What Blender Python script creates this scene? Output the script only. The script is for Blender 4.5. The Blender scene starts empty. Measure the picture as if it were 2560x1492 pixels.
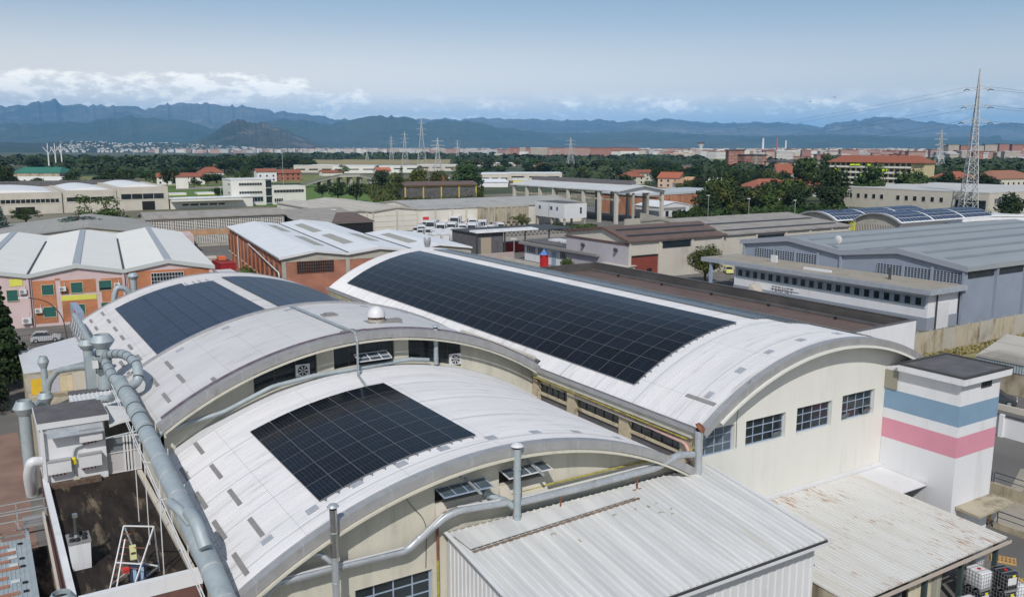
import bpy, math, random
import numpy as np
from mathutils import Vector, Matrix
PI=math.pi
random.seed(7)
S=bpy.context.scene; COL=S.collection
# ---------------------------------------------------------------- camera
F,CX,CY,YH,H=2150.,1280.,746.,372.,27.0
PITCH=math.atan((CY-YH)/F); YAW=math.radians(32)
cd=bpy.data.cameras.new('camera'); cam=bpy.data.objects.new('camera',cd); COL.objects.link(cam)
cd.sensor_width=36; cd.lens=F/2560*36; cd.clip_start=.5; cd.clip_end=120000
cam.location=(0,0,H); cam.rotation_euler=(PI/2-PITCH,0,-YAW)
S.camera=cam
# ---------------------------------------------------------------- exposure, world, sun
S.view_settings.view_transform='Standard'; S.view_settings.look='None'
S.view_settings.exposure=0.12; S.view_settings.gamma=1.0
S.render.resolution_x=1024; S.render.resolution_y=596
SUNV=Vector((-.52,-.72,.86)).normalized()
W=bpy.data.worlds.new('World'); S.world=W; W.use_nodes=True
def setup_world():
    nt=W.node_tree; N=nt.nodes; L=nt.links; N.clear()
    out=N.new('ShaderNodeOutputWorld'); bg=N.new('ShaderNodeBackground'); L.new(bg.outputs[0],out.inputs[0])
    sky=N.new('ShaderNodeTexSky'); sky.sky_type='NISHITA'; sky.sun_disc=False
    sky.sun_elevation=math.asin(SUNV.z); sky.sun_rotation=math.atan2(SUNV.x,SUNV.y)
    sky.altitude=250; sky.air_density=1.0; sky.dust_density=1.5; sky.ozone_density=2.5
    tc=N.new('ShaderNodeTexCoord'); sep=N.new('ShaderNodeSeparateXYZ'); L.new(tc.outputs['Generated'],sep.inputs[0])
    def math_(op,a,b=None,c=None):
        n=N.new('ShaderNodeMath'); n.operation=op
        for i,x in enumerate((a,b,c)):
            if x is None: continue
            if isinstance(x,(int,float)): n.inputs[i].default_value=x
            else: L.new(x,n.inputs[i])
        return n.outputs[0]
    def ramp(v,pts):
        n=N.new('ShaderNodeMapRange'); n.interpolation_type='SMOOTHSTEP'; L.new(v,n.inputs[0])
        n.inputs[1].default_value=pts[0]; n.inputs[2].default_value=pts[1]; n.inputs[3].default_value=pts[2]; n.inputs[4].default_value=pts[3]
        return n.outputs[0]
    z=sep.outputs[2]
    az=math_('ARCTAN2',sep.outputs[0],sep.outputs[1])
    comb=N.new('ShaderNodeCombineXYZ'); L.new(math_('MULTIPLY',az,1.0),comb.inputs[0]); L.new(math_('MULTIPLY',z,2.2),comb.inputs[1])
    def noise(scale,det,rough,dist=0.,off=0.):
        n=N.new('ShaderNodeTexNoise'); n.inputs['Scale'].default_value=scale; n.inputs['Detail'].default_value=det
        n.inputs['Roughness'].default_value=rough; n.inputs['Distortion'].default_value=dist
        m=N.new('ShaderNodeVectorMath'); m.operation='ADD'; L.new(comb.outputs[0],m.inputs[0]); m.inputs[1].default_value=(off,off*.37,off)
        L.new(m.outputs[0],n.inputs['Vector']); return n.outputs[0]
    n1=noise(30,8,.6,.2,3.1); n2=noise(90,5,.6,0,1.7); n3=noise(5.0,3,.5,0,8.3)
    # cumulus band low over the mountains: thicker and higher towards the left (north-west)
    top=math_('ADD',ramp(az,(.0,.62,.088,.064)),math_('MULTIPLY',math_('SUBTRACT',n3,.5),.05))
    inb=math_('MULTIPLY',ramp(z,(.010,.045,.35,1.)),math_('SUBTRACT',1.,ramp(math_('SUBTRACT',z,top),(-.022,.012,0,1))))
    dens=math_('MULTIPLY',inb,math_('ADD',math_('MULTIPLY',n1,.85),math_('MULTIPLY',n2,.22)))
    cl=math_('MAXIMUM',ramp(dens,(.39,.56,0,1)),math_('MULTIPLY',math_('MULTIPLY',ramp(z,(.028,.045,0,1)),ramp(z,(.050,.066,1,0))),.45))
    # high thin veil
    veil=math_('MULTIPLY',ramp(z,(.03,.26,1,.5)),ramp(az,(.2,1.1,1.,.60)))
    vc=N.new('ShaderNodeMix'); vc.data_type='RGBA'; L.new(ramp(z,(.03,.17,0,1)),vc.inputs['Factor']); vc.inputs['A'].default_value=(1.62,1.38,1.04,1); vc.inputs['B'].default_value=(.50,.61,.72,1)
    mixv=N.new('ShaderNodeMix'); mixv.data_type='RGBA'
    sc=N.new('ShaderNodeVectorMath'); sc.operation='SCALE'; L.new(sky.outputs[0],sc.inputs[0]); sc.inputs['Scale'].default_value=SKY
    L.new(math_('MULTIPLY',veil,ramp(z,(.05,.75,1,.5))),mixv.inputs['Factor']); L.new(sc.outputs[0],mixv.inputs['A']); L.new(vc.outputs['Result'],mixv.inputs['B'])
    shade=math_('SUBTRACT',n1,n2)
    cc=N.new('ShaderNodeMix'); cc.data_type='RGBA'; L.new(ramp(math_('ADD',math_('ADD',n1,math_('MULTIPLY',n2,.4)),math_('MULTIPLY',math_('SUBTRACT',z,.05),5)),(.60,.86,0,1)),cc.inputs['Factor'])
    cc.inputs['A'].default_value=(1.0,.98,.90,1); cc.inputs['B'].default_value=(1.95,1.78,1.5,1)
    m2=N.new('ShaderNodeMix'); m2.data_type='RGBA'; L.new(math_('MULTIPLY',cl,.9),m2.inputs['Factor']); L.new(mixv.outputs['Result'],m2.inputs['A']); L.new(cc.outputs['Result'],m2.inputs['B'])
    L.new(m2.outputs['Result'],bg.inputs[0]); bg.inputs[1].default_value=1.0
SKY=.078
setup_world()
sd=bpy.data.lights.new('sun','SUN'); sd.energy=3.4; sd.angle=math.radians(.53); sd.color=(1,.955,.89)
sun=bpy.data.objects.new('sun',sd); COL.objects.link(sun); sun.rotation_euler=SUNV.to_track_quat('Z','Y').to_euler(); sun.location=(-50,-60,90)
# ---------------------------------------------------------------- helpers
fh=Vector((math.sin(YAW),math.cos(YAW),0)); rv=Vector((math.cos(YAW),-math.sin(YAW),0)); uz=Vector((0,0,1))
fw=fh*math.cos(PITCH)-uz*math.sin(PITCH); uv=fh*math.sin(PITCH)+uz*math.cos(PITCH)
def ray(x,y): return fw*F+rv*(x-CX)-uv*(y-CY)
def gp(px,py,z=0.):                       # where a sight line meets the ground (height z)
    d=ray(px,py); t=(z-H)/d.z; return Vector((0,0,H))+d*t
def ax(px,dist):                          # ground point at a forward distance
    return fh*dist+rv*((px-CX)*dist*math.cos(PITCH)/F)
def hz(py,dist): return H+(YH-py)*dist*1.0/F*(1/ (math.cos(PITCH)**1))   # height seen at row py near the horizon

class MB:
    def __init__(s,T=None): s.v=[];s.f=[];s.m=[];s.T=T;s.mi=0;s.sm=False
    def pt(s,p): s.v.append(tuple(s.T(p)) if s.T else tuple(p)); return len(s.v)-1
    def face(s,ids): s.f.append(ids); s.m.append(s.mi)
    def poly(s,pts): s.face([s.pt(p) for p in pts]); return s
    def hexa(s,c):
        i=[s.pt(p) for p in c]
        for q in ((0,3,2,1),(4,5,6,7),(0,1,5,4),(1,2,6,5),(2,3,7,6),(3,0,4,7)): s.face([i[k] for k in q])
        return s
    def box(s,x0,x1,y0,y1,z0,z1):
        return s.hexa([(x0,y0,z0),(x1,y0,z0),(x1,y1,z0),(x0,y1,z0),(x0,y0,z1),(x1,y0,z1),(x1,y1,z1),(x0,y1,z1)])
    def bar(s,a,b,w,h=None,up=(0,0,1)):
        a=Vector(a);b=Vector(b);h=h or w;d=(b-a).normalized();u=Vector(up)
        if abs(d.dot(u))>.99: u=Vector((1,0,0))
        x=d.cross(u).normalized()*w/2; y=x.cross(d).normalized()*h/2
        return s.hexa([a-x-y,a+x-y,a+x+y,a-x+y,b-x-y,b+x-y,b+x+y,b-x+y])
    def prismY(s,poly,y0,y1):            # poly in (x,z)
        n=len(poly); a=[s.pt((x,y0,z)) for x,z in poly]; b=[s.pt((x,y1,z)) for x,z in poly]
        s.face(a[::-1] if False else a); s.face(b[::-1])
        for i in range(n): j=(i+1)%n; s.face([a[j],a[i],b[i],b[j]])
        return s
    def prismX(s,poly,x0,x1):            # poly in (y,z)
        n=len(poly); a=[s.pt((x0,y,z)) for y,z in poly]; b=[s.pt((x1,y,z)) for y,z in poly]
        s.face(a[::-1]); s.face(b)
        for i in range(n): j=(i+1)%n; s.face([a[i],a[j],b[j],b[i]])
        return s
    def prismZ(s,poly,z0,z1):
        n=len(poly); a=[s.pt((x,y,z0)) for x,y in poly]; b=[s.pt((x,y,z1)) for x,y in poly]
        s.face(a[::-1]); s.face(b)
        for i in range(n): j=(i+1)%n; s.face([a[i],a[j],b[j],b[i]])
        return s
    def tube(s,path,r,n=10,caps=True):
        P=[Vector(p) for p in path]; R=r if isinstance(r,(list,tuple)) else [r]*len(P); rings=[]; u=None
        for i,p in enumerate(P):
            d=(P[min(i+1,len(P)-1)]-P[max(i-1,0)]).normalized()
            if u is None: u=d.orthogonal().normalized()
            else:
                u=u-d*u.dot(d); u=u.normalized() if u.length>1e-6 else d.orthogonal().normalized()
            w=d.cross(u); rings.append([s.pt(p+(u*math.cos(2*PI*k/n)+w*math.sin(2*PI*k/n))*R[i]) for k in range(n)])
        for a,b in zip(rings,rings[1:]):
            for k in range(n): s.face([a[k],a[(k+1)%n],b[(k+1)%n],b[k]])
        if caps: s.face(rings[0][::-1]); s.face(rings[-1])
        return s
    def lathe(s,c,prof,n=16,cap=True):    # prof [(r,z)] around vertical axis at c=(x,y)
        rings=[[s.pt((c[0]+r*math.cos(2*PI*k/n),c[1]+r*math.sin(2*PI*k/n),z)) for k in range(n)] for r,z in prof]
        for a,b in zip(rings,rings[1:]):
            for k in range(n): s.face([a[k],a[(k+1)%n],b[(k+1)%n],b[k]])
        if cap: s.face(rings[0][::-1]); s.face(rings[-1])
        return s
    def grid(s,fn,nu,nv):
        I=[[s.pt(fn(i,j)) for j in range(nv+1)] for i in range(nu+1)]
        for i in range(nu):
            for j in range(nv): s.face([I[i][j],I[i+1][j],I[i+1][j+1],I[i][j+1]])
        return s
    def mesh(s,name,mats,off=(0,0,0),smooth=None):
        me=bpy.data.meshes.new(name); o=Vector(off)
        me.from_pydata([(a-o[0],b-o[1],c-o[2]) for a,b,c in s.v],[],s.f)
        for m in (mats if isinstance(mats,(list,tuple)) else [mats]): me.materials.append(m)
        if isinstance(mats,(list,tuple)): me.polygons.foreach_set('material_index',s.m)
        if smooth:
            me.polygons.foreach_set('use_smooth',[True]*len(s.f)); me.set_sharp_from_angle(angle=math.radians(smooth))
        me.update(); return me
    def build(s,name,mats,parent=None,smooth=None,label=None):
        off=ROOTS.get(parent.name,(0,0,0)) if parent else None
        if parent is None:
            a=np.array(s.v); off=((a[:,0].min()+a[:,0].max())/2,(a[:,1].min()+a[:,1].max())/2,a[:,2].min())
        ob=bpy.data.objects.new(name,s.mesh(name,mats,off,smooth)); COL.objects.link(ob)
        if parent: ob.parent=parent; ROOTS[ob.name]=off
        else: ob.location=off
        if label: ob['label']=label
        return ob
ROOTS={}
def tag(o,label=None,cat=None,group=None,kind=None):
    if label: o['label']=label
    if cat: o['category']=cat
    if group: o['group']=group
    if kind: o['kind']=kind
    return o
def thing(name,label,cat,loc=(0,0,0),az=0.,group=None):
    """Empty at the thing's base; az turns its frame clockwise; parts are given in that frame's coordinates."""
    o=bpy.data.objects.new(name,None); o.empty_display_size=.3; COL.objects.link(o)
    a=math.radians(az); x,y,z=loc
    o.location=(math.cos(a)*x+math.sin(a)*y,-math.sin(a)*x+math.cos(a)*y,z); o.rotation_euler=(0,0,-a)
    ROOTS[o.name]=(x,y,z); return tag(o,label,cat,group)
CH={}
def kids(o): return [c for c in bpy.data.objects if c.parent==o]
def copy_tree(o,loc=None,rot=None,scale=None,label=None,group=None,par=None):
    c=o.copy(); COL.objects.link(c)
    if par: c.parent=par
    if loc is not None: c.location=loc
    if rot is not None: c.rotation_euler=(0,0,rot)
    if scale is not None: c.scale=scale if hasattr(scale,'__len__') else (scale,)*3
    if label: c['label']=label
    if group: c['group']=group
    key=o.name
    if key not in CH: CH[key]=kids(o)
    for k in CH[key]: copy_tree(k,par=c)
    return c
# ---------------------------------------------------------------- materials
MC={}
def mat(name,col,col2=None,scale=1.,rough=.7,metal=0.,spec=.5,bump=0.,bscale=None,stretch=(1,1,1),lo=.35,hi=.7,detail=5,rv=0.,
        dirt=None,dscale=.3,dlo=.55,dhi=.75,seamx=None,seamy=None,seamcol=None,seamw=.03,seamf=.6,emit=0,trans=0,world=False):
    m=bpy.data.materials.new(name); m.use_nodes=True; nt=m.node_tree; N=nt.nodes; L=nt.links
    b=N['Principled BSDF']; b.inputs['Roughness'].default_value=rough; b.inputs['Metallic'].default_value=metal
    b.inputs['Specular IOR Level'].default_value=spec
    tc=N.new('ShaderNodeTexCoord'); geo=N.new('ShaderNodeNewGeometry')
    vec=geo.outputs['Position'] if world else tc.outputs['Object']
    def nz(sc,det,st=(1,1,1),r=.6):
        mp=N.new('ShaderNodeMapping'); mp.inputs['Scale'].default_value=[sc*k for k in st]; L.new(vec,mp.inputs[0])
        n=N.new('ShaderNodeTexNoise'); n.inputs['Scale'].default_value=1; n.inputs['Detail'].default_value=det; n.inputs['Roughness'].default_value=r
        L.new(mp.outputs[0],n.inputs['Vector']); return n.outputs[0]
    def mr(v,a,c,d=0,e=1):
        n=N.new('ShaderNodeMapRange'); L.new(v,n.inputs[0])
        for i,x in enumerate((a,c,d,e)): n.inputs[i+1].default_value=x
        return n.outputs[0]
    def mix(f,a,c):
        n=N.new('ShaderNodeMix'); n.data_type='RGBA'
        for sck,x in (('Factor',f),('A',a),('B',c)):
            if isinstance(x,(int,float)): n.inputs[sck].default_value=x
            elif isinstance(x,(tuple,list)): n.inputs[sck].default_value=(*x[:3],1)
            else: L.new(x,n.inputs[sck])
        return n.outputs['Result']
    def mt(op,a,c=0.):
        n=N.new('ShaderNodeMath'); n.operation=op
        for i,x in enumerate((a,c)):
            if isinstance(x,(int,float)): n.inputs[i].default_value=x
            else: L.new(x,n.inputs[i])
        return n.outputs[0]
    c=tuple(col)
    if col2 is not None: c=mix(mr(nz(scale,detail,stretch),lo,hi),col,col2)
    if dirt is not None: c=mix(mr(nz(dscale,6,stretch,.68),dlo,dhi),c,dirt)
    sp=N.new('ShaderNodeSeparateXYZ'); L.new(vec,sp.inputs[0])
    for per,axis in ((seamx,0),(seamy,1)):
        if per:
            fr=mt('FRACT',mt('DIVIDE',sp.outputs[axis],per)); msk=mt('MULTIPLY',mt('LESS_THAN',fr,seamw/per),seamf)
            c=mix(msk,c,seamcol or (.15,.15,.15))
    if rv:
        oi=N.new('ShaderNodeObjectInfo'); hs=N.new('ShaderNodeHueSaturation')
        L.new(mr(oi.outputs['Random'],0,1,1-rv,1+rv),hs.inputs['Value']); L.new(mr(oi.outputs['Random'],0,1,.5-rv*.08,.5+rv*.08),hs.inputs['Hue'])
        if isinstance(c,tuple): hs.inputs['Color'].default_value=(*c[:3],1)
        else: L.new(c,hs.inputs['Color'])
        c=hs.outputs[0]
    if isinstance(c,tuple): b.inputs['Base Color'].default_value=(*c[:3],1)
    else: L.new(c,b.inputs['Base Color'])
    if bump:
        bn=N.new('ShaderNodeBump'); bn.inputs['Strength'].default_value=bump; bn.inputs['Distance'].default_value=.03
        L.new(nz(bscale or scale*4,4,stretch),bn.inputs['Height']); L.new(bn.outputs[0],b.inputs['Normal'])
    MC[name]=m; return m
def brick(name,c1,c2,mortar,w=.5,h=.16,rough=.85,axes='xz',ms=.03,dirt=None,big=None):
    m=bpy.data.materials.new(name); m.use_nodes=True; nt=m.node_tree; N=nt.nodes; L=nt.links; b=N['Principled BSDF']; b.inputs['Roughness'].default_value=rough
    tc=N.new('ShaderNodeTexCoord'); sp=N.new('ShaderNodeSeparateXYZ'); L.new(tc.outputs['Object'],sp.inputs[0])
    ad=N.new('ShaderNodeMath'); ad.operation='ADD'; L.new(sp.outputs[0],ad.inputs[0]); L.new(sp.outputs[1],ad.inputs[1])
    cb=N.new('ShaderNodeCombineXYZ'); L.new(ad.outputs[0],cb.inputs[0]); L.new(sp.outputs[2],cb.inputs[1])
    br=N.new('ShaderNodeTexBrick'); br.inputs['Scale'].default_value=1; br.inputs['Brick Width'].default_value=w; br.inputs['Row Height'].default_value=h; br.inputs['Mortar Size'].default_value=ms
    br.inputs['Color1'].default_value=(*c1,1); br.inputs['Color2'].default_value=(*c2,1); br.inputs['Mortar'].default_value=(*mortar,1); L.new(cb.outputs[0],br.inputs['Vector'])
    n=N.new('ShaderNodeTexNoise'); n.inputs['Scale'].default_value=.35; n.inputs['Detail'].default_value=6; L.new(tc.outputs['Object'],n.inputs['Vector'])
    mr=N.new('ShaderNodeMapRange'); L.new(n.outputs[0],mr.inputs[0]); mr.inputs[1].default_value=.3; mr.inputs[2].default_value=.7; mr.inputs[3].default_value=.75; mr.inputs[4].default_value=1.2
    mx=N.new('ShaderNodeVectorMath'); mx.operation='SCALE'; L.new(br.outputs[0],mx.inputs[0]); L.new(mr.outputs[0],mx.inputs['Scale'])
    L.new(mx.outputs[0],b.inputs['Base Color']); MC[name]=m; return m
# metals, plaster, roofs
WROOF=mat('white_metal_roof',(.62,.62,.64),(.54,.545,.565),.7,rough=.42,metal=0.,spec=.5,seamy=1.05,seamcol=(.27,.28,.30),seamw=.035,seamf=.5,dirt=(.31,.30,.29),dscale=1.3,dlo=.54,dhi=.84,stretch=(.16,1.6,.16),seamx=5.3)
WROOF2=mat('old_white_roof',(.57,.56,.57),(.49,.49,.50),.5,rough=.5,seamy=1.9,seamx=2.3,seamcol=(.27,.27,.27),seamw=.04,seamf=.4,dirt=(.33,.29,.27),dscale=.9,dlo=.56,dhi=.82,stretch=(.35,1.2,.35))
FASC=mat('grey_flashing',(.34,.34,.35),(.42,.42,.43),1.2,rough=.45,metal=.35,seamx=2.2,seamcol=(.5,.5,.5),seamw=.05,dirt=(.2,.19,.18),dscale=1.5,dlo=.6,dhi=.85)
CREAM=mat('cream_plaster',(.55,.53,.45),(.50,.485,.41),.6,rough=.9,bump=.25,bscale=14,dirt=(.36,.345,.29),dscale=.9,dlo=.5,dhi=.8,stretch=(1,1,.2))
CREAMW=mat('pale_plaster',(.64,.64,.60),(.61,.61,.57),.5,rough=.9,bump=.15,bscale=10,dirt=(.52,.52,.48),dscale=.7,dlo=.52,dhi=.85,stretch=(1.2,1.2,.16))
CREAMS=mat('stained_cream_concrete',(.52,.46,.34),(.40,.34,.24),.8,rough=.9,bump=.3,dirt=(.10,.06,.035),dscale=.9,dlo=.52,dhi=.66)
WHITEP=mat('white_plaster',(.66,.67,.70),(.62,.63,.66),.4,rough=.85,bump=.1,bscale=12,dirt=(.46,.465,.46),dscale=.8,dlo=.55,dhi=.9,stretch=(1.2,1.2,.15))
WHITEM=mat('white_paint_metal',(.62,.63,.65),(.57,.58,.60),.6,rough=.45,dirt=(.45,.42,.38),dscale=.7,dlo=.62,dhi=.85)
DUCT=mat('galvanised_duct',(.30,.355,.385),(.375,.425,.45),1.4,rough=.55,metal=.15,dirt=(.24,.28,.29),dscale=1.0,dlo=.55,dhi=.8)
DUCTS=mat('bright_duct',(.50,.53,.56),(.42,.45,.48),2,rough=.38,metal=.5,dirt=(.3,.31,.32),dscale=1.6,dlo=.55,dhi=.8)
STEEL=mat('polished_steel',(.55,.55,.56),(.35,.34,.33),1.5,rough=.22,metal=.9)
BAND=mat('dark_clamp',(.05,.05,.05),rough=.6)
DGLASS=mat('dark_glass',(.012,.018,.022),(.03,.04,.045),.6,rough=.12,spec=.6)
BGLASS=mat('blue_glass',(.05,.075,.10),(.10,.13,.16),.9,rough=.22,spec=.6)
BFRAME=mat('blue_grey_frame',(.24,.31,.42),(.30,.37,.47),3,rough=.5)
BLACK=mat('dark_opening',(.008,.008,.009),rough=.9)
RUST=mat('rusty_steel',(.25,.09,.045),(.12,.05,.03),3,rough=.8)
WOOD=mat('pallet_wood',(.52,.33,.13),(.40,.24,.09),5,rough=.8,rv=.15)
BITU=mat('dark_bitumen',(.016,.013,.012),(.045,.036,.031),.6,rough=.95,spec=.15,bump=.3,bscale=6,dirt=(.20,.16,.11),dscale=.42,dlo=.54,dhi=.68,stretch=(2.2,.5,1))
BITU2=mat('slate_bitumen',(.085,.082,.09),(.13,.125,.13),.9,rough=.85,bump=.25,bscale=7,dirt=(.19,.18,.17),dscale=.6,dlo=.6,dhi=.8)
BITU3=mat('charcoal_felt',(.05,.048,.048),(.10,.09,.085),.5,rough=.9,bump=.3,bscale=5,stretch=(1,.4,1),dirt=(.16,.14,.11),dscale=.4,dlo=.6,dhi=.85)
BROWNR=mat('brown_sheet_roof',(.115,.078,.066),(.15,.105,.09),.5,rough=.75,seamy=.6,seamcol=(.05,.03,.03),seamw=.06,seamf=.6)
BROWNT=mat('brown_trim',(.10,.055,.045),(.14,.08,.07),1,rough=.7)
PINK=mat('pink_plaster',(.56,.44,.44),(.50,.39,.39),.5,rough=.9,dirt=(.38,.30,.30),dscale=.5,dlo=.6,dhi=.85)
YEL=mat('yellow_paint',(.62,.62,.10),(.55,.55,.10),1,rough=.8)
YELP=mat('yellow_pipe',(.42,.37,.06),(.17,.13,.05),2.5,rough=.6)
GRN=mat('green_shutter',(.012,.085,.075),(.016,.11,.095),2,rough=.6,bump=.4,bscale=9,stretch=(.05,.05,2.5))
BRK=brick('orange_brick',(.46,.15,.055),(.38,.115,.045),(.40,.22,.13),w=.5,h=.17)
BRK2=brick('red_brick',(.36,.12,.07),(.30,.095,.055),(.36,.22,.16),w=.55,h=.2)
BRK3=brick('pale_orange_brick',(.50,.24,.13),(.44,.20,.10),(.46,.32,.22),w=.6,h=.22)
CONC=mat('concrete',(.40,.38,.33),(.33,.31,.27),.4,rough=.9,bump=.2,dirt=(.20,.18,.15),dscale=.35,dlo=.55,dhi=.8)
CONCL=mat('pale_concrete',(.52,.49,.43),(.46,.43,.38),.3,rough=.9,dirt=(.34,.30,.25),dscale=.25,dlo=.55,dhi=.85,stretch=(1,1,.6))
CONCD=mat('dirty_concrete',(.42,.37,.28),(.32,.28,.20),.5,rough=.9,bump=.3,dirt=(.12,.09,.06),dscale=.5,dlo=.5,dhi=.72,stretch=(1,1,.4))
GREYP=mat('blue_grey_cladding',(.25,.29,.36),(.22,.255,.32),.3,rough=.7,dirt=(.17,.19,.23),dscale=.3,dlo=.6,dhi=.9)
GREYR=mat('grey_sheet_roof',(.285,.31,.33),(.25,.275,.295),.25,rough=.55,seamx=7.5,seamcol=(.17,.20,.22),seamw=.9,seamf=.0,dirt=(.19,.21,.23),dscale=.2,dlo=.55,dhi=.85,stretch=(.2,1,1))
GREYT=mat('grey_roof_strip',(.165,.19,.21),(.22,.25,.27),.8,rough=.5,stretch=(.3,1,1))
FIBRE=mat('fibre_cement_roof',(.31,.29,.27),(.25,.235,.22),.4,rough=.9,dirt=(.17,.16,.14),dscale=.3,dlo=.5,dhi=.8)
LRIB=mat('light_sheet_roof',(.70,.72,.74),(.64,.66,.69),.3,rough=.5,dirt=(.5,.5,.5),dscale=.2,dlo=.62,dhi=.95)
TANR=mat('tan_sheet_roof',(.47,.44,.39),(.41,.385,.34),.3,rough=.8,seamx=5,seamcol=(.25,.22,.19),seamw=.35,dirt=(.33,.29,.25),dscale=.15,dlo=.55,dhi=.85)
TILE=mat('terracotta_tile',(.28,.095,.055),(.22,.07,.042),1.,rough=.85,dirt=(.22,.08,.05),dscale=.4,bump=.3)
SKYL=mat('ribbed_skylight',(.30,.29,.24),(.36,.35,.30),1,rough=.5)
SLOT=mat('grey_vent_strip',(.21,.205,.205),(.26,.25,.25),3,rough=.6)
RED=mat('red_paint',(.50,.02,.02),(.40,.02,.02),2,rough=.5)
BLUE=mat('blue_paint',(.03,.12,.36),(.04,.15,.42),2,rough=.5)
REDB=mat('dark_red_container',(.33,.02,.025),(.26,.02,.02),1,rough=.6)
RUBBER=mat('rubber',(.015,.015,.016),rough=.8)
PLAST=mat('white_tank_plastic',(.68,.69,.72),(.62,.63,.66),2,rough=.35)
PLASTK=mat('black_tank_plastic',(.012,.013,.015),rough=.35)
CAGE=mat('cage_steel',(.45,.46,.47),rough=.4,metal=.6)
# rusting white sheet roof of the rear lean-to
def rusty_roof():
    m=mat('rusting_white_sheet',(.60,.60,.585),(.54,.535,.51),.5,rough=.6,dirt=(.50,.47,.38),dscale=.25,dlo=.5,dhi=.8,stretch=(1,.15,1),seamx=.33,seamcol=(.44,.44,.42),seamw=.05,seamf=.55)
    nt=m.node_tree;N=nt.nodes;L=nt.links;b=N['Principled BSDF'];src=b.inputs['Base Color'].links[0].from_socket
    tc=N.new('ShaderNodeTexCoord')
    def nz(sc,st,det=6):
        mp=N.new('ShaderNodeMapping'); mp.inputs['Scale'].default_value=[sc*k for k in st]; L.new(tc.outputs['Object'],mp.inputs[0])
        n=N.new('ShaderNodeTexNoise'); n.inputs['Scale'].default_value=1; n.inputs['Detail'].default_value=det; n.inputs['Roughness'].default_value=.7; L.new(mp.outputs[0],n.inputs['Vector']); return n.outputs[0]
    a=nz(4.2,(2.0,.26,1)); bb=nz(.16,(1,1,1),3)
    ad=N.new('ShaderNodeMath'); ad.operation='MULTIPLY_ADD'; L.new(bb,ad.inputs[0]); ad.inputs[1].default_value=.55; L.new(a,ad.inputs[2])
    mr=N.new('ShaderNodeMapRange'); L.new(ad.outputs[0],mr.inputs[0]); mr.inputs[1].default_value=.86; mr.inputs[2].default_value=.95
    mx=N.new('ShaderNodeMix'); mx.data_type='RGBA'; L.new(mr.outputs[0],mx.inputs['Factor']); L.new(src,mx.inputs['A']); mx.inputs['B'].default_value=(.33,.18,.11,1)
    L.new(mx.outputs['Result'],b.inputs['Base Color']); return m
RUSTR=rusty_roof()
SHEET=mat('weathered_white_sheet',(.50,.51,.51),(.60,.605,.60),.6,rough=.55,stretch=(2.2,.10,1),lo=.42,hi=.58,dirt=(.40,.37,.30),dscale=.8,dlo=.57,dhi=.85)
# photovoltaic cells
def pv(name,c1,c2,line,rough,nx=6,ny=12,W_=1.27,Lg=2.02,edge=.7):
    m=bpy.data.materials.new(name); m.use_nodes=True; nt=m.node_tree;N=nt.nodes;L=nt.links;b=N['Principled BSDF']
    b.inputs['Roughness'].default_value=rough; b.inputs['Specular IOR Level'].default_value=.2; b.inputs['IOR'].default_value=1.45
    tc=N.new('ShaderNodeTexCoord'); sp=N.new('ShaderNodeSeparateXYZ'); L.new(tc.outputs['Object'],sp.inputs[0])
    def mt(op,a,c=0.):
        n=N.new('ShaderNodeMath'); n.operation=op
        for i,x in enumerate((a,c)):
            if isinstance(x,(int,float)): n.inputs[i].default_value=x
            else: L.new(x,n.inputs[i])
        return n.outputs[0]
    def ln(sock,per,w): 
        f=mt('FRACT',mt('ADD',mt('DIVIDE',sock,per),100.0)); return mt('GREATER_THAN',mt('ABSOLUTE',mt('SUBTRACT',f,.5)),.5-w/per/2)
    lx=ln(sp.outputs[0],W_/nx,.014); ly=mt('MULTIPLY',ln(sp.outputs[1],Lg/ny,.010),.35)
    mid=mt('LESS_THAN',mt('ABSOLUTE',sp.outputs[1]),.009)
    k=mt('MULTIPLY',mt('MAXIMUM',mt('MAXIMUM',mt('MULTIPLY',lx,.8),ly),mid),edge)
    oi=N.new('ShaderNodeObjectInfo'); a=N.new('ShaderNodeMix'); a.data_type='RGBA'; L.new(oi.outputs['Random'],a.inputs['Factor']); a.inputs['A'].default_value=(*c1,1); a.inputs['B'].default_value=(*c2,1)
    z=N.new('ShaderNodeMix'); z.data_type='RGBA'; L.new(k,z.inputs['Factor']); L.new(a.outputs['Result'],z.inputs['A']); z.inputs['B'].default_value=(*line,1)
    L.new(z.outputs['Result'],b.inputs['Base Color']); return m
PVK=pv('black_cells',(.002,.003,.006),(.004,.007,.013),(.09,.10,.12),.16)
PVB=pv('blue_cells',(.015,.025,.052),(.020,.032,.066),(.08,.10,.14),.34,nx=6,ny=10,edge=.5)
PVF=mat('panel_frame',(.27,.28,.30),rough=.4,metal=.5)
PVFD=mat('dark_panel_frame',(.03,.04,.06),rough=.5)
# ================================================================ GROUND
def plane_sheet(name,pts,z,m,kind='structure',label=None,cat=None):
    mb=MB(); mb.poly([(x,y,z) for x,y in pts]); o=mb.build(name,m); tag(o,label,cat,None,kind); return o
ASPH=mat('asphalt',(.115,.11,.105),(.155,.148,.14),.12,rough=.9,bump=.2,bscale=8,dirt=(.23,.21,.18),dscale=.09,dlo=.52,dhi=.72,world=True)
GROUNDM=mat('plain_ground',(.040,.060,.022),(.13,.115,.06),.004,rough=1.,dirt=(.025,.04,.018),dscale=.011,dlo=.5,dhi=.6,world=True,lo=.45,hi=.6)
CONCG=mat('concrete_yard',(.34,.31,.26),(.27,.24,.20),.2,rough=.95,dirt=(.17,.15,.12),dscale=.25,dlo=.55,dhi=.8,world=True)
PAVE=brick('brick_paving',(.30,.14,.10),(.25,.11,.08),(.22,.14,.11),w=.22,h=.11,ms=.01)
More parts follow.
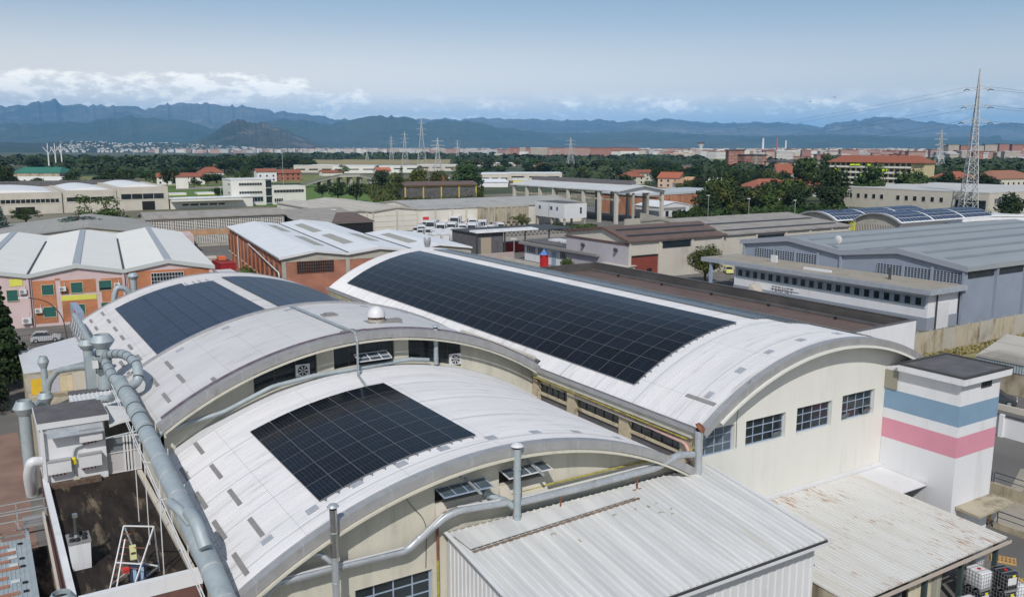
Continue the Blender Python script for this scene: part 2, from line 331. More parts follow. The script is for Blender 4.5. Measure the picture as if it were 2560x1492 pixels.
GRASSY=mat('dry_grass',(.30,.25,.12),(.12,.13,.04),.5,rough=1.,dirt=(.35,.30,.17),dscale=1.2,dlo=.45,dhi=.7,world=True)
GRASSG=mat('bright_meadow',(.075,.14,.018),(.10,.165,.025),.05,rough=1.,world=True,stretch=(.3,1,1))
FIELDY=mat('ripe_field',(.30,.235,.115),(.25,.21,.085),.02,rough=1.,world=True,stretch=(.2,1,1),dirt=(.17,.17,.06),dscale=.01,dlo=.55,dhi=.7)
FIELDO=mat('olive_field',(.15,.17,.05),(.20,.19,.07),.03,rough=1.,world=True,dirt=(.07,.10,.025),dscale=.03,dlo=.5,dhi=.65)
g=MB(); R_=60000
g.poly([(-R_,-2000,-.05),(R_,-2000,-.05),(R_,R_,-.05),(-R_,R_,-.05)]); tag(g.build('ground',GROUNDM),kind='structure')
plane_sheet('yard_asphalt',[(-30,10),(330,10),(330,330),(-30,330)],0,ASPH)
plane_sheet('town_ground',[(-30,331),(520,331),(520,450),(-30,450)],0.0,mat('dusty_ground',(.15,.14,.10),(.08,.10,.045),.03,rough=1,world=True,dirt=(.2,.18,.14),dscale=.02,dlo=.5,dhi=.6))
plane_sheet('brick_paving',[(-12,60),(1.7,60),(1.7,93),(-12,93)],.01,PAVE)
plane_sheet('side_street',[(2.2,126),(-30,129),(-30,133.5),(12,131.5),(12,126)],.01,CONCG)
plane_sheet('sandy_lot',[(61,31.5),(74.2,36.4),(77,34),(77,28),(66,27.5),(61,29)],.012,CONCG)
plane_sheet('dry_grass_verge',[(78,65.3),(140,65.3),(140,58),(106,57.5),(90,58),(84,62),(78,63.5)],.012,GRASSY)
plane_sheet('truck_yard',[(108,196),(165,196),(165,258),(108,258)],.01,mat('yard_dust',(.22,.20,.17),(.30,.27,.23),.1,rough=.95,world=True))
# parking marks on the brick paving
mk=MB()
for y in (66,69.5,73,76.5,80,83.5,87): mk.box(-4.5,-.6,y,y+.14,.012,.016); mk.box(-.6,-.46,y,y+1.6,.012,.016)
tag(mk.build('paving_marking',mat('worn_paint',(.42,.40,.26),(.30,.22,.15),2,rough=.9)),kind='structure')
gr=MB()
for x in (-1.2,): gr.box(x-1.2,x+.9,100,101.2,.012,.02)
tag(gr.build('drain_cover',BITU2),kind='structure')
# ================================================================ VAULTED HALLS
def arcz(x,cx,zt,R): return zt-(R-math.sqrt(max(R*R-(x-cx)**2,0)))
def arc_roof(cx,zt,R,x0,x1,y0,y1,per=.2,hgt=.045,na=30,th=.12):
    a0=math.asin((x0-cx)/R); a1=math.asin((x1-cx)/R); mb=MB()
    ys=[]; n=int(round((y1-y0)/per))
    for k in range(n):
        y=y0+k*(y1-y0)/n; p=(y1-y0)/n
        ys+=[(y,0),(y+p*.52,0),(y+p*.64,hgt),(y+p*.88,hgt)]
    ys.append((y1,0))
    def fn(i,j):
        a=a0+(a1-a0)*i/na; y,h=ys[j]; r=R+h
        return (cx+r*math.sin(a),y,zt-R+r*math.cos(a))
    mb.grid(fn,na,len(ys)-1)
    def un(i,j):                               # underside
        a=a0+(a1-a0)*i/na; r=R-th; return (cx+r*math.sin(a),(y0,y1)[j],zt-R+r*math.cos(a))
    mb.grid(un,na,1)
    return mb
def arc_band(cx,zt,R,x0,x1,ya,yb,r0,r1,na=40,close=True):
    """solid strip following the vault between radii R+r0 and R+r1"""
    a0=math.asin((x0-cx)/R); a1=math.asin((x1-cx)/R); mb=MB(); rings=[]
    for i in range(na+1):
        a=a0+(a1-a0)*i/na; rings.append([mb.pt((cx+(R+r)*math.sin(a),y,zt-R+(R+r)*math.cos(a))) for r,y in ((r0,ya),(r1,ya),(r1,yb),(r0,yb))])
    for p,q in zip(rings,rings[1:]):
        for k in range(4): mb.face([p[k],p[(k+1)%4],q[(k+1)%4],q[k]])
    mb.face(rings[0]); mb.face(rings[-1][::-1]); return mb
def wallY(mb,x0,x1,y,z0,top,holes=(),depth=.3,step=.7,sgn=1):
    """wall facing -Y at y (sgn=1 puts the reveals at y+depth). top and hole limits may be functions of x"""
    T=top if callable(top) else (lambda x:top)
    fx=lambda v,x: v(x) if callable(v) else v
    xs={x0,x1}
    for h in holes: xs|={h[0],h[1]}
    k=x0
    while k<x1: xs.add(k); k+=step
    xs=sorted(v for v in xs if x0<=v<=x1)
    xs=[a for i,a in enumerate(xs) if i==0 or a-xs[i-1]>1e-4]
    for a,b in zip(xs,xs[1:]):
        m_=(a+b)/2; cur=[(z0,z0)]; segs=[]
        hs=sorted([h for h in holes if h[0]<m_<h[1]],key=lambda h:fx(h[2],m_))
        lo=(fx(z0,a),fx(z0,b))
        for h in hs:
            segs.append((lo,(fx(h[2],a),fx(h[2],b)))); lo=(fx(h[3],a),fx(h[3],b))
            q0,q1=fx(h[2],a),fx(h[2],b); t0,t1=lo
            mb.poly([(a,y,q0),(a,y+depth*sgn,q0),(b,y+depth*sgn,q1),(b,y,q1)]); mb.poly([(a,y,t0),(b,y,t1),(b,y+depth*sgn,t1),(a,y+depth*sgn,t0)])
        segs.append((lo,(T(a),T(b))))
        for (p0,p1),(q0,q1) in segs: mb.poly([(a,y,p0),(b,y,p1),(b,y,q1),(a,y,q0)])
    for h in holes:
        for e,s_ in ((h[0],1),(h[1],-1)):
            p,q=fx(h[2],e),fx(h[3],e); mb.poly([(e,y,p),(e,y,q),(e,y+depth*sgn,q),(e,y+depth*sgn,p)])
    return mb
SW=lambda p:(p[1],p[0],p[2])                   # swap x,y : a Y-wall becomes an X-wall
def window(root,plane,a,u0,u1,v0,v1,cols,rows,fm=None,gm=None,bar=.06,depth=.06,name='window',open_=None,paneback=.01,label=None):
    """framed window; plane 'Y' faces -Y at y=a, plane 'X' faces -X at x=a (w grows inwards)"""
    T=(lambda p:(p[0],a+p[1],p[2])) if plane=='Y' else (lambda p:(a+p[1],p[0],p[2]))
    if plane=='R': T=lambda p:(a-p[1],p[0],p[2])   # faces +X
    f=MB(T); d=depth
    for i in range(cols+1):
        u=u0+(u1-u0)*i/cols; w=bar*(1.3 if i in(0,cols) else .8); uu=min(max(u,u0+w/2),u1-w/2); f.box(uu-w/2,uu+w/2,0,d,v0,v1)
    for j in range(rows+1):
        v=v0+(v1-v0)*j/rows; w=bar*(1.3 if j in(0,rows) else .8); vv=min(max(v,v0+w/2),v1-w/2); f.box(u0+.002,u1-.002,.003,d-.003,vv-w/2,vv+w/2)
    fo=f.build(name,fm,root,label=label)
    g_=MB(T); g_.box(u0+.01,u1-.01,d*.45,d*.45+.02,v0+.01,v1-.01); g_.build('pane',gm,fo)
    return fo
def slots(root,spec,cx,zt,R,name='vent_strip'):
    for x,ya,yb in spec:
        a=math.asin((x-cx)/R); mb=MB(); r0,r1=R+.0,R+.075; da=.13/R
        mb.hexa([(cx+r*math.sin(t),y,zt-R+r*math.cos(t)) for r in (r0,r1) for t,y in ((a-da,ya),(a+da,ya),(a+da,yb),(a-da,yb))]); mb.build(name,SLOT,root)
PLATE=mat('pale_grey_plate',(.36,.38,.42),(.30,.32,.36),3,rough=.5)
def plates(root,spec,cx,zt,R,m=PLATE,w=.3,l=.42,h=.10,name='roof_anchor'):
    for x,y in spec:
        a=math.asin((x-cx)/R); da=w/R; mb=MB()
        mb.hexa([(cx+r*math.sin(t),yy,zt-R+r*math.cos(t)) for r in (R,R+.05) for t,yy in ((a-da,y-l*.6),(a+da,y-l*.6),(a+da,y+l*.6),(a-da,y+l*.6))])
        da*=.45; mb.hexa([(cx+r*math.sin(t),yy,zt-R+r*math.cos(t)) for r in (R+.05,R+.05+h) for t,yy in ((a-da,y-.05),(a+da,y-.05),(a+da,y+.05),(a-da,y+.05))])
        mb.build(name,m,root)
A1=(22.3,11.75,25.); A2=(22.3,14.6,25.); A0=(22.3,13.1,25.); A3=(48.5,14.35,20.3)
XL,XR=8.35,36.4
# ---- front vaulted hall
h1=thing('vaulted_hall','front cream vaulted hall with ribbed white roof carrying the small solar array','factory hall',(22.3,46,0))
arc_roof(*A1,XL,36.45,36.1,54.9,per=.2).build('roof',WROOF,h1)
arc_band(*A1,XL,36.6,35.98,36.55,-.42,.07).build('fascia',FASC,h1)
arc_band(*A1,XL,36.6,35.86,36.02,-.58,-.46).build('gutter',CREAM,h1)
top1=lambda x: arcz(x,*A1)-.14
wl=MB(); wallY(wl,8.6,36.55,37.0,0,top1,[(14.1,18.3,3.9,5.8),(18.5,21.4,9.25,10.1),(22.3,25.1,9.4,10.3)],.35)
wl.box(8.58,8.8,37.0,54.9,0,7.45); wl.build('wall',CREAM,h1)
window(h1,'Y',37.2,14.1,18.3,3.9,5.8,4,3,BFRAME,DGLASS,bar=.09)
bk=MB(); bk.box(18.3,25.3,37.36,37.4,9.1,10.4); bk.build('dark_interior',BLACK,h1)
for k,(u0,u1,z0,z1) in enumerate(((18.5,21.4,9.25,10.1),(22.3,25.1,9.4,10.3))):
    # sash hung at the top, swung out
    hy,hz_=36.98,z1-.03; oy,oz=36.02,z1-.17
    fr=MB(); P=lambda u,t:(u,hy+(oy-hy)*t,hz_+(oz-hz_)*t)
    for i in range(5):
        u=u0+.05+(u1-u0-.1)*i/4+ (.25 if False else 0); fr.bar(P(u,0),P(u,1),.055,.05)
    fr.bar(P(u0,0),P(u1,0),.06); fr.bar(P(u0,1),P(u1,1),.06)
    fo=fr.build('open_sash',BFRAME if k==0 else MC['white_paint_metal'],h1)
    pn=MB(); a_,b_,c_,d_=P(u0+.05,.02),P(u1-.05,.02),P(u1-.05,.98),P(u0+.05,.98); pn.hexa([Vector(q)+Vector((0,0,-.01)) for q in (a_,b_,c_,d_)]+[Vector(q)+Vector((0,0,.01)) for q in (a_,b_,c_,d_)]); pn.build('pane',BGLASS,fo)
    r_=MB(); r_.bar((u0+1.6,36.95,z1+.35),(u0+2.0,35.7,z1-.28),.1,.1); r_.box(u0+1.5,u0+1.72,36.85,37.0,z1+.25,z1+.45); r_.build('opener_arm',DUCTS,h1)
    s_=MB(); s_.hexa([(u0-.1,36.55,z0-.75),(u1+.1,36.55,z0-.75),(u1+.1,37.0,z0-.75),(u0-.1,37,z0-.75),(u0,36.97,z0),(u1,36.97,z0),(u1,37,z0),(u0,37,z0)]); s_.build('sloped_sill',CONCL,h1)
slots(h1,[(10.5,52.1,54.4),(10.47,47.6,49.9),(10.42,43.4,45.6),(10.37,39.1,41.4),(9.22,50.2,52.3),(9.17,45.6,48.0),(9.12,41.3,43.7),(9.07,37.2,39.5)],*A1)
plates(h1,[(10.4,38.5),(12.6,38.4),(14.9,38.3),(17.25,38.2),(19.65,38.2),(22.4,38.0),(25.2,37.9),(28,37.9),(31,37.9)],*A1,h=.04)
# step flashing against the taller hall behind
arc_band(*A1,9,36.4,54.35,54.92,.0,.28).build('upstand',WHITEM,h1)
# ---- middle vaulted hall
h2=thing('vaulted_hall','middle vaulted hall, tallest of the left row, with domed roof vent and strip windows','factory hall',(22.3,61,0))
arc_roof(*A2,XL,38.6,54.0,66.9,per=.42,hgt=.012).build('roof',WROOF2,h2)
arc_band(*A2,XL,37.2,53.88,54.5,-.45,.06).build('fascia',FASC,h2)
arc_band(*A2,XL,37.2,53.76,53.9,-.62,-.50).build('gutter',CREAM,h2)
arc_band(*A2,XL,38.6,66.7,66.98,-.3,.16).build('rear_flashing',FASC,h2)
top2=lambda x: arcz(x,*A2)-.16
wt=lambda x: arcz(x,*A2)-.62
wb=lambda x: max(arcz(x,*A1)+.42,0)
wl=MB(); wallY(wl,8.6,37.2,55.0,lambda x:max(arcz(x,*A1)-1.2,0) ,top2,[(14.5,18.8,wb,wt),(20,24.5,wb,wt),(25.6,29.9,wb,wt)],.3)
wl.box(8.55,8.8,55.0,66.9,0,10.2); wl.box(36.3,36.6,55,66.9,0,10.9); wl.build('wall',CREAM,h2)
for a_,b_ in ((14.5,18.8),(20,24.5),(25.6,29.9)):
    f=MB(); n=3 if a_<20 else 4
    xs=[a_+(b_-a_)*i/n for i in range(n+1)]
    for x in xs:
        xx=min(max(x,a_+.04),b_-.04); f.box(xx-.035,xx+.035,55.18,55.24,wb(x),wt(x))
    for i in range(12):
        xa=a_+(b_-a_)*i/12; xb=a_+(b_-a_)*(i+1)/12
        for q in (.03,.5,.97):
            za=wb(xa)+(wt(xa)-wb(xa))*q; zb=wb(xb)+(wt(xb)-wb(xb))*q; f.bar((xa,55.2,za),(xb,55.2,zb),.05)
    fo=f.build('window',MC['dark_clamp'],h2); g_=MB()
    for i in range(12):
        xa=a_+(b_-a_)*i/12; xb=a_+(b_-a_)*(i+1)/12; g_.poly([(xa,55.22,wb(xa)),(xb,55.22,wb(xb)),(xb,55.22,wt(xb)),(xa,55.22,wt(xa))])
    g_.build('pane',DGLASS,fo)
fr=MB(); P=lambda u,t:(u,54.98-1.0*t,12.98-.32*t)                       # open sash of the middle window
for u in (21.45,22.3,23.15,23.4-.25+.7): fr.bar(P(u,0),P(u,1),.06)
for t in (0,.55,1): fr.bar(P(21.45,t),P(23.85,t),.06)
fo=fr.build('open_sash',MC['white_paint_metal'],h2); pn=MB(); q=[P(21.5,.02),P(23.8,.02),P(23.8,.98),P(21.5,.98)]; pn.hexa([Vector(k)-Vector((0,0,.012)) for k in q]+[Vector(k) for k in q]); pn.build('pane',BGLASS,fo)
slots(h2,[(10.83,62.2,64.5),(10.81,58.2,60.3),(12.1,54.2,55.8),(9.58,60.7,62.8),(9.53,56.4,58.6)],*A2)
plates(h2,[(12.0,65.4),(15.4,65.5),(20.3,65.6),(26.5,65.3),(30,65.2),(27,55.2),(30,55.2)],*A2,h=.03)
pb=MB()                                                                # dark service plates near the ridge
for x,y in ((22.1,61.4),(21.2,54.9)): a=math.asin((x-22.3)/25); pb.box(x-.55,x+.55,y-.45,y+.45,arcz(x,*A2)-.02,arcz(x,*A2)+.10); pb.box(x-.35,x+.35,y-.3,y+.3,arcz(x,*A2)+.10,arcz(x,*A2)+.2)
pb.build('roof_hatch',SLOT,h2)
for x,z in ((17.8,12.35),(29.4,11.6)):                                  # wall fans
    f=MB(lambda p,x=x,z=z:(x+p[0],54.98+p[1],z+p[2])); f.box(-.48,.48,0,.16,-.42,.42); fo=f.build('fan_housing',MC['white_paint_metal'],h2)
    b_=MB(lambda p,x=x,z=z:(x+p[0],54.96+p[1],z+p[2]))
    b_.tube([(0,0,0),(0,-.02,0)],.34,20); fb=b_.build('fan_opening',BLACK,fo)
    b2=MB(lambda p,x=x,z=z:(x+p[0],54.92+p[1],z+p[2]))
    for k in range(7):
        a=2*PI*k/7; b2.hexa([(.06*math.cos(a+s)*r+.0,d,.06*math.sin(a+s)*r) for d in (0,.02) for r,s in ((1,0),(5.2,-.12),(5.2,.22),(1,.5))])
    b2.build('fan_blades',MC['white_paint_metal'],fo)
fl=MB(); fl.hexa([(x,y,z) for z in (14.42,14.58) for x,y in ((22.9,55.2),(29.5,55.2),(29.5,56.2),(22.9,56.2))])
# domed turbine vent
dm=thing('roof_vent','white domed roof vent on the ridge of the middle hall','roof vent',(24.3,57.6,14.45))
q=MB(); q.lathe((24.3,57.6),[(.62,14.4),(.62,14.75),(.3,14.78)],18); q.build('collar',CONC,dm,smooth=40)
q=MB(); q.lathe((24.3,57.6),[(.66,14.95),(.64,15.15),(.55,15.4),(.36,15.6),(.12,15.7),(.02,15.71)],20); q.build('dome',WHITEM,dm,smooth=60)
q=MB()
for k in range(10): a=2*PI*k/10; q.bar((24.3+.6*math.cos(a),57.6+.6*math.sin(a),14.75),(24.3+.6*math.cos(a),57.6+.6*math.sin(a),14.97),.05)
q.build('louvre_ring',RUST,dm)
q=MB(); q.prismZ([(23.5,57.0),(26.2,57.25),(26.2,58.0),(23.5,58.2)],14.36,14.60); q.build('flashing_patch',SLOT,dm)
# ---- rear vaulted hall
h0=thing('vaulted_hall','rear vaulted hall covered with the two faded blue solar arrays','factory hall',(22.3,82,0))
arc_roof(*A0,XL,36.6,67.0,99.6,per=.42,hgt=.03).build('roof',WROOF2,h0)
arc_band(*A0,XL,36.6,99.5,99.9,-.4,.1).build('rear_flashing',FASC,h0)
wl=MB(); wl.box(8.6,8.85,67.0,99.3,0,9.1); wallY(wl,8.6,36.3,99.4,0,lambda x:arcz(x,*A0)-.2,[],.3,sgn=-1); wl.build('wall',CREAM,h0)
S0=[]
for k in range(7): S0.append((10.45,69.0+k*4.45,71.0+k*4.45)); 
for k in range(7): S0.append((9.3,70.6+k*4.2,72.5+k*4.2))
slots(h0,S0,*A0)
# ---- large vaulted hall on the right
h3=thing('vaulted_hall','long right-hand vaulted hall with the largest dark solar array and a pale gable','factory hall',(48.5,68,0))
arc_roof(*A3,36.2,60.7,36.1,54.5,per=.2,na=26).build('roof',WROOF,h3)
arc_roof(*A3,36.75,60.7,54.52,66.0,per=.2,na=26).build('roof_section',WROOF,h3)
arc_roof(*A3,36.2,60.7,66.02,100.4,per=.25,na=26).build('roof_section',WROOF,h3)
arc_band(*A3,36.1,60.8,35.98,36.5,-.42,.07).build('fascia',FASC,h3)
arc_band(*A3,37.2,58.2,35.84,36.02,-.60,-.44).build('gable_moulding',CREAMW,h3)
top3=lambda x: arcz(x,*A3)-.14
WIN3=[(36.75,39.85,8.0,9.8),(40.85,44.6,8.0,9.78),(45.7,49.3,8.02,9.85),(50.4,54.0,8.08,9.98)]
wl=MB(); wallY(wl,36.5,55.6,37.0,0,top3,WIN3+[(38.4,39.5,5.55,6.2)],.38); wallY(wl,55.6,60.6,37.0,0,top3,[],.3)
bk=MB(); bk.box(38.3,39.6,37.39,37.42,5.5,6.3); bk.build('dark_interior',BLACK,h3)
wl.build('gable_wall',CREAMW,h3)
for i,(a_,b_,c_,d_) in enumerate(WIN3):
    w=window(h3,'Y',37.25,a_,b_,c_,d_,4,3,BFRAME,BGLASS if i==0 else DGLASS,bar=.075)
for x,z in ((43.9,8.35),(53.3,8.4),(50.9,8.4)):                           # small tilted vents left open
    v=MB(); v.hexa([(x-.4,37.22,z-.25),(x+.4,37.22,z-.25),(x+.4,37.24,z-.25),(x-.4,37.24,z-.25),(x-.4,36.98,z+.22),(x+.4,36.98,z+.22),(x+.4,37.0,z+.22),(x-.4,37.0,z+.22)]); v.build('tilted_vent',BGLASS,h3)
# side elevation over the front vault
wl=MB(); wl.box(36.45,36.7,37.02,54.9,0,7.25); wl.box(36.42,36.7,37.02,54.9,8.05,8.25); wl.box(36.42,36.7,37.02,54.9,8.95,9.3)
for y0,y1 in ((37.02,38.2),(43.2,44.2),(49.3,50.3),(54.2,54.9)): wl.box(36.25,36.72,y0,y1,0,9.6)
wl.box(36.5,36.75,66.95,100.2,0,9.9); wl.build('side_wall',CREAMS,h3)
bm=MB(); bm.box(36.0,36.7,36.9,54.6,9.55,10.0); bm.box(36.0,36.7,67.2,100,9.4,9.9); bm.build('eaves_beam',CREAM,h3)
for z0,z1,gm in ((7.25,8.05,BITU2),(8.25,8.95,DGLASS)):
    for y0,y1 in ((38.2,43.2),(44.2,49.3),(50.3,54.2)):
        w=MB(); w.box(36.56,36.62,y0,y1,z0,z1); fo=w.build('window' if z1>8.5 else 'infill_panel',gm,h3)
        if z1>8.5:
            w=MB()
            for k in range(1,5): y=y0+(y1-y0)*k/5; w.box(36.5,36.56,y-.04,y+.04,z0,z1)
            w.build('glazing_bar',BAND,fo)
def gutter(root,x,y0,y1,z,name='gutter'):
    q=MB(); q.prismY([(x,z+.28),(x,z),(x+.34,z),(x+.34,z+.28),(x+.30,z+.28),(x+.30,z+.04),(x+.04,z+.04),(x+.04,z+.28)],y0,y1); q.build(name,FASC,root)
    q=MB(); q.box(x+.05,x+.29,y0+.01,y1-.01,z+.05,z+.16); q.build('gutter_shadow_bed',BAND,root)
gutter(h3,35.82,36.1,54.4,10.02); gutter(h3,36.2,54.6,66.6,10.5); gutter(h3,35.82,66.9,100.4,10.0)
yp=MB(); yp.tube([(35.9,37.2,9.45),(35.9,54.2,9.5),(36.1,54.5,9.8)],.055,6); yp.build('gas_pipe',YELP,h3)
yp=MB(); yp.tube([(36.0,68,9.6),(36.0,100,9.6)],.07,6); yp.build('gas_pipe',YELP,h3)
plates(h3,[(38.4,37.9),(41.0,37.85),(43.7,37.9),(46.6,37.8),(50.4,37.8),(53.5,37.8)],*A3,h=.04)
slots(h3,[(37.9,36.9,39.4)],*A3)
# braces and cable bridge between the vaults
# ---- brown flat-roofed wing right of the big vault
h4=thing('flat_roofed_wing','long brown-roofed wing with tall dark parapet behind the big vault','factory wing',(69,75,0))
q=MB(); q.box(60.7,77.2,49.0,100.3,0,9.3); q.build('wall',WHITEP,h4)
q=MB(); q.hexa([(60.9,49.2,9.32),(76.9,49.2,9.32),(76.9,100.1,9.32),(60.9,100.1,9.32),(60.9,49.2,9.5),(76.9,49.2,9.35),(76.9,100.1,9.35),(60.9,100.1,9.5)]); q.build('roof',BROWNR,h4)
q=MB(); q.box(76.95,77.25,49.3,100.3,9.3,10.5); q.box(60.7,77.25,100.05,100.35,9.3,10.5); q.build('parapet',BITU3,h4)
q=MB(); q.hexa([(60.7,49,9.3),(77.25,49,9.3),(77.25,49.28,9.3),(60.7,49.28,9.3),(60.7,49,10.25),(77.25,49,10.5),(77.25,49.28,10.5),(60.7,49.28,10.25)]); q.build('front_parapet',WHITEP,h4)
q=MB(); q.hexa([(60.6,48.95,10.26),(77.3,48.95,10.51),(77.3,49.32,10.51),(60.6,49.32,10.26),(60.6,48.95,10.33),(77.3,48.95,10.58),(77.3,49.32,10.58),(60.6,49.32,10.33)]); q.box(76.9,77.3,49.33,100.35,10.51,10.56); q.build('parapet_cap',BITU2,h4)
q=MB(); q.box(71.0,71.5,51,97,9.42,9.47); q.build('skylight_strip',SKYL,h4)
q=MB(); q.box(76.2,76.5,50,100,9.4,9.62); q.build('kerb_rail',BITU2,h4)
for y in (57,66,75,84,93):
    q=MB(); q.box(75.6,75.85,y,y+.25,9.4,9.65); q.build('roof_anchor',MC['rubber'],h4)
# ---- striped stair tower
h5=thing('stair_tower','white tower with one blue and one pink band under a flat dark roof','tower',(57.5,34.1,0))
q=MB(); q.box(55.12,59.84,31.31,36.98,0,11.5); q.build('wall',WHITEP,h5)
def shell(z0,z1,name,m,e=.006):
    s=MB(); s.box(55.12-e,59.84+e,31.31-e,36.97,z0,z1); s.build(name,m,h5)
BLUEB=mat('blue_band_paint',(.19,.30,.42),(.17,.275,.39),.8,rough=.85); PINKB=mat('pink_band_paint',(.60,.26,.34),(.56,.24,.32),.8,rough=.85)
shell(8.45,9.9,'blue_band',BLUEB); shell(6.25,7.71,'pink_band',PINKB)
q=MB(); q.box(54.6,60.4,30.85,35.75,11.5,11.95); q.build('roof_edge',WHITEP,h5)
q=MB(); q.box(54.75,60.25,31.0,35.6,11.952,11.99); q.build('roof',BITU2,h5)
q=MB()
for a in ((54.58,54.78,30.83,35.77),(60.22,60.42,30.83,35.77),(54.78,60.22,30.83,31.03),(54.78,60.22,35.57,35.77)): q.box(*a,11.955,12.08)
q.build('roof_kerb',BAND,h5)
window(h5,'Y',31.26,57.45,58.7,10.85,11.35,2,1,MC['dark_clamp'],DGLASS,bar=.05,depth=.05)
q=MB(); q.box(55.02,55.11,36.0,36.96,9.95,11.3); q.build('recess_panel',mat('olive_render',(.26,.25,.20),rough=.9),h5)
q=MB(); q.hexa([(55.6,29.6,2.45),(60.2,29.6,2.45),(60.2,31.3,2.5),(55.6,31.3,2.5),(55.6,29.6,2.6),(60.2,29.6,2.6),(60.2,31.3,2.7),(55.6,31.3,2.7)]); q.build('door_canopy',CONCD,h5)
# ================================================================ FRONT LEAN-TOS
def rib_sheet(x0,x1,y0,y1,z0,z1,per,h,name,m,root,axis='x',th=.08):
    """ribbed sloping roof, ribs running along y; z0 at y0, z1 at y1"""
    mb=MB(); n=int(round((x1-x0)/per)); xs=[]
    for k in range(n): x=x0+k*per; xs+=[(x,0),(x+per*.62,0),(x+per*.70,h),(x+per*.92,h)]
    xs.append((x1,0))
    mb.grid(lambda i,j:(xs[i][0],(y0,y1)[j],(z0,z1)[j]+xs[i][1]),len(xs)-1,1)
    mb.hexa([(x0,y0,z0-th),(x1,y0,z0-th),(x1,y1,z1-th),(x0,y1,z1-th),(x0,y0,z0-.01),(x1,y0,z0-.01),(x1,y1,z1-.01),(x0,y1,z1-.01)])
    return mb.build(name,m,root)
def rib_wall(plane,a,u0,u1,z0,z1f,per,h,name,m,root):
    T=(lambda p:(p[0],a-p[1],p[2])) if plane=='Y' else (lambda p:(a-p[1],p[0],p[2]))
    mb=MB(T); n=int(round((u1-u0)/per)); us=[]
    for k in range(n): u=u0+k*per; us+=[(u,0),(u+per*.5,0),(u+per*.6,h),(u+per*.9,h)]
    us.append((u1,0)); tz=z1f if callable(z1f) else (lambda u:z1f)
    mb.grid(lambda i,j:(us[i][0],us[i][1],(z0,tz(us[i][0]))[j]),len(us)-1,1); return mb.build(name,m,root)
l1=thing('lean_to','white ribbed-sheet lean-to in the front centre with a lifted flashing strip','lean-to',(28,32,0))
zs=lambda y:7.75+(y-36.6)*.14
rib_sheet(18.9,37.1,27.6,36.6,zs(27.6),zs(36.6),.42,.05,'roof',SHEET,l1)
rib_wall('X',19.15,27.9,36.9,0,lambda u:zs(u)-.1,.4,.05,'side_wall',MC['white_paint_metal'],l1)
rib_wall('Y',28.1,19.15,36.7,0,zs(28.1)-.12,.55,.06,'front_wall',MC['white_paint_metal'],l1)
q=MB(); q.box(36.55,36.75,28.1,36.9,0,6.5); q.build('end_wall',WHITEM,l1)
q=MB(); q.prismX([(27.55,6.30),(27.32,6.30),(27.32,6.47),(27.35,6.47),(27.35,6.33),(27.55,6.33)],18.9,37.2); q.build('gutter',MC['white_paint_metal'],l1)
q=MB(); q.box(18.95,37.05,27.5,27.6,6.36,6.46); q.build('eaves_closer',BAND,l1)
q=MB(); q.bar((18.88,27.5,zs(27.5)+.06),(18.88,36.6,zs(36.6)+.06),.2,.06); q.build('verge_flashing',MC['white_paint_metal'],l1)
q=MB(); q.bar((37.12,27.5,zs(27.5)+.07),(37.12,36.6,zs(36.6)+.07),.22,.06); q.build('verge_flashing',MC['white_paint_metal'],l1)
q=MB(); a=zs(35.2)
q.hexa([(19.2,34.6,zs(34.6)+.16),(30.2,35.2,zs(35.2)+.10),(30.6,36.1,zs(36.1)+.15),(19.0,36.0,zs(36)+.18),(19.2,34.6,zs(34.6)+.22),(30.2,35.2,zs(35.2)+.16),(30.6,36.1,zs(36.1)+.2),(19.0,36.0,zs(36)+.23)]); q.build('loose_flashing',SHEET,l1)
q=MB(); q.bar((19.3,34.5,zs(34.5)+.06),(30.4,35.1,zs(35.1)+.06),.12,.06); q.build('rusty_batten',mat('brown_batten',(.12,.07,.05),(.30,.24,.18),4,rough=.9),l1)
q=MB(); q.box(18.9,36.2,36.62,36.95,7.5,7.62); q.build('valley_gutter',mat('wet_gutter',(.16,.16,.15),(.26,.25,.22),4,rough=.6),l1)
dl=MB(); random.seed(5)
for k in range(9):
    x=random.uniform(22,31.5) if k>5 else random.uniform(29.3,31.5); y=34.5-random.random()*1.6; a=random.random()*PI; l=random.uniform(.06,.3)
    dl.bar((x,y,zs(y)+.05),(x+l*math.cos(a),y+l*math.sin(a),zs(y+l*math.sin(a))+.05),.08,.05)
tag(dl.build('roof_debris',mat('broken_wood',(.36,.33,.26),rough=.9)),'scattered bits of broken wood below the lifted flashing','debris',None,'stuff')
l2=thing('lean_to','low rear lean-to with rust-streaked white sheet roof beside the striped tower','lean-to',(45,31,0))
zt=lambda y:3.98+(y-36.9)*.045
rib_sheet(37.3,52.0,25.9,36.9,zt(25.9),zt(36.9),.28,.03,'roof',RUSTR,l2)
q=MB(); q.hexa([(52.02,33.1,zt(33.1)-.08),(55.1,33.1,zt(33.1)-.08),(55.1,36.9,zt(36.9)-.08),(52.02,36.9,zt(36.9)-.08),(52.02,33.1,zt(33.1)),(55.1,33.1,zt(33.1)),(55.1,36.9,zt(36.9)),(52.02,36.9,zt(36.9))]); q.build('roof_return',MC['white_paint_metal'],l2)
q=MB(); q.box(37.3,55.1,36.78,36.98,4.0,4.22); q.box(54.98,55.1,33.1,36.8,3.85,4.08); q.build('wall_flashing',WHITEM,l2)
q=MB(); q.prismX([(25.88,3.24),(25.62,3.24),(25.62,3.44),(25.66,3.44),(25.66,3.28),(25.88,3.28)],37.2,52.1); q.build('gutter',mat('tan_gutter',(.44,.38,.33),rough=.6),l2)
for x in (37.6,41.0,44.3,47.9,51.6):
    q=MB(); q.box(x,x+.22,26.2,26.45,0,3.35); q.build('column',mat('dark_green_post_%d'%int(x),(.04,.06,.06),rough=.6),l2)
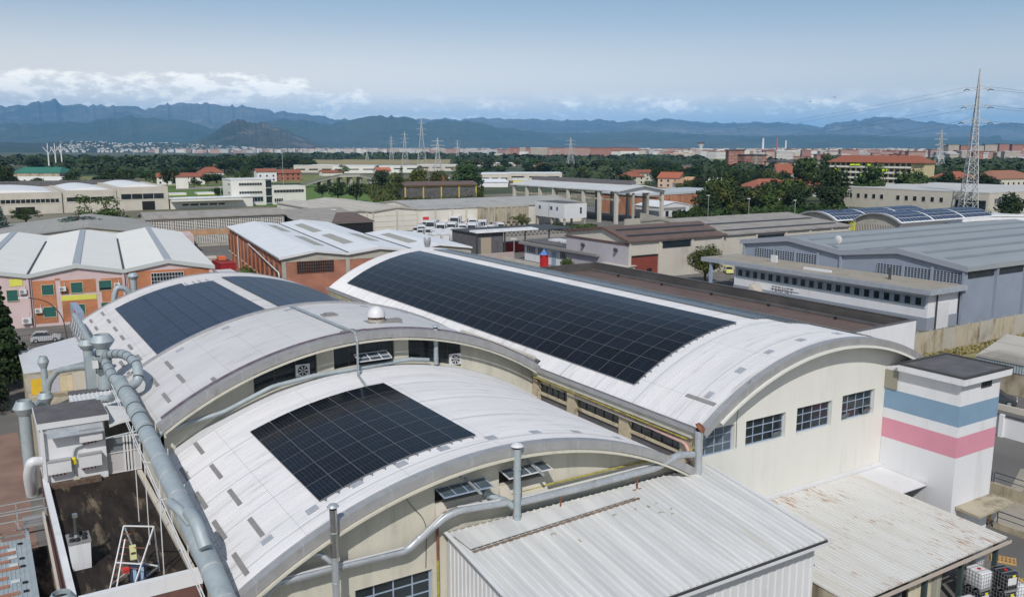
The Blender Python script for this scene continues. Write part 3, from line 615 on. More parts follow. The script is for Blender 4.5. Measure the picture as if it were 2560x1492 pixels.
q=MB(); q.box(37.3,51.9,36.5,36.7,0,3.7); q.box(37.3,37.5,26.2,36.7,0,3.4); q.build('back_wall',CONCD,l2)
cm=mat('cream_tarpaulin',(.50,.47,.36),(.40,.37,.28),1.5,rough=.7)
for x0,x1,m_ in ((43.1,45.4,cm),(45.6,46.3,mat('plastic_curtain',(.33,.33,.28),rough=.4)),(40.0,42.6,BITU2)):
    q=MB(); n=24
    q.grid(lambda i,j:(x0+(x1-x0)*i/n,26.6+.16*math.sin(i*1.5+x0),(0.05,3.3)[j]),n,1); q.build('curtain',m_,l2,smooth=60)
# ================================================================ SOLAR ARRAYS
def array(name_label,A,x0,ncol,y0,nrow,cw,rl,cm_,fm,group,edge_fn=None,gap=.02,drop=()):
    cx,zt_,R=A; a0=math.asin((x0-cx)/R); xc=cx+R*math.sin(a0+cw*ncol/2/R)
    root=thing('solar_array',name_label,'solar array',(xc,y0+nrow*rl/2,arcz(xc,*A)+.1),0,group)
    off=Vector(ROOTS[root.name])
    mb=MB(); w,l=cw-gap,rl-gap; mb.box(-w/2,w/2,-l/2,l/2,-.035,0); 
    mb.m=[1]*len(mb.m); mb.mi=0; mb.poly([(-w/2+.012,-l/2+.012,.003),(w/2-.012,-l/2+.012,.003),(w/2-.012,l/2-.012,.003),(-w/2+.012,l/2-.012,.003)])
    me=mb.mesh('solar_panel',[cm_,fm]); L_=[]
    for i in range(ncol):
        a=a0+(i+.5)*cw/R
        for j in range(nrow):
            if (i,j) in drop: continue
            if edge_fn and j<edge_fn(i): continue
            L_.append((i,j,(cx+(R+.13)*math.sin(a),y0+(j+.5)*rl,zt_-R+(R+.13)*math.cos(a)),a))
    # nearest hundred as parts of their own, the rest as one part
    L_.sort(key=lambda t:(Vector(t[2])-Vector((0,0,H))).length)
    for i,j,p,a in L_[:100]:
        o=bpy.data.objects.new('solar_panel',me); COL.objects.link(o); o.parent=root; o.location=Vector(p)-off; o.rotation_euler=(0,a,0)
    if len(L_)>100:
        q=MB()
        for i,j,p,a in L_[100:]:
            Mx=Matrix.Translation(p)@Matrix.Rotation(a,4,'Y'); q.T=lambda v,Mx=Mx:Mx@Vector(v); q.mi=1
            k0=len(q.m); q.box(-w/2,w/2,-l/2,l/2,-.035,0)
            q.mi=0; q.poly([(-w/2+.012,-l/2+.012,.003),(w/2-.012,-l/2+.012,.003),(w/2-.012,l/2-.012,.003),(-w/2+.012,l/2-.012,.003)])
        o=q.build('far_panels',[cm_,fm],root); o['kind']='stuff'
    rl_=MB()                                           # mounting rails and end clamps
    for i in range(ncol):
        for s_ in (.22,.78):
            a=a0+(i+s_)*cw/R; p0=(cx+(R+.06)*math.sin(a),zt_-R+(R+.06)*math.cos(a))
            e0=y0+(edge_fn(i) if edge_fn else 0)*rl
            rl_.bar((p0[0],e0-.18,p0[1]),(p0[0],y0+nrow*rl+.05,p0[1]),.05,.06); rl_.bar((p0[0]-.07,e0-.05,p0[1]+.04),(p0[0]+.07,e0-.05,p0[1]+.04),.07,.1)
    rl_.build('mounting_rails',PVF,root)
    return root
array('small near-black solar array on the ribbed front vault',A1,13.06,7,38.55,6,1.285,2.05,PVK,PVF,'solar arrays on the vaulted roofs')
array('largest near-black solar array covering the left slope of the long right-hand vault',A3,37.35,8,43.9,26,1.285,2.045,PVK,PVF,'solar arrays on the vaulted roofs')
array('narrow dark solar array on the far slope of the long right-hand vault',A3,49.0,8,38.0,29,1.285,2.045,PVB if False else PVK,PVF,'solar arrays on the vaulted roofs',edge_fn=lambda i:3 if i<1 else (2 if i<3 else 0))
array('faded blue solar array on the left slope of the rear vault',A0,11.5,7,67.3,14,1.40,2.02,PVB,PVFD,'solar arrays on the vaulted roofs',drop=[(k,13) for k in (5,6)])
array('faded blue solar array on the right slope of the rear vault',A0,22.3,8,67.3,14,1.40,2.02,PVB,PVFD,'solar arrays on the vaulted roofs')
# ================================================================ ROOF PLANT, DUCTS, STACKS
def bezier(pts,n=6,lim=9.):
    """rounded path through waypoints"""
    P=[Vector(p) for p in pts]; out=[P[0]]
    for i in range(1,len(P)-1):
        a,b,c=P[i-1],P[i],P[i+1]; d1=min((b-a).length*.45,(c-b).length*.45,lim)
        s=b+(a-b).normalized()*d1; e=b+(c-b).normalized()*d1
        for k in range(n+1): t=k/n; out.append(s*(1-t)**2+b*2*t*(1-t)+e*t*t)
    out.append(P[-1]); return out
def rings(mb,path,r,every,w=.05,e=.02):
    P=[Vector(p) for p in path]; L=0; nxt=every*.5; out=[]
    for a,b in zip(P,P[1:]):
        d=(b-a); l=d.length
        while nxt<L+l:
            p=a+d*((nxt-L)/l); u=d.normalized(); mb=MB(); mb.tube([p-u*w,p+u*w],r+e,16); out.append(mb); nxt+=every
        L+=l
    return out
def duct(name,label,path,r,m=DUCT,group=None,every=1.5,n=6,seg=14,cat='duct',bandm=None):
    P=bezier(path,n,.35 if name=='wall_duct' else 9.) if n else [Vector(p) for p in path]
    base=min(P,key=lambda p:p.z); root=thing(name,label,cat,tuple(base),0,group)
    q=MB(); q.tube(P,r,seg); q.build('pipe',m,root,smooth=40)
    for q in rings(None,P,(r if not isinstance(r,list) else r[0]),every): q.build('joint_ring',bandm or m,root)
    return root
def cowl(root,c,z,r,m=DUCT,s=1.):
    q=MB(); q.lathe(c,[(r*1.05,z-.35*s),(r*1.75,z+.25*s),(r*1.8,z+.32*s),(r*1.15,z+.95*s),(r*1.05,z+.95*s),(r*1.0,z+.3*s)],18,cap=False); q.build('cowl',m,root,smooth=30)
    q=MB(); q.lathe(c,[(r*1.03,z+.55*s),(r*1.03,z+.56*s)],18); q.build('cowl_throat',BLACK,root)
# the big duct along the left eaves
MD=[(7.62,34.0,7.7),(7.62,37.2,8.35),(7.6,43,9.2),(7.6,49.2,9.85),(7.55,54,10.45),(7.5,58.5,11.0),(7.42,62.6,11.3)]
big=duct('extraction_duct','thick grey-blue extraction duct running along the left eaves of the vaults',MD,.49,every=2.35,n=4,seg=22,bandm=mat('duct_sealant',(.46,.47,.46),(.30,.33,.35),4,rough=.7))
q=MB()
for y in (53.2,55.3,57.0,60.1): 
    p=min(MD,key=lambda p:abs(p[1]-y)); 
    import bisect
    k=[i for i in range(len(MD)-1) if MD[i][1]<=y<=MD[i+1][1]][0]; t=(y-MD[k][1])/(MD[k+1][1]-MD[k][1]); c=Vector(MD[k]).lerp(Vector(MD[k+1]),t); d=(Vector(MD[k+1])-Vector(MD[k])).normalized()
    q=MB(); q.tube([c-d*.04,c+d*.04],.52,22); q.build('clamp_band',BAND,big)
q=MB(); q.tube(bezier([(7.0,43.2,9.7),(7.15,41.6,9.85),(7.5,41.0,9.3)]),.24,14); q.build('side_branch',DUCT,big,smooth=40)
q=MB(); q.tube(bezier([(7.35,40.6,10.1),(7.4,39.2,10.15),(7.55,38.3,9.2)]),.3,14); q.build('side_branch',DUCT,big,smooth=40)
# support trestles beside the duct
for y in (45.2,49.4,53.0):
    t=thing('duct_trestle',{45.2:'thin white trestle holding the big duct, nearest the rack frame',49.4:'thin white trestle holding the big duct halfway along the dark roof',53.0:'thin white trestle holding the big duct near the pale doors'}[y],'pipe support',(7.2,y,5),0,'trestles under the extraction duct')
    zc=8.0+(y-37)*.155
    for sx in (6.75,8.0): q=MB(); q.bar((sx,y,5.0),(sx+.05,y,zc+.5),.045); q.build('leg',WHITEM,t)
    q=MB(); q.bar((6.75,y,zc-.1),(8.1,y,zc-.1),.045); q.build('cross_member',WHITEM,t)
r_=MB()
for dz in (0,.35): r_.bar((6.95,36,7.6+dz),(6.85,62,11.0+dz),.045)
for k in range(14): y=37+k*1.9; z=7.6+(y-36)*.131; r_.bar((6.94,y,z),(6.94,y,z+.35),.035)
rr=r_.build('cable_ladder',WHITEM); tag(rr,'thin white cable ladder following the side of the thick duct','cable tray')
duct('loop_duct','grey duct looping back from the paired stacks into the thick duct',[(7.42,61.8,11.1),(7.9,61.0,11.2),(8.35,60.4,11.8),(8.5,61.6,12.6),(8.2,65.0,12.7),(7.6,68.6,12.0),(7.3,70.9,11.0)],.32,every=1.3,bandm=BAND)
duct('branch_duct','short grey duct rising from the thick duct to the front stack',[(7.42,62.0,11.1),(7.3,65.0,11.1),(7.35,68.5,11.3),(7.6,70.4,11.2),(7.5,71.2,10.6)],.36,every=1.6,bandm=BAND)
st=thing('exhaust_stack','big grey exhaust stack with flared cowl where the ducts meet','exhaust stack',(7.5,71.5,8.7),0,'exhaust stacks')
q=MB(); q.tube([(7.5,71.5,8.7),(7.5,71.5,10.2),(7.5,71.5,12.0)],[.56,.50,.48],20); q.build('shaft',DUCT,st,smooth=40); cowl(st,(7.5,71.5),12.2,.50,s=.8)
q=MB(); q.tube([(7.5,71.5,10.35),(7.5,71.5,10.45)],.54,20); q.tube([(7.5,71.5,11.3),(7.5,71.5,11.4)],.52,20); q.build('joint_ring',BAND,st)
q=MB(); q.box(6.6,7.0,70.4,71.0,10.6,11.1); q.bar((7.9,70.6,8.9),(7.9,70.6,11.2),.06); q.build('bracket',WHITEM,st)
st=thing('exhaust_stack','second grey exhaust stack half hidden behind the big flared one','exhaust stack',(6.75,74.5,6.5),0,'exhaust stacks')
q=MB(); q.tube([(6.75,74.5,6.5),(6.75,74.5,11.4)],.38,18); q.build('shaft',DUCT,st,smooth=40); cowl(st,(6.75,74.5),11.5,.40,s=.65)
bx=MB(); bx.box(6.3,6.95,72.2,73.2,6.5,11.0); tag(bx.build('filter_cabinet',DUCT),'tall grey filter cabinet standing behind the big stack','cabinet')
# rack of parallel ducts further along the left eave
duct('eaves_duct','slim grey duct on a lattice bracket along the rear vault eave',[(7.5,75.0,10.6),(7.6,82,10.3),(7.75,90,10.45),(7.8,96.5,10.3)],.27,every=2.0)
br=thing('lattice_bracket','weathered lattice bracket below the slim rear eaves duct','bracket',(7.5,86,8))
for k in range(12):
    y=75.5+k*1.8; q=MB(); q.bar((7.3,y,9.2),(7.6,y+.9,10.1),.07); q.bar((7.6,y+.9,10.1),(7.3,y+1.8,9.2),.07); q.bar((7.2,y,8.9),(8.3,y,9.9),.05); q.build('brace',FASC,br)
q=MB(); q.bar((7.3,75,9.2),(7.3,97,9.2),.09); q.build('rail',FASC,br)
# left yard stacks
def stack(label,x,y,z0,z1,r,m=DUCT,cs=.8,group='exhaust stacks'):
    s=thing('exhaust_stack',label,'exhaust stack',(x,y,z0),0,group)
    q=MB(); q.tube([(x,y,z0),(x,y,z1)],r,18); q.build('shaft',m,s,smooth=40)
    z=z0+2.
    while z<z1-.4: q=MB(); q.tube([(x,y,z),(x,y,z+.07)],r+.02,18); q.build('joint_ring',m,s); z+=2.6
    cowl(s,(x,y),z1+.2,r*1.02,m,s=cs); return s
stack('tall grey-blue exhaust stack rising from the paved yard at the left edge',1.95,74.6,0,6.75,.43,cs=.9)
stack('slender grey exhaust stack beside the yellow panel',4.0,84,4.2,8.15,.26,cs=.8)
stack('squat exhaust stack behind the slate-coloured roof',3.55,76.5,4.5,6.9,.34,cs=.7)
stack('grey exhaust stack sticking up at the bottom left corner',1.9,43.6,2.5,5.4,.36,cs=.6)
duct('yard_duct','grey duct bridging from the slender stack to the paired stacks',[(4.1,83.9,5.9),(4.3,83.6,6.9),(5.0,83,7.9),(6.6,79,8.9),(7.0,75.2,9.6)],.27,every=2.2)
duct('yard_duct','short bent grey duct between the tall yard stack and the squat stack',[(2.2,74.3,6.9),(2.9,75.4,7.3),(3.4,76.2,6.6)],.27,every=9)
duct('wall_elbow','pale insulated elbow leaving the wall of the white plant room',[(2.35,62.2,6.7),(1.75,62.0,6.9),(1.5,62.6,5.9),(1.6,63.6,4.2)],.33,m=MC['white_paint_metal'],every=9)
duct('roof_duct','bent grey duct crossing the ribbed patch beside the slate roof',[(6.2,65.8,9.1),(6.5,66.0,9.35),(7.1,65.2,9.5),(7.35,63.6,10.4)],.27,every=1.0,bandm=DUCT)
duct('goose_neck_duct','grey goose-neck duct standing in front of the brick facade',[(12.3,103,7.5),(12.3,103,10.6),(12.7,103,11.9),(13.6,103,11.7),(14.3,103,10.6)],.30,every=1.4)
s_=stack('capped grey stack beside the goose-neck duct at the brick facade',14.5,103.2,7,12.6,.34,cs=.55)
# ---- flat dark roof with white parapets
fr_=thing('flat_roofed_annex','low annex with stained black felt roof and white parapets at lower left','annex',(5.2,52.8,0))
q=MB(); q.box(2.3,8.3,43.4,62.3,0,4.95); q.box(2.32,6.05,62.32,66.2,0,4.9); q.build('wall',mat('dark_red_render',(.16,.07,.06),(.10,.05,.045),1,rough=.9),fr_)
q=MB(); q.box(2.62,8.25,43.7,62.25,4.955,5.0); q.build('roof',BITU,fr_)
q=MB(); q.box(2.28,2.6,43.4,62.6,4.955,5.42); q.build('side_parapet',WHITEP,fr_)
q=MB(); q.box(2.605,8.3,43.35,43.7,4.955,5.75); q.build('front_parapet',WHITEP,fr_)
q=MB(); q.box(7.95,8.25,44.4,61.5,5.005,5.22); q.build('kerb',CONCL,fr_)
q=MB(); q.box(2.65,5.7,61.2,61.75,5.002,5.3); q.build('wall_base_upstand',mat('aged_felt_edge',(.07,.045,.035),(.15,.11,.08),3,rough=.9),fr_)
pl=thing('plant_room','white rooftop plant room with slate roof and corrugated canopy','plant room',(4.3,64,4.95))
q=MB(); q.box(2.35,6.2,61.9,66.0,4.98,9.0); q.build('wall',WHITEP,pl)
q=MB(); q.box(2.2,6.5,61.7,66.2,9.0,9.38); q.build('roof_edge',MC['white_paint_metal'],pl)
q=MB(); q.box(2.25,6.45,61.8,66.15,9.385,9.42); q.build('roof',BITU2,pl)
rib=MB(); n=46
rib.grid(lambda i,j:(2.75+3.35*i/n/2,(61.85,61.15)[j],(9.0,8.45)[j]+.035*(i%2)),n*2,1); rib.build('corrugated_canopy',DUCTS,pl)
q=MB(); q.bar((2.45,61.6,4.98),(2.45,61.6,9.0),.12); q.build('downpipe',WHITEM,pl)
for k,(x0,z0) in enumerate(((2.6,5.85),(4.45,5.95),(4.6,7.7))):
    b=thing('boiler_unit',('white wall-hung boiler on the plant room, lower left','white wall-hung boiler on the plant room, lower right','white wall-hung boiler tucked under the corrugated canopy')[k],'boiler',(x0+.7,61.7,z0),0,'wall-hung boilers')
    q=MB(); q.box(x0,x0+1.38,61.35,61.85,z0+.12,z0+.92); q.build('casing',MC['white_paint_metal'],b)
    q=MB(); q.box(x0-.02,x0+1.4,61.33,61.87,z0+.92,z0+.99); q.build('top_rail',FASC,b)
    q=MB()
    for i in range(4): q.tube([(x0+.3+.22*i,61.6,z0+.14),(x0+.3+.22*i,61.6,z0-.1)],.04,6)
    q.build('pipe_stub',REDB,b)
gp_=thing('gas_line','grey pipe with yellow valve on the plant room wall','gas pipe',(4.2,61.7,5.3))
q=MB(); q.tube(bezier([(4.2,61.75,5.35),(4.2,61.75,7.1),(4.35,61.75,7.45),(6.1,61.7,7.75),(8.4,61.2,8.1)]),.06,8); q.build('pipe',DUCT,gp_,smooth=50)
q=MB(); q.lathe((4.2,61.72),[(.09,6.3),(.13,6.4),(.10,6.55),(.13,6.7),(.09,6.8)],10); q.build('valve',mat('valve_yellow',(.75,.62,.0),rough=.5),gp_)
q=MB(); q.box(4.05,4.45,61.5,61.7,5.15,5.45); q.build('meter_box',CONCL,gp_)
dr=thing('glazed_partition','grey and white door panels under the white curved canopy','doors',(7.3,62.3,4.98))
for x0,x1 in ((6.25,7.35),(7.75,8.35)):
    q=MB(); q.box(x0,x1,62.32,62.36,6.5,7.5); q.build('pane',mat('grey_pane_%d'%int(x0*10),(.16,.18,.20),rough=.25),dr)
    q=MB(); q.box(x0,x1,62.32,62.38,5.05,6.44); q.build('door_panel',mat('grey_panel_%d'%int(x0*10),(.45,.44,.45),rough=.6),dr)
q=MB(); 
for x in (6.2,7.35,7.55,7.75,8.35): q.bar((x,62.28,5.0),(x,62.28,7.6),.07 if x<7.3 or x>8 else .12)
for z in (5.03,6.47,7.55): q.bar((6.2,62.27,z),(8.4,62.27,z),.06)
q.build('frame',MC['white_paint_metal'],dr)
cn=thing('canopy','smooth white curved canopy beside the slate roof','canopy',(7.3,63.5,8.3))
q=MB(); n=12
q.grid(lambda i,j:(6.5+1.9*i/n,(61.9,65.8)[j],8.35+.42*math.sin(PI*(.15+.5*i/n))+(.0,.25)[j]),n,1)
q.grid(lambda i,j:(6.5+1.9*i/n,61.9,(8.35+.42*math.sin(PI*(.15+.5*i/n)),8.2+.42*math.sin(PI*(.15+.5*i/n)))[j]),n,1); q.build('roof',MC['white_paint_metal'],cn,smooth=60)
rp=thing('ribbed_roof','small white ribbed roof below the paired stacks','roof',(6.8,68.3,4.9))
rib_sheet(5.0,8.4,65.9,70.6,8.45,8.7,.3,.06,'roof',MC['white_paint_metal'],rp)
q=MB(); q.box(5.1,8.3,66.2,72.2,0,8.3); q.build('wall',CREAM,rp)
q=MB(); q.box(4.9,8.35,70.65,72.4,8.35,8.62); q.build('rear_roof',BITU2,rp)
q=MB(); q.box(4.82,5.0,65.9,70.6,8.2,8.75); q.build('roof_edge',WHITEP,rp)
cy=thing('yard_block','low block with yellow, cream and lilac panels behind the squat stack','annex',(5.5,86,0))
q=MB(); q.box(2.8,8.3,72.5,99.5,0,4.2); q.build('wall',CONCD,cy)
cols=[(3.1,4.6,(.65,.42,.03)),(4.6,5.5,(.42,.42,.50)),(5.5,6.1,(.56,.49,.33)),(6.1,6.9,(.60,.50,.36)),(6.9,8.2,(.60,.58,.46))]
for i,(x0,x1,c_) in enumerate(cols):
    q=MB(); q.box(x0+.01,x1-.01,97.9,98.0,4.1,5.8) if i>5 else q.box(x0+.01,x1-.01,90.0,90.1,4.22,5.7); q.build('coloured_panel',mat('panel_paint_%d'%i,c_,tuple(k*.88 for k in c_),1.5,rough=.8),cy)
q=MB(); q.box(6.6,8.2,89.3,89.9,4.25,5.9); q.build('grey_box',CONCL,cy)
ac=MB(); 
an=thing('side_annex','cream annex with plain white roof at the far left','annex',(6.2,108,0))
q=MB(); q.prismZ([(3.1,99.8),(8.8,102.6),(9.4,116.6),(3.1,111.5)],0,3.85); q.build('wall',CREAM,an)
q=MB(); q.hexa([(2.9,99.3,3.85),(9.0,102.3,3.85),(9.7,117.0,3.85),(2.9,111.8,3.85),(2.9,99.3,3.95),(9.0,102.3,4.15),(9.7,117.0,4.15),(2.9,111.8,3.95)]); q.build('roof',MC['white_paint_metal'],an)
# rooftop masonry box with flue
cb=thing('chimney_box','white masonry box with dark top and steel flue on the felt roof','chimney',(3.0,48.9,5))
q=MB(); q.hexa([(2.75,48.2,5.0),(3.65,48.2,5.0),(3.65,49.4,5.0),(2.75,49.4,5.0),(2.66,48.15,6.5),(3.7,48.15,6.5),(3.7,49.45,6.5),(2.66,49.45,6.5)]); q.build('box',WHITEP,cb)
q=MB(); q.box(2.62,3.74,48.1,49.5,6.5,6.58); q.build('top_tray',SLOT,cb)
q=MB(); 
for x,y in ((2.85,48.4),(3.1,48.35),(3.45,48.45),(3.5,48.9),(2.9,49.1),(3.3,49.2)): q.lathe((x,y),[(.15,6.585),(.12,6.72),(.03,6.75)],8)
q.build('ballast',RUBBER,cb)
q=MB(); q.tube([(3.1,48.75,6.55),(3.1,48.75,7.75)],.10,12); q.build('flue',MC['dark_clamp'],cb,smooth=50)
q=MB(); q.lathe((3.1,48.75),[(.2,6.56),(.11,6.8)],12); q.tube([(3.1,48.75,7.75),(3.1,48.75,7.95)],.13,12); q.build('flue_collar',STEEL,cb)
# steel rack with leftovers
rk=thing('storage_rack','rusty white steel A-frame rack holding small cases on the felt roof','rack',(5.6,45.2,5))
def rb(name,pairs,m,w=.06):
    q=MB()
    for a,b in pairs: q.bar(a,b,w)
    q.build(name,m,rk)
T1,T2,A_,B_,C_,D_=[Vector(v) for v in ((5.12,46.0,7.85),(6.42,45.1,7.85),(4.05,44.7,5.02),(5.9,46.7,5.02),(4.95,43.85,5.02),(6.62,45.75,5.02))]
rb('leg',[(A_,T1)],MC['white_paint_metal']); rb('leg',[(B_,T1)],MC['white_paint_metal']); rb('leg',[(C_,T2)],MC['white_paint_metal']); rb('leg',[(D_,T2)],MC['white_paint_metal'])
rb('top_rail',[(T1,T2)],MC['white_paint_metal']); rb('middle_rail',[(A_.lerp(T1,.45),C_.lerp(T2,.45))],MC['white_paint_metal'])
rb('brace',[(A_.lerp(T1,.12),B_.lerp(T1,.12))],MC['white_paint_metal']); rb('brace',[(C_.lerp(T2,.12),D_.lerp(T2,.12))],MC['white_paint_metal']); rb('brace',[(B_.lerp(T1,.12),D_.lerp(T2,.12))],MC['white_paint_metal'])
I_=A_.lerp(C_,.3),T1.lerp(T2,.12); rb('inner_upright',[(I_[0],I_[0].lerp(I_[1],.8))],MC['white_paint_metal'])
for k in range(9): t=.08+k*.1; rb('rusty_rung',[(A_.lerp(T1,t),A_.lerp(T1,t).lerp(C_.lerp(T2,t),.32 if k%3 else .97))],RUST,.035)
for n_,lab,x,y,z,dx,dy,dz,c_ in (('case','pale yellow case hanging in the rack',5.2,45.1,6.3,.3,.15,.75,(.62,.62,.32)),('case','bright red case hanging in the rack',4.75,44.6,5.9,.3,.2,.25,(.60,.03,.03)),('case','navy case with light blue stripes in the rack',5.1,44.7,5.3,.75,.3,.75,(.03,.05,.11))):
    c=thing(n_,lab,'case',(x,y,z)); q=MB(); q.box(x,x+dx,y,y+dy,z,z+dz); q.build('body',mat('case_%s'%lab[:4].strip(),c_,rough=.6),c)
    q=MB()
    if dz>.7 and dx>.5:
        for k in (0,1): q=MB(); q.box(x+.12+.35*k,x+.28+.35*k,y-.02,y-.001,z+.03,z+dz-.03); q.build('stripe',mat('light_blue_%d'%k,(.35,.48,.62),rough=.6),c)
    else: q.box(x+.04,x+dx-.04,y-.02,y-.001,z+dz*.4,z+dz*.55); q.build('latch',BAND,c)
# walkway and guard rails at the left edge
wk=thing('steel_walkway','galvanised walkway with double guard rails crossing the gap at left','walkway',(1.2,60.5,3.4))
q=MB(); q.box(.9,2.25,59.6,61.4,3.4,3.5); q.build('deck',SLOT,wk)
for y in (59.6,61.4):
    q=MB()
    for z in (4.0,4.5): q.bar((-2.5,y,z),(2.3,y,z),.05)
    for x in (-2.4,-.9,.6,2.2): q.bar((x,y,3.4),(x,y,4.5),.05)
    q.build('guard_rail',DUCT,wk)
q=MB()
for x in (-2.4,-1.0,.4): q.bar((x,59.6,3.4),(x+.7,61.4,2.6),.04); q.bar((x,61.4,3.4),(x+.7,59.6,2.6),.04)
q.bar((-2.5,60.5,2.7),(2.2,60.5,2.7),.08); q.build('truss',FASC,wk)
gc=thing('yard_canopy','grey corrugated canopy with terracotta and clear strips over the left yard','canopy',(-.8,52,0))
rib_sheet(-4.0,.95,40,59.0,2.6,3.0,.22,.03,'roof',DUCT,gc)
tc_=mat('terracotta_strip',(.36,.17,.11),(.30,.13,.08),2,rough=.8); cl_=mat('clear_strip',(.55,.58,.60),rough=.3)
random.seed(3)
for k in range(14):
    y=44+k*1.08; x1=.1+random.uniform(-.5,.3); q=MB(); z=2.6+(y-40)*.4/19+.04; q.box(-3.9,x1,y,y+.33,z,z+.03); q.build('terracotta_strip',tc_,gc)
    if k%3: q=MB(); q.box(.45,.72,y+.05,y+.3,z,z+.03); q.build('dark_opening',BLACK,gc)
    if k in (8,10,11,12): q=MB(); q.box(-.1,.35,y+.4,y+.75,z+.005,z+.04); q.build('clear_patch',cl_,gc)
q=MB(); q.box(.95,1.15,40,60.8,2.75,3.1); q.build('edge_beam',DUCT,gc)
for y in (42,48,54,58.8): q=MB(); q.box(.96,1.12,y,y+.16,0,2.75); q.build('post',DUCT,gc)
q=MB(); q.box(1.2,2.25,41,60.5,0.6,1.6); tag(q.build('lower_ledge',BITU),'dark felt ledge in the gap beside the felt-roofed annex','ledge')
q=MB(); q.bar((2.0,41,3.9),(2.05,60,3.9),.12,.5); tag(q.build('gap_wall',CONCL),'thin pale wall running along the gap by the annex','wall')
c=thing('condenser_unit','grey condenser unit standing in the dark gap at lower left','air conditioner',(1.65,48.5,1.6)); q=MB(); q.box(1.35,1.85,47.6,49.4,1.6,2.7); q.build('casing',CONCL,c); q=MB(); q.tube([(1.34,48.2,2.15),(1.32,48.2,2.15)],.3,14); q.tube([(1.34,48.9,2.15),(1.32,48.9,2.15)],.3,14); q.build('fan_grille',BAND,c)
# ---- pipework on the front gable
duct('wall_duct','bright grey duct climbing along the front gable to the second flue',[(8.9,36.4,5.9),(9.5,36.4,7.1),(10.0,36.4,7.6),(12.6,36.4,7.62),(16.6,36.4,7.5),(18.7,36.4,8.75),(19.6,36.35,8.95),(22.3,36.3,8.75)],.21,m=DUCTS,every=2.1)
duct('wall_duct','thin looping branch duct above the front gable pipe',[(10.6,36.7,7.7),(11.3,36.6,8.4),(12.2,36.5,8.5),(12.7,36.2,8.0)],.13,m=DUCTS,every=.6)
duct('wall_duct','grey duct running over the lean-to roof to the corner flue',[(22.9,36.25,8.6),(27,36.2,8.55),(32.6,36.2,8.6),(34.2,36.1,9.1),(35.4,36.1,8.9)],.21,m=DUCTS,every=2.1)
duct('wall_duct','kinked flexible duct joining the second flue by the open windows',[(21.3,36.9,9.3),(21.8,36.6,9.0),(22.3,36.4,8.8),(22.7,36.2,8.5)],.19,m=DUCT,every=.5)
for x0,x1,za,zb in ((10.2,16.4,7.87,7.76),(16.8,18.6,7.75,9.0),(19.4,21.9,9.2,9.0),(23.2,33.0,8.84,8.86)):
    q=MB(); q.bar((x0,36.25,za),(x1,36.25,zb),.10,.05); tag(q.build('cable_tray',MC['white_paint_metal']),'narrow white tray clipped on top of the gable duct, x%.0f m along'%x0 if False else {10.2:'narrow white cable tray on the lowest run of the gable duct',16.8:'narrow white cable tray on the rising run of the gable duct',19.4:'short white cable tray just left of the second flue',23.2:'long white cable tray above the duct over the lean-to'}[x0],'cable tray','cable trays')
q=MB(); q.tube(bezier([(22.9,36.75,8.9),(28,36.75,8.95),(33.8,36.7,8.9),(35.6,36.5,8.9),(35.9,36.3,9.6)]),.06,8); tag(q.build('gas_pipe',YELP,smooth=50),'peeling yellow pipe running above the long duct over the lean-to','pipe')
q=MB(); q.tube(bezier([(36.1,41,9.15),(36.0,37.4,9.1),(35.9,36.9,8.6),(35.9,36.8,8.2)]),.11,10); tag(q.build('bent_pipe',mat('pink_pipe',(.55,.30,.27),(.48,.40,.36),3,rough=.6),smooth=50),'pinkish bent pipe beside the corner flue','pipe')
q=MB(); q.tube([(36.1,41,9.12),(36.15,49.2,9.12)],.09,10); tag(q.build('wall_pipe',mat('tan_pipe',(.5,.44,.38),rough=.6),smooth=50),'pale pipe along the stained side wall between the vaults','pipe')
for x in (22.6,25.6,31.0):
    q=MB(); q.bar((x,36.0,7.6),(x,36.0,8.4),.07); q.bar((x-.3,36.0,7.68),(x+.3,36.0,7.68),.05); tag(q.build('duct_post',RUST),{22.6:'rusty post under the duct beside the second flue',25.6:'rusty post under the duct over the loose flashing',31.0:'rusty post under the duct nearest the corner flue'}[x],'pipe support','rusty duct posts')
def flue(label,x,y,z0,z1,r,m,capm,tilt=False,mid=None):
    f=thing('flue',label,'flue',(x,y,z0),0,'flues on the gable walls')
    q=MB(); q.tube([(x,y,z0),(x,y,z1-.25)],r,16); q.build('pipe',m,f,smooth=40)
    if mid: q=MB(); q.tube([(x,y,mid),(x,y,z1-.25)],r+.012,16); q.build('upper_pipe',STEEL,f,smooth=40)
    z=z0+.4
    while z<z1-.5: q=MB(); q.tube([(x,y,z),(x,y,z+.06)],r+.025,16); q.build('joint_ring',m,f); z+=1.25
    q=MB(); q.tube([(x,y,z1-.25),(x,y,z1-.12)],r*.9,16); q.build('throat',BLACK,f)
    q=MB(); q.lathe((x,y),[(r*1.75,z1-.12),(r*1.2,z1-.02),(.02,z1+.05)],16) if not tilt else q.tube([(x,y,z1-.1),(x+.1,y-.1,z1+.05)],[r*1.5,r*1.2],12); q.build('rain_cap',capm,f)
flue('tall steel flue on the front gable with polished upper half',12.7,35.75,3.0,11.05,.165,DUCTS,DUCTS,mid=8.4)
flue('grey flue rising in front of the open gable windows',22.75,35.9,7.7,12.0,.20,DUCT,MC['white_paint_metal'])
flue('corner flue with rusty broken cap where the two gables meet',35.75,36.0,7.6,10.6,.24,DUCTS,RUST,tilt=True)
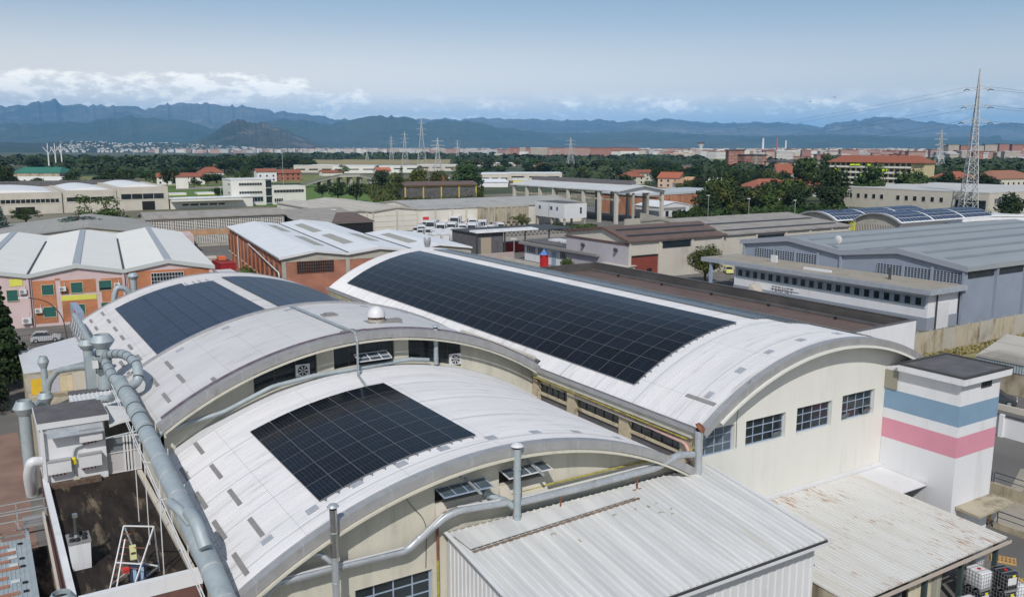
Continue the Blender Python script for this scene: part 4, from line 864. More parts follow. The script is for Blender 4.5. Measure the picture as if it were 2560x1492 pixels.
# ---- pipework on the middle hall front
duct('wall_duct','slim grey pipe crossing in front of the middle hall strip windows',[(8.1,54.0,9.4),(8.6,54.4,9.9),(12.3,54.4,10.5),(15.5,54.4,11.7),(18.5,54.4,12.05),(21.1,54.4,12.1),(25.4,54.4,12.25),(26.9,54.4,12.0)],.15,m=DUCT,every=2.4)
flue('slim grey flue with cone cap in front of the middle hall',27.5,54.4,11.6,14.5,.17,DUCT,DUCTS)
q=MB(); q.bar((21.2,53.7,14.2),(21.2,53.7,11.75),.13,.10); q.bar((20.7,66.5,14.75),(21.2,54.0,14.75),.16,.12); q.bar((21.2,54.1,14.75),(21.2,53.7,14.15),.13,.12); q.bar((21.2,53.7,11.85),(20.6,50.9,11.85),.13,.1)
tag(q.build('cable_channel',DUCT),'grey cable channel dropping over the middle hall gable to the small array','cable tray')
q=arc_band(*A2,8.7,22.2,54.45,54.6,.1,.2); tag(q.build('edge_cable',mat('dark_conduit',(.10,.06,.08),(.16,.15,.19),2,rough=.6)),'dark conduit following the front edge of the middle vault','cable')
q=arc_band(*A2,22.2,38.0,54.45,54.6,.08,.17); tag(q.build('edge_cable',MC['dark_conduit']),'dark conduit continuing right along the edge of the middle vault','cable')
bp=MB(); bp.tube([(18.55,36.85,8.4),(18.55,36.85,6.3)],.07,8); bp.tube([(18.55,36.85,8.4),(18.6,36.8,8.7),(19.0,36.7,8.85)],.06,8); d=tag(bp.build('downpipe',RUST),'dark rusty downpipe at the corner of the front lean-to','pipe')
bp=MB(); bp.tube([(18.55,36.85,6.3),(18.55,36.85,2)],.07,8); tag(bp.build('downpipe',YELP),'yellow lower pipe at the corner of the front lean-to','pipe')
def cable(label,pts,r=.018):
    q=MB(); q.tube(bezier(pts,8),r,5); tag(q.build('loose_cable',BAND),label,'cable','loose cables on the gables')
cable('thin loose cable hanging down the middle of the front gable',[(16.2,36.0,10.95),(17.0,36.9,9.7),(18.0,36.93,8.5),(17.9,36.93,6.0)])
cable('thin loose cable hanging on the pale right gable',[(39.9,35.9,12.9),(40.3,36.93,12.0),(39.9,36.93,10.5),(39.95,36.93,8.2)])
# ================================================================ RIGHT YARD
def ibc(label,x,y,z,az,dark=False,capc=None,panel=None,full=True,plank=False):
    b=thing('liquid_tank',label,'tank',(0,0,0),0,'caged liquid tanks by the lean-to'); b.location=(x,y,z); b.rotation_euler=(0,0,-math.radians(az)); ROOTS[b.name]=(0,0,0)
    q=MB(); 
    for zz in (.0,.10):
        for yy in (-.55,-.05,.45): q.box(-.5,.5,yy,yy+.1,zz,zz+.035) if zz else q.box(-.48,.48,yy,yy+.1,zz,zz+.1)
    q.build('pallet_base',CAGE,b)
    q=MB(); n=6; R_=[]
    for z_,e in ((.16,.03),(.22,0),(1.08,0),(1.14,.04)):
        pts=[]
        for cx_,cy_,a0 in ((.46-e,.56-e,0),(-.46+e,.56-e,90),(-.46+e,-.56+e,180),(.46-e,-.56+e,270)):
            for k in range(4): a=math.radians(a0+30*k); pts.append((cx_-.08*(1 if cx_>0 else -1)+.08*math.cos(a),cy_-.08*(1 if cy_>0 else -1)+.08*math.sin(a),z_))
        R_.append([q.pt(p) for p in pts])
    for a,c in zip(R_,R_[1:]):
        for k in range(16): q.face([a[k],a[(k+1)%16],c[(k+1)%16],c[k]])
    q.face(R_[-1]); q.face(R_[0][::-1]); q.build('tank_body',PLASTK if dark else PLAST,b,smooth=40)
    q=MB(); w=.014
    for x_ in (-.5,.5):
        for k in range(7): yy=-.6+1.2*k/6; q.bar((x_,yy,.14),(x_,yy,1.12),w)
        for k in range(5): zz=.2+.23*k; q.bar((x_,-.6,zz),(x_,.6,zz),w)
    for y_ in (-.6,.6):
        for k in range(6): xx=-.5+1.0*k/5; q.bar((xx,y_,.14),(xx,y_,1.12),w)
        for k in range(5): zz=.2+.23*k; q.bar((-.5,y_,zz),(.5,y_,zz),w)
    for yy in (-.25,.25): q.bar((-.5,yy,1.16),(.5,yy,1.16),.03)
    q.build('cage',CAGE,b)
    q=MB(); q.lathe((0,0),[(.11,1.14),(.11,1.19),(.03,1.2)],12); q.build('cap',RED if capc else RUBBER,b)
    if panel:
        q=MB(); q.box(-.42,.22,-.625,-.612,.5,.95); q.build('label_plate',MC['white_paint_metal'],b)
        q=MB(); q.box(-.1,.12,-.63,-.612,.98,1.1); q.build('yellow_label',mat('label_yellow' ,(.75,.70,.0),rough=.5) if 'label_yellow' not in MC else MC['label_yellow'],b)
    if plank: q=MB(); q.box(.28,.52,-.6,.6,1.17,1.2); q.build('plank',WOOD,b)
    return b
ibc('white caged tank with red cap, stacked on a black one by the lean-to corner',48.95,25.75,1.2,8,capc=1)
ibc('black caged tank at the bottom of the white-topped stack',48.95,25.75,0,8,dark=True,panel=1)
ibc('black caged tank with red cap and white plate, top of the black stack',50.15,24.85,1.2,14,dark=True,capc=1,panel=1)
ibc('black caged tank underneath the other black one',50.15,24.85,0,14,dark=True,panel=1)
ibc('white caged tank with a pale plank on top, right of the black stack',51.6,24.9,0,20,plank=True)
ibc('white caged tank standing just behind the lean-to corner, upper one',50.9,27.3,1.2,5)
ibc('white caged tank standing just behind the lean-to corner, lower one',50.9,27.3,0,5)
ibc('lone white caged tank with black cap at the bottom edge',47.3,25.1,0,10)
def pallet(x,y,z,az,label=None,group='wooden pallets in the right yard',c=None):
    b=thing('wooden_pallet',label,'pallet',(0,0,0),0,group); b.location=(x,y,z); b.rotation_euler=(0,0,-math.radians(az)); ROOTS[b.name]=(0,0,0)
    for k in range(3): q=MB(); q.box(-.6,.6,-.4+.35*k,-.3+.35*k,0,.10); q.build('bearer',WOOD,b)
    q=MB(); 
    for k in range(7): q.box(-.6+.185*k,-.6+.185*k+.09,-.4,.4,.10,.125)
    q.build('deck_slats',WOOD,b); return b
p0=pallet(56.1,28.0,0.0,60,'lone wooden pallet lying flat on the asphalt'); p0.scale=(1.25,1.15,1)
pn=['bottom','second','third','fourth','top']
for k in range(5): pallet(53.2+.03*(k%2),25.0,.14*k,20+3*(k%2),'%s pallet of the stack at the bottom right corner'%pn[k])
for k in range(6):
    w=MB(); random.seed(k)
    for j in range(6): w.bar((60.3+random.uniform(0,.5),31.6+.25*k,.1+.2*j),(61.0,31.6+.25*k+random.uniform(-.1,.2),.1+.2*j+.05),.09)
    tag(w.build('offcut_stack',WOOD),'small heap of wooden offcuts against the striped tower','wood heap','offcut heaps at the tower foot')
q=MB(); q.box(57.1,58.0,29.0,29.9,.004,.012); tag(q.build('manhole_cover',BITU2),kind='structure')
def railing(x0,y0,x1,y1,label,z=.7,n=3):
    b=thing('guard_railing',label,'railing',(x0,y0,z),0,'guard railings on the low walls'); a=Vector((x0,y0,z)); e=Vector((x1,y1,z)); 
    for k in range(n):
        p=a.lerp(e,k/n); r=a.lerp(e,(k+.93)/n); q=MB(); q.tube([p,p+uz*.75,p.lerp(r,.03)+uz*.85,p.lerp(r,.97)+uz*.85,r+uz*.75,r],.035,6); q.tube([p+uz*.4,r+uz*.4],.03,6); q.build('rail_panel',mat('navy_rail',(.03,.04,.07),rough=.5) if 'navy_rail' not in MC else MC['navy_rail'],b)
wl_=MB(); wl_.box(66.5,66.8,26,36.4,0,1.0); 
def wall_thing(name,label,x0,x1,y0,y1,z1,m,cat='wall'):
    q=MB(); q.box(x0,x1,y0,y1,0,z1); return tag(q.build(name,m),label,cat)
wall_thing('retaining_wall','stained low retaining wall with blue railing beyond the tower',66.6,66.9,24,37.4,.95,CONCD); railing(66.75,37.2,66.75,24.5,'dark blue tubular railing on the stained retaining wall',.95,5)
wall_thing('low_wall','low stained kerb wall near the pallets right of the tower',60.6,60.85,21,31.2,.45,CONCD); railing(60.7,31,60.7,21.5,'dark railing along the low kerb wall by the pallets',.45,4)
wall_thing('boundary_wall','white boundary wall with dark coping right of the tower',81.2,81.5,30,44.4,2.0,WHITEP)
q=MB(); q.box(81.1,81.6,30,44.45,2.005,2.08); tag(q.build('wall_coping',BAND),'dark coping on the white boundary wall','coping')
q=MB(); q.box(80.9,81.2,41.7,42.1,0,2.2); tag(q.build('wall_pier',WHITEP),'white pier of the boundary wall','pier')
wall_thing('street_kerb_wall','pale low wall between the street and the grey hatchback',89.6,89.9,36,52,.6,CONCL)
cw=thing('panel_wall','long concrete panel wall in front of the grey hall','wall',(115,65.5,0))
k=0
for i in range(20):
    x=83+i*2.95
    q=MB(); q.box(x+.12,x+2.83,65.45,65.55,.3,3.1); q.build('concrete_panel',CONCD if i%3 else CONC,cw)
    q=MB(); q.box(x-.12,x+.12,65.35,65.65,0,3.3); q.build('wall_post',CONC,cw)
q=MB(); q.box(82.9,142,65.4,65.6,0,.29); q.build('plinth',CONCD,cw)
sh=thing('corrugated_shed','low corrugated shed with blue-grey fascia at the right edge','shed',(104,52,0))
q=MB(); q.hexa([(96.2,44,3.55),(109,44,3.95),(109,56.8,3.95),(96.2,53.4,3.55),(96.2,44,3.65),(109,44,4.05),(109,56.8,4.05),(96.2,53.4,3.65)]); q.build('roof',TANR,sh)
rib_sheet(96.2,109,44,53.2,3.72,3.74,.4,.06,'roof_sheet',FIBRE,sh)
q=MB(); q.box(96.4,96.6,44,53.3,0,2.9); q.build('wall',CONCD,sh)
rib_wall('X',96.35,44,53.4,2.5,3.6,.3,.05,'fascia',DUCT,sh)
q=MB(); q.bar((96.2,53.3,0),(96.2,53.3,2.7),.12); q.build('downpipe',BROWNT,sh)
# ================================================================ NEIGHBOURING BUILDINGS
def hall(name,label,cat,x0,x1,y0,y1,prof,wallm,roofm,az=0.,axis='Y',ov=.4,th=.25,fm=None,group=None,wz=None):
    """hall whose roof profile runs across x (axis 'Y': ridges along y) or across y (axis 'X'); prof = [(u,z)...]"""
    root=thing(name,label,cat,((x0+x1)/2,(y0+y1)/2,0),az,group)
    body=[(u,z-th-.02) for u,z in prof]; a,b=prof[0][0],prof[-1][0]
    q=MB(); poly=[(a,0)]+body+[(b,0)]; poly=poly[::-1]
    (q.prismY(poly,y0,y1) if axis=='Y' else q.prismX(poly[::-1],x0,x1)); q.build('wall',wallm,root)
    e=[(prof[0][0]-ov,prof[0][1]-ov*(prof[1][1]-prof[0][1])/(prof[1][0]-prof[0][0]))]+list(prof[1:-1])+[(prof[-1][0]+ov,prof[-1][1]+ov*(prof[-1][1]-prof[-2][1])/(prof[-1][0]-prof[-2][0]))]
    if len(prof)==2: e=[(prof[0][0]-ov,prof[0][1]),(prof[1][0]+ov,prof[1][1])]
    poly=e+[(u,z-th) for u,z in e[::-1]]
    q=MB()
    if axis=='Y': q.prismY(poly[::-1],y0-ov,y1+ov)
    else: q.prismX(poly,x0-ov,x1+ov)
    q.build('roof',roofm,root)
    if fm:
        q=MB(); pl=[(u,z+.04) for u,z in e]+[(u,z-th-.08) for u,z in e[::-1]]
        if axis=='Y': q.prismY(pl[::-1],y0-ov-.06,y0-ov-.005)
        else: q.prismX(pl,x0-ov-.06,x0-ov-.005)
        q.build('fascia',fm,root)
    return root
def pbox(root,name,m,*b,label=None):
    q=MB(); q.box(*b); return q.build(name,m,root,label=label)
AZ=6.648
# ---- left brick works with pink piers
bl=hall('brick_factory','brick factory with pink piers, green shutters and broad white zigzag roof','factory',-24.4,15.6,148.5,213,[(-24.4,8.2),(-17.7,9.4),(-11.1,8.2),(-4.45,9.4),(2.2,8.2),(8.85,9.4),(15.6,8.1)],PINK,mat('plain_white_roof',(.74,.735,.70),(.70,.695,.665),.2,rough=.6,dirt=(.52,.51,.47),dscale=.3,dlo=.6,dhi=.9),AZ,ov=.35,th=.5,fm=mat('pale_grey_fascia',(.44,.47,.47),rough=.6))
def sk(x,y0,y1,w,m,z0,z1=None): pbox(bl,'ridge_light' if m is SKYG else 'valley_gutter',m,x-w,x+w,y0,y1,z0,z1)
SKYG=mat('ridge_light_grey',(.36,.385,.41),(.30,.32,.35),1,rough=.4)
for x in (-17.7,-4.45,8.85): sk(x,148.7,212.5,.55,SKYG,9.28,9.44)
for x in (-11.1,2.2): sk(x,148.3,200,.17,BAND,8.1,8.30)
for (x0,x1,z0,z1) in ((-10.65,-7.55,.5,7.1),(-6.85,-1.95,4.9,6.95),(-6.85,-1.95,.5,3.75),(-1.2,1.85,.5,6.9),(2.75,15.0,.5,7.75),(-7.55,-6.85,7.05,7.35)):
    pbox(bl,'brick_infill',BRK,x0,x1,148.44,148.5,z0,z1)
pbox(bl,'yellow_band',YEL,-6.85,-1.95,148.43,148.5,3.78,4.55); pbox(bl,'yellow_band',YEL,-13.6,-11.9,148.43,148.5,6.5,7.6)
pbox(bl,'brick_infill',BRK,15.6,15.66,149.2,212,.4,7.0)
for x in (-11.1,2.2,15.35): pbox(bl,'pier',PINK,x-.32,x+.32,148.3,148.5,0,7.75)
for x in (-11.0,2.3): 
    q=MB(); q.tube([(x,148.2,7.6),(x,148.2,0)],.07,6); q.build('downpipe',BROWNT,bl)
frb=mat('beige_frame',(.55,.46,.32),rough=.7)
for (x0,x1,z0,z1,half) in ((-9.5,-7.75,4.8,6.5,0),(-5.5,-3.75,4.85,6.6,0),(-1.55,.35,5.0,6.65,1),(-9.5,-7.7,1.35,3.05,0),(-5.4,-3.65,1.4,3.15,0),(-1.45,.3,1.5,3.15,0),(-14.2,-12.6,4.2,6.0,0),(-17.5,-15.8,4.2,6.0,0)):
    w=window(bl,'Y',148.36,x0,x1,z0,z1,1,1,frb,GRN,bar=.055,depth=.12)
    if half: pbox(w,'dark_gap',BLACK,x0+.12,x1-.12,148.37,148.385,z0+.1,z0+.45)
window(bl,'Y',148.3,6.1,11.1,5.35,7.35,11,3,MC['white_paint_metal'],DGLASS,bar=.06,depth=.15)
def acu(label,x,y,z,w=1.0,az=AZ,dark=False):
    c=thing('air_conditioner',label,'air conditioner',(x,y,z),az,'wall air conditioners')
    pbox(c,'casing',MC['white_paint_metal'],x-w/2,x+w/2,y-.4,y,z,z+w*.7)
    q=MB(); q.tube([(x-.12,y-.41,z+w*.35),(x-.12,y-.43,z+w*.35)],.27*w,16); q.build('fan_grille',SLOT,c)
    q=MB(); q.tube([(x+w*.3,y-.1,z+w*.7),(x+w*.3,y-.05,z+w*1.3)],.04,6); q.build('hose',MC['white_paint_metal'],c)
acu('air conditioner on the pink wall just left of the first pier',-11.95,148.4,5.3)
acu('air conditioner right of the upper-left shuttered window',-6.6,148.3,5.35)
acu('air conditioner right of the half-open shutter',1.1,148.3,5.5,.9)
acu('air conditioner left of the lower-left shuttered window',-10.1,148.4,2.2)
acu('larger air conditioner low on the pink wall near the conifer',-11.8,148.3,.7,1.3)
# ---- centre brick works
bc=hall('brick_factory','red brick factory with three-ridged light roof and tan roof strips','factory',26.6,49.4,147.0,212,[(26.6,9.0),(32.4,9.95),(37.9,9.2),(43.6,9.95),(49.4,9.25)],BRK2,LRIB,AZ,ov=.5,th=.3,fm=MC['white_paint_metal'])
q=MB(); q.prismY([(49.42,0),(49.42,8.9),(54.9,9.6),(60.8,8.85),(60.8,0)][::-1],147.0,178); q.build('wing_wall',BRK2,bc)
q=MB(); q.prismY([(49.93,9.33),(54.9,9.97),(61.3,9.12),(61.3,8.85),(54.9,9.65),(49.93,9.0)][::-1],146.5,178.5); q.build('wing_roof',LRIB,bc)
for x,ye in ((37.95,211),(49.65,178)): pbox(bc,'valley_gutter',BAND,x-.12,x+.12,146.6,ye,9.15,9.30)
for (x,y0,y1,s) in ((40.9,183,203,1),(34.9,186,203,-1),(41,158,176,1),(35.3,157,175,-1),(46.6,160,176,-1),(52.3,154,172,1)):
    zc=lambda u: np.interp(u,[26.6,32.4,37.9,43.6,49.4,54.9,60.8],[9.0,9.95,9.2,9.95,9.25,9.95,9.2])+.03
    q=MB(); q.hexa([(x-.9,y0,zc(x-.9)),(x+.9,y0,zc(x+.9)),(x+.9,y1,zc(x+.9)),(x-.9,y1,zc(x-.9)),(x-.9,y0,zc(x-.9)+.05),(x+.9,y0,zc(x+.9)+.05),(x+.9,y1,zc(x+.9)+.05),(x-.9,y1,zc(x-.9)+.05)]); q.build('roof_strip',SKYL,bc)
q=MB(); q.prismY([(26.58,8.05),(26.58,8.62),(32.4,9.55),(37.9,8.85),(43.6,9.55),(49.4,8.9),(54.9,9.55),(60.8,8.8),(60.8,8.0),(49.4,8.0),(37.9,8.0)],146.93,146.99); q.build('concrete_gable_band',CONC,bc)
for x in (26.9,37.9,49.4,60.8): pbox(bc,'pier',CONC,x-.35,x+.35,146.85,146.99,0,8.4)
window(bc,'Y',146.9,29.05,35.45,6.0,8.1,16,4,RUST,DGLASS,bar=.06,depth=.08)
pbox(bc,'dark_window',DGLASS,53.2,55.4,146.9,146.99,6.0,7.4); pbox(bc,'brick_infill',BRK,55.6,59.0,146.92,146.99,5.6,7.4)
for k in range(13):
    y=150.5+k*5.1; window(bc,'X',26.5,y,y+2.0,3.2,7.2,2,5,RUST,DGLASS,bar=.05,depth=.07)
    pbox(bc,'window_sill',CREAM,26.36,26.55,y-.1,y+2.1,3.0,3.15); pbox(bc,'brick_pilaster',BRK,26.4,26.59,y-1.6,y-1.25,0,8.3)
q=MB(); q.tube([(26.2,181,7.9),(26.2,148.4,6.2),(26.2,147.9,5.9),(26.2,147.6,0)],.12,6); q.build('white_downpipe',MC['white_paint_metal'],bc)
q=MB(); q.tube([(26.2,196,8.2),(26.2,196,1)],.1,6); q.build('white_downpipe',MC['white_paint_metal'],bc)
q=MB(); q.box(26.0,26.3,146.6,212,8.62,8.85); q.build('gutter',FASC,bc)
sv=thing('roof_flue','fat grey flue with conical neck rising behind the long dark array','flue',(51.2,143,6.5),AZ)
q=MB(); q.lathe((51.2,143.0),[(.38,6.5),(.38,9.9),(.62,10.6),(.62,11.5),(.58,11.6)],14); q.build('shaft',DUCTS,sv,smooth=40)
# ---- hollow-block long building
hb=hall('long_workshop','long tan workshop with two rows of white hollow-block grilles','workshop',39.6,77.3,250,262,[(250,8.4),(256,9.7),(262,8.4)],CONC,FIBRE,0,axis='X',ov=.6,th=.25)
HBW=mat('white_grille_block',(.74,.72,.67),rough=.9); ORB=brick('orange_band_brick',(.48,.25,.12),(.42,.21,.10),(.42,.30,.2),w=.5,h=.2)
for k in range(6):
    x=40.1+k*6.2
    for z0,z1 in ((5.0,7.5),(.9,3.0)):
        if z0<2 and k in (0,): continue
        if z0<2 and k==1: pbox(hb,'dark_opening',BLACK,x,x+2,249.9,250,.2,2.6); continue
        g_=MB(lambda p:(p[0],249.86+p[1],p[2])); n=9; m_=6
        for i in range(n+1): u=x+5.6*i/n; g_.box(u-.06,u+.06,0,.12,z0,z1)
        for j in range(m_+1): v=z0+(z1-z0)*j/m_; g_.box(x,x+5.6,.005,.11,v-.055,v+.055)
        fo=g_.build('block_grille',HBW,hb); pbox(fo,'dark_back',DGLASS,x,x+5.6,249.97,249.985,z0,z1)
    pbox(hb,'brick_band',ORB,x-.2,x+5.8,249.9,250,3.2,4.7); pbox(hb,'pier',CONC,x-.5,x-.2,249.75,250,0,8)
g_=MB(); 
for i in range(9): y=250.6+i*1.25; g_.box(39.4,39.5,y,y+.15,5,7.4)
for j in range(7): g_.box(39.41,39.49,250.6,260.8,5+.4*j,5.12+.4*j)
g_.build('side_grille',HBW,hb)
# ---- office/hall strip at far left with glazing and white roofs
lb=thing('glazed_warehouse','low tan warehouse with dark ribbon glazing and three white vaulted roofs','warehouse',(33,440,0))
for i,(x0,x1,zt_,gl) in enumerate(((-25,32.4,8.9,(4.3,6.5)),(32.6,53.9,9.3,(4.4,6.8)),(54.1,74.6,10.2,(4.6,7.6)))):
    pbox(lb,'wall',CONCL,x0,x1,414+(-1.2 if i==0 else (-.4 if i==1 else 0)),480,0,zt_)
    y=414+(-1.2 if i==0 else (-.4 if i==1 else 0))
    n=int((x1-x0-2)/4); 
    w=window(lb,'Y',y-.12,x0+1.4 if i else 8,x1-.8,gl[0],gl[1],n,1,CONCL,DGLASS,bar=.25,depth=.1)
    q=MB(); xa,xb=max(x0,-6)+1,x1-1; m_=14
    for k in range(m_):
        u0=xa+(xb-xa)*k/m_; u1=xa+(xb-xa)*(k+1)/m_; f_=lambda u: zt_-.3+1.5*math.sin(PI*(u-xa)/(xb-xa)); q.hexa([(u0,y+4,zt_-.4),(u1,y+4,zt_-.4),(u1,478,zt_-.4),(u0,478,zt_-.4),(u0,y+4,f_(u0)),(u1,y+4,f_(u1)),(u1,478,f_(u1)),(u0,478,f_(u0))])
    q.build('vaulted_roof',LRIB,lb,smooth=40)
pbox(lb,'dark_doorway',BLACK,64.2,69.5,413.9,414,0,3.9); pbox(lb,'dark_doorway',BLACK,15,22,412.7,412.8,0,3.0)
pbox(lb,'rear_parapet',BITU2,-25,74.6,480,480.4,0,11.6); pbox(lb,'pier',CONCL,74.4,75.3,413.5,480,0,10.4)
# ---- cream office block with stair tower and low wing
ob=thing('office_block','pale office block with ribbon windows and a glazed stair slot','office building',(110,428,0))
pbox(ob,'wall',CREAMW,105,121.5,420,436,0,12.4); pbox(ob,'stair_slot',DGLASS,121.5,124.6,421,434,0,11.8); pbox(ob,'side_wing',CREAMW,124.6,141.5,420.5,434,0,8.8)
pbox(ob,'low_wing',CREAMW,76,113,413,419.9,0,4.6); pbox(ob,'wing_roof',LRIB,75.5,113.5,412.5,420,4.62,5.0); pbox(ob,'canopy_edge',CREAMW,76,108,409,412.9,3.5,3.9)
for z0,z1 in ((9.4,11.0),(5.5,7.0)): window(ob,'Y',419.88,108.5,119.8,z0,z1,9,1,CREAMW,DGLASS,bar=.15,depth=.1); window(ob,'X',104.88,421.5,426,z0,z1,2,1,CREAMW,DGLASS,bar=.3,depth=.1)
window(ob,'Y',420.38,125.4,140.6,5.6,7.3,10,1,CREAMW,DGLASS,bar=.12,depth=.1); window(ob,'Y',419.88,108.6,120,1.8,4.2,8,1,BFRAME,DGLASS,bar=.12,depth=.1)
window(ob,'Y',420.38,125.4,130,1.0,3.2,4,1,CREAMW,DGLASS,bar=.2,depth=.1); window(ob,'Y',412.9,80,101,.3,3.2,5,1,CREAMW,DGLASS,bar=.8,depth=.09)
for z in (.5,4.0,8.0,11.9): pbox(ob,'stair_landing',DUCT,121.6,124.5,420.2,421,z,z+.5)
pbox(ob,'roof_cap',LRIB,104.7,124,419.8,436.2,12.42,12.75)
for (x,lab) in ((84,'left small lime-edged flat canopy behind the low office wing'),(97,'right small lime-edged flat canopy behind the low office wing')):
    c=thing('flat_canopy',lab,'canopy',(x,440,0)); pbox(c,'roof',LRIB,x-4,x+4,437,443,5.2,6.0); pbox(c,'lime_edge',YEL,x-4,x+4,436.9,436.98,4.9,5.2)
    for dx in (-3.6,3.6): pbox(c,'post',CONC,x+dx,x+dx+.3,437.2,437.5,0,4.9)
# ---- big tan hall with brown canopy
DWW=mat('dirty_white_panel',(.62,.60,.54),(.57,.55,.49),.3,rough=.9,dirt=(.42,.38,.31),dscale=.5,dlo=.56,dhi=.85,stretch=(1,1,.3))
th_=hall('tan_warehouse','broad tan-roofed warehouse with dirty white panel walls behind the trucks','warehouse',99.5,126.8,263.0,330,[(99.5,6.75),(105.8,7.4),(110.6,6.95),(119.1,8.0),(126.8,7.25)],DWW,TANR,0,ov=.4,th=.3,fm=CONC)
pbox(th_,'dark_window',DGLASS,100.5,106.0,262.9,262.98,4.2,6.2)
for x in (99.6,108.5,110.6,119.1,126.7): pbox(th_,'pier',CONCL,x-.25,x+.25,262.7,262.99,0,6.9)
for z in (1.5,3.3,5.1): pbox(th_,'panel_joint',CONC,110.9,126.5,262.95,262.99,z,z+.08)
tw=hall('tan_warehouse','long dirty white warehouse wing with grey roof between the trucks and the silos','warehouse',126.9,195,262.6,300,[(262.6,7.1),(281,9.0),(300,7.1)],DWW,mat('pale_grey_roof',(.36,.36,.345),(.31,.31,.30),.2,rough=.8,dirt=(.24,.23,.21),dscale=.2),0,axis='X',ov=.35,th=.3)
for x in (133,139.5,145): pbox(tw,'pier',CONCL,x,x+.5,262.3,262.59,0,6.7)
pbox(tw,'red_door',RED,145.6,146.8,262.45,262.59,.4,2.8)
q=MB(); q.grid(lambda i,j:(147.2+i*.45,262.52,.6+j*.5+.3*math.sin(i*1.3)),4,4); q.build('mural_patch',mat('mint_paint',(.20,.50,.40),(.42,.36,.40),.8,rough=.9),tw)
fc=hall('fibre_roof_shed','grey and brown sheet-roofed lean-to with dark open front behind the white zigzag roofs','shed',78.5,99.3,236,263,[(236,6.0),(263,8.6)],BLACK,FIBRE,0,axis='X',ov=.3,th=.2)
pbox(fc,'brown_roof_part',BROWNR,86.0,99.4,235.4,249,6.32,7.6) if False else None
q=MB(); q.hexa([(86.5,235.6,6.05),(99.7,235.6,6.05),(99.7,252,7.7),(94,252,7.7),(86.5,235.6,6.14),(99.7,235.6,6.14),(99.7,252,7.8),(94,252,7.8)]); q.build('brown_roof_part',BROWNR,fc)
pbox(fc,'blue_panel',BLUE,78.7,82,235.9,235.99,0,3)
# ---- concrete hoppers next to the warehouse
sl=thing('concrete_hopper','weathered ribbed concrete hopper block beside the truck yard','hopper',(158,262,0))
pbox(sl,'body',CONCD,149.8,166.5,256,262.5,1.9,6.9); pbox(sl,'top_rim',CONC,149.6,166.8,255.8,262.55,6.9,7.3)
for k in range(8): pbox(sl,'rib',CONC,150+k*2.3,150.5+k*2.3,255.4,256,1.0,6.9)
pbox(sl,'base',CONCD,150.5,166,256.5,262.4,0,1.88)
# ---- open concrete frame hall
ff=thing('open_frame_hall','tall open concrete frame with light roof and no walls','open hall',(209,285,0))
FRC=mat('frame_concrete',(.50,.48,.44),(.44,.42,.38),.5,rough=.9,dirt=(.27,.25,.21),dscale=.5,dlo=.58,dhi=.85,stretch=(1,1,.3))
for k in range(8):
    y=245.5+k*9.9
    pbox(ff,'column',FRC,197.4,198.5,y-.6,y+.6,0,11.6); pbox(ff,'column',FRC,219.2,220.3,y-.6,y+.6,0,11.2)
    q=MB(); q.box(198.5,199.2,y-.35,y+.35,7.6,8.3); q.build('corbel',CONC,ff)
for x in (205.5,212.5): pbox(ff,'column',CONC,x,x+.7,245.1,245.8,0,11.3)
pbox(ff,'crane_beam',CONCD,198.6,199.3,245,315.5,8.3,9.0); pbox(ff,'crane_beam',CONCD,218.6,219.1,245,315.5,8.3,9.0)
pl_=[(197,12.1),(209.5,13.8),(220.8,11.7),(220.8,11.35),(209.5,13.4),(197,11.7)]
q=MB(); q.prismY(pl_[::-1],243.5,317); q.build('roof',mat('white_grey_roof',(.55,.565,.575),(.48,.49,.50),.2,rough=.6),ff)
q=MB(); q.prismY([(197.5,11.65),(209.5,13.35),(220.4,11.4),(220.2,10.9),(198,11.1)][::-1],244.6,245.0); q.build('gable_panel',LRIB,ff)
pbox(ff,'ridge_box',mat('ridge_vent_grey',(.13,.12,.125),rough=.8),208.3,210.8,250,317,13.5,15.2)
pbox(ff,'upstand_wall',CONC,197.6,219.9,240,240.4,0,2.2)
ct=thing('raised_cabin','white metal cabin raised on stubby concrete legs in front of the frame hall','cabin',(182,290,0))
pbox(ct,'body',MC['white_paint_metal'],171,180.5,240,258,3.4,8.5) 
for y in (240.4,248,257): 
    for x in (171.3,179.8): pbox(ct,'leg',CONC,x,x+.6,y,y+.6,0,3.38)
for (y0,y1) in ((254.2,255.6),(247,248.6),(243.6,244.8)): window(ct,'X',170.9,y0,y1,6.0,7.3,2,1,BFRAME,DGLASS,bar=.1,depth=.09)
window(ct,'Y',239.9,177.4,178.5,4.9,7.2,1,2,MC['white_paint_metal'],DGLASS,bar=.1,depth=.09); pbox(ct,'roof',BITU2,171.3,180.2,240.3,257.7,8.51,8.6)
pbox(ct,'panel_joint',BAND,170.97,171,249.2,249.35,3.4,8.5)
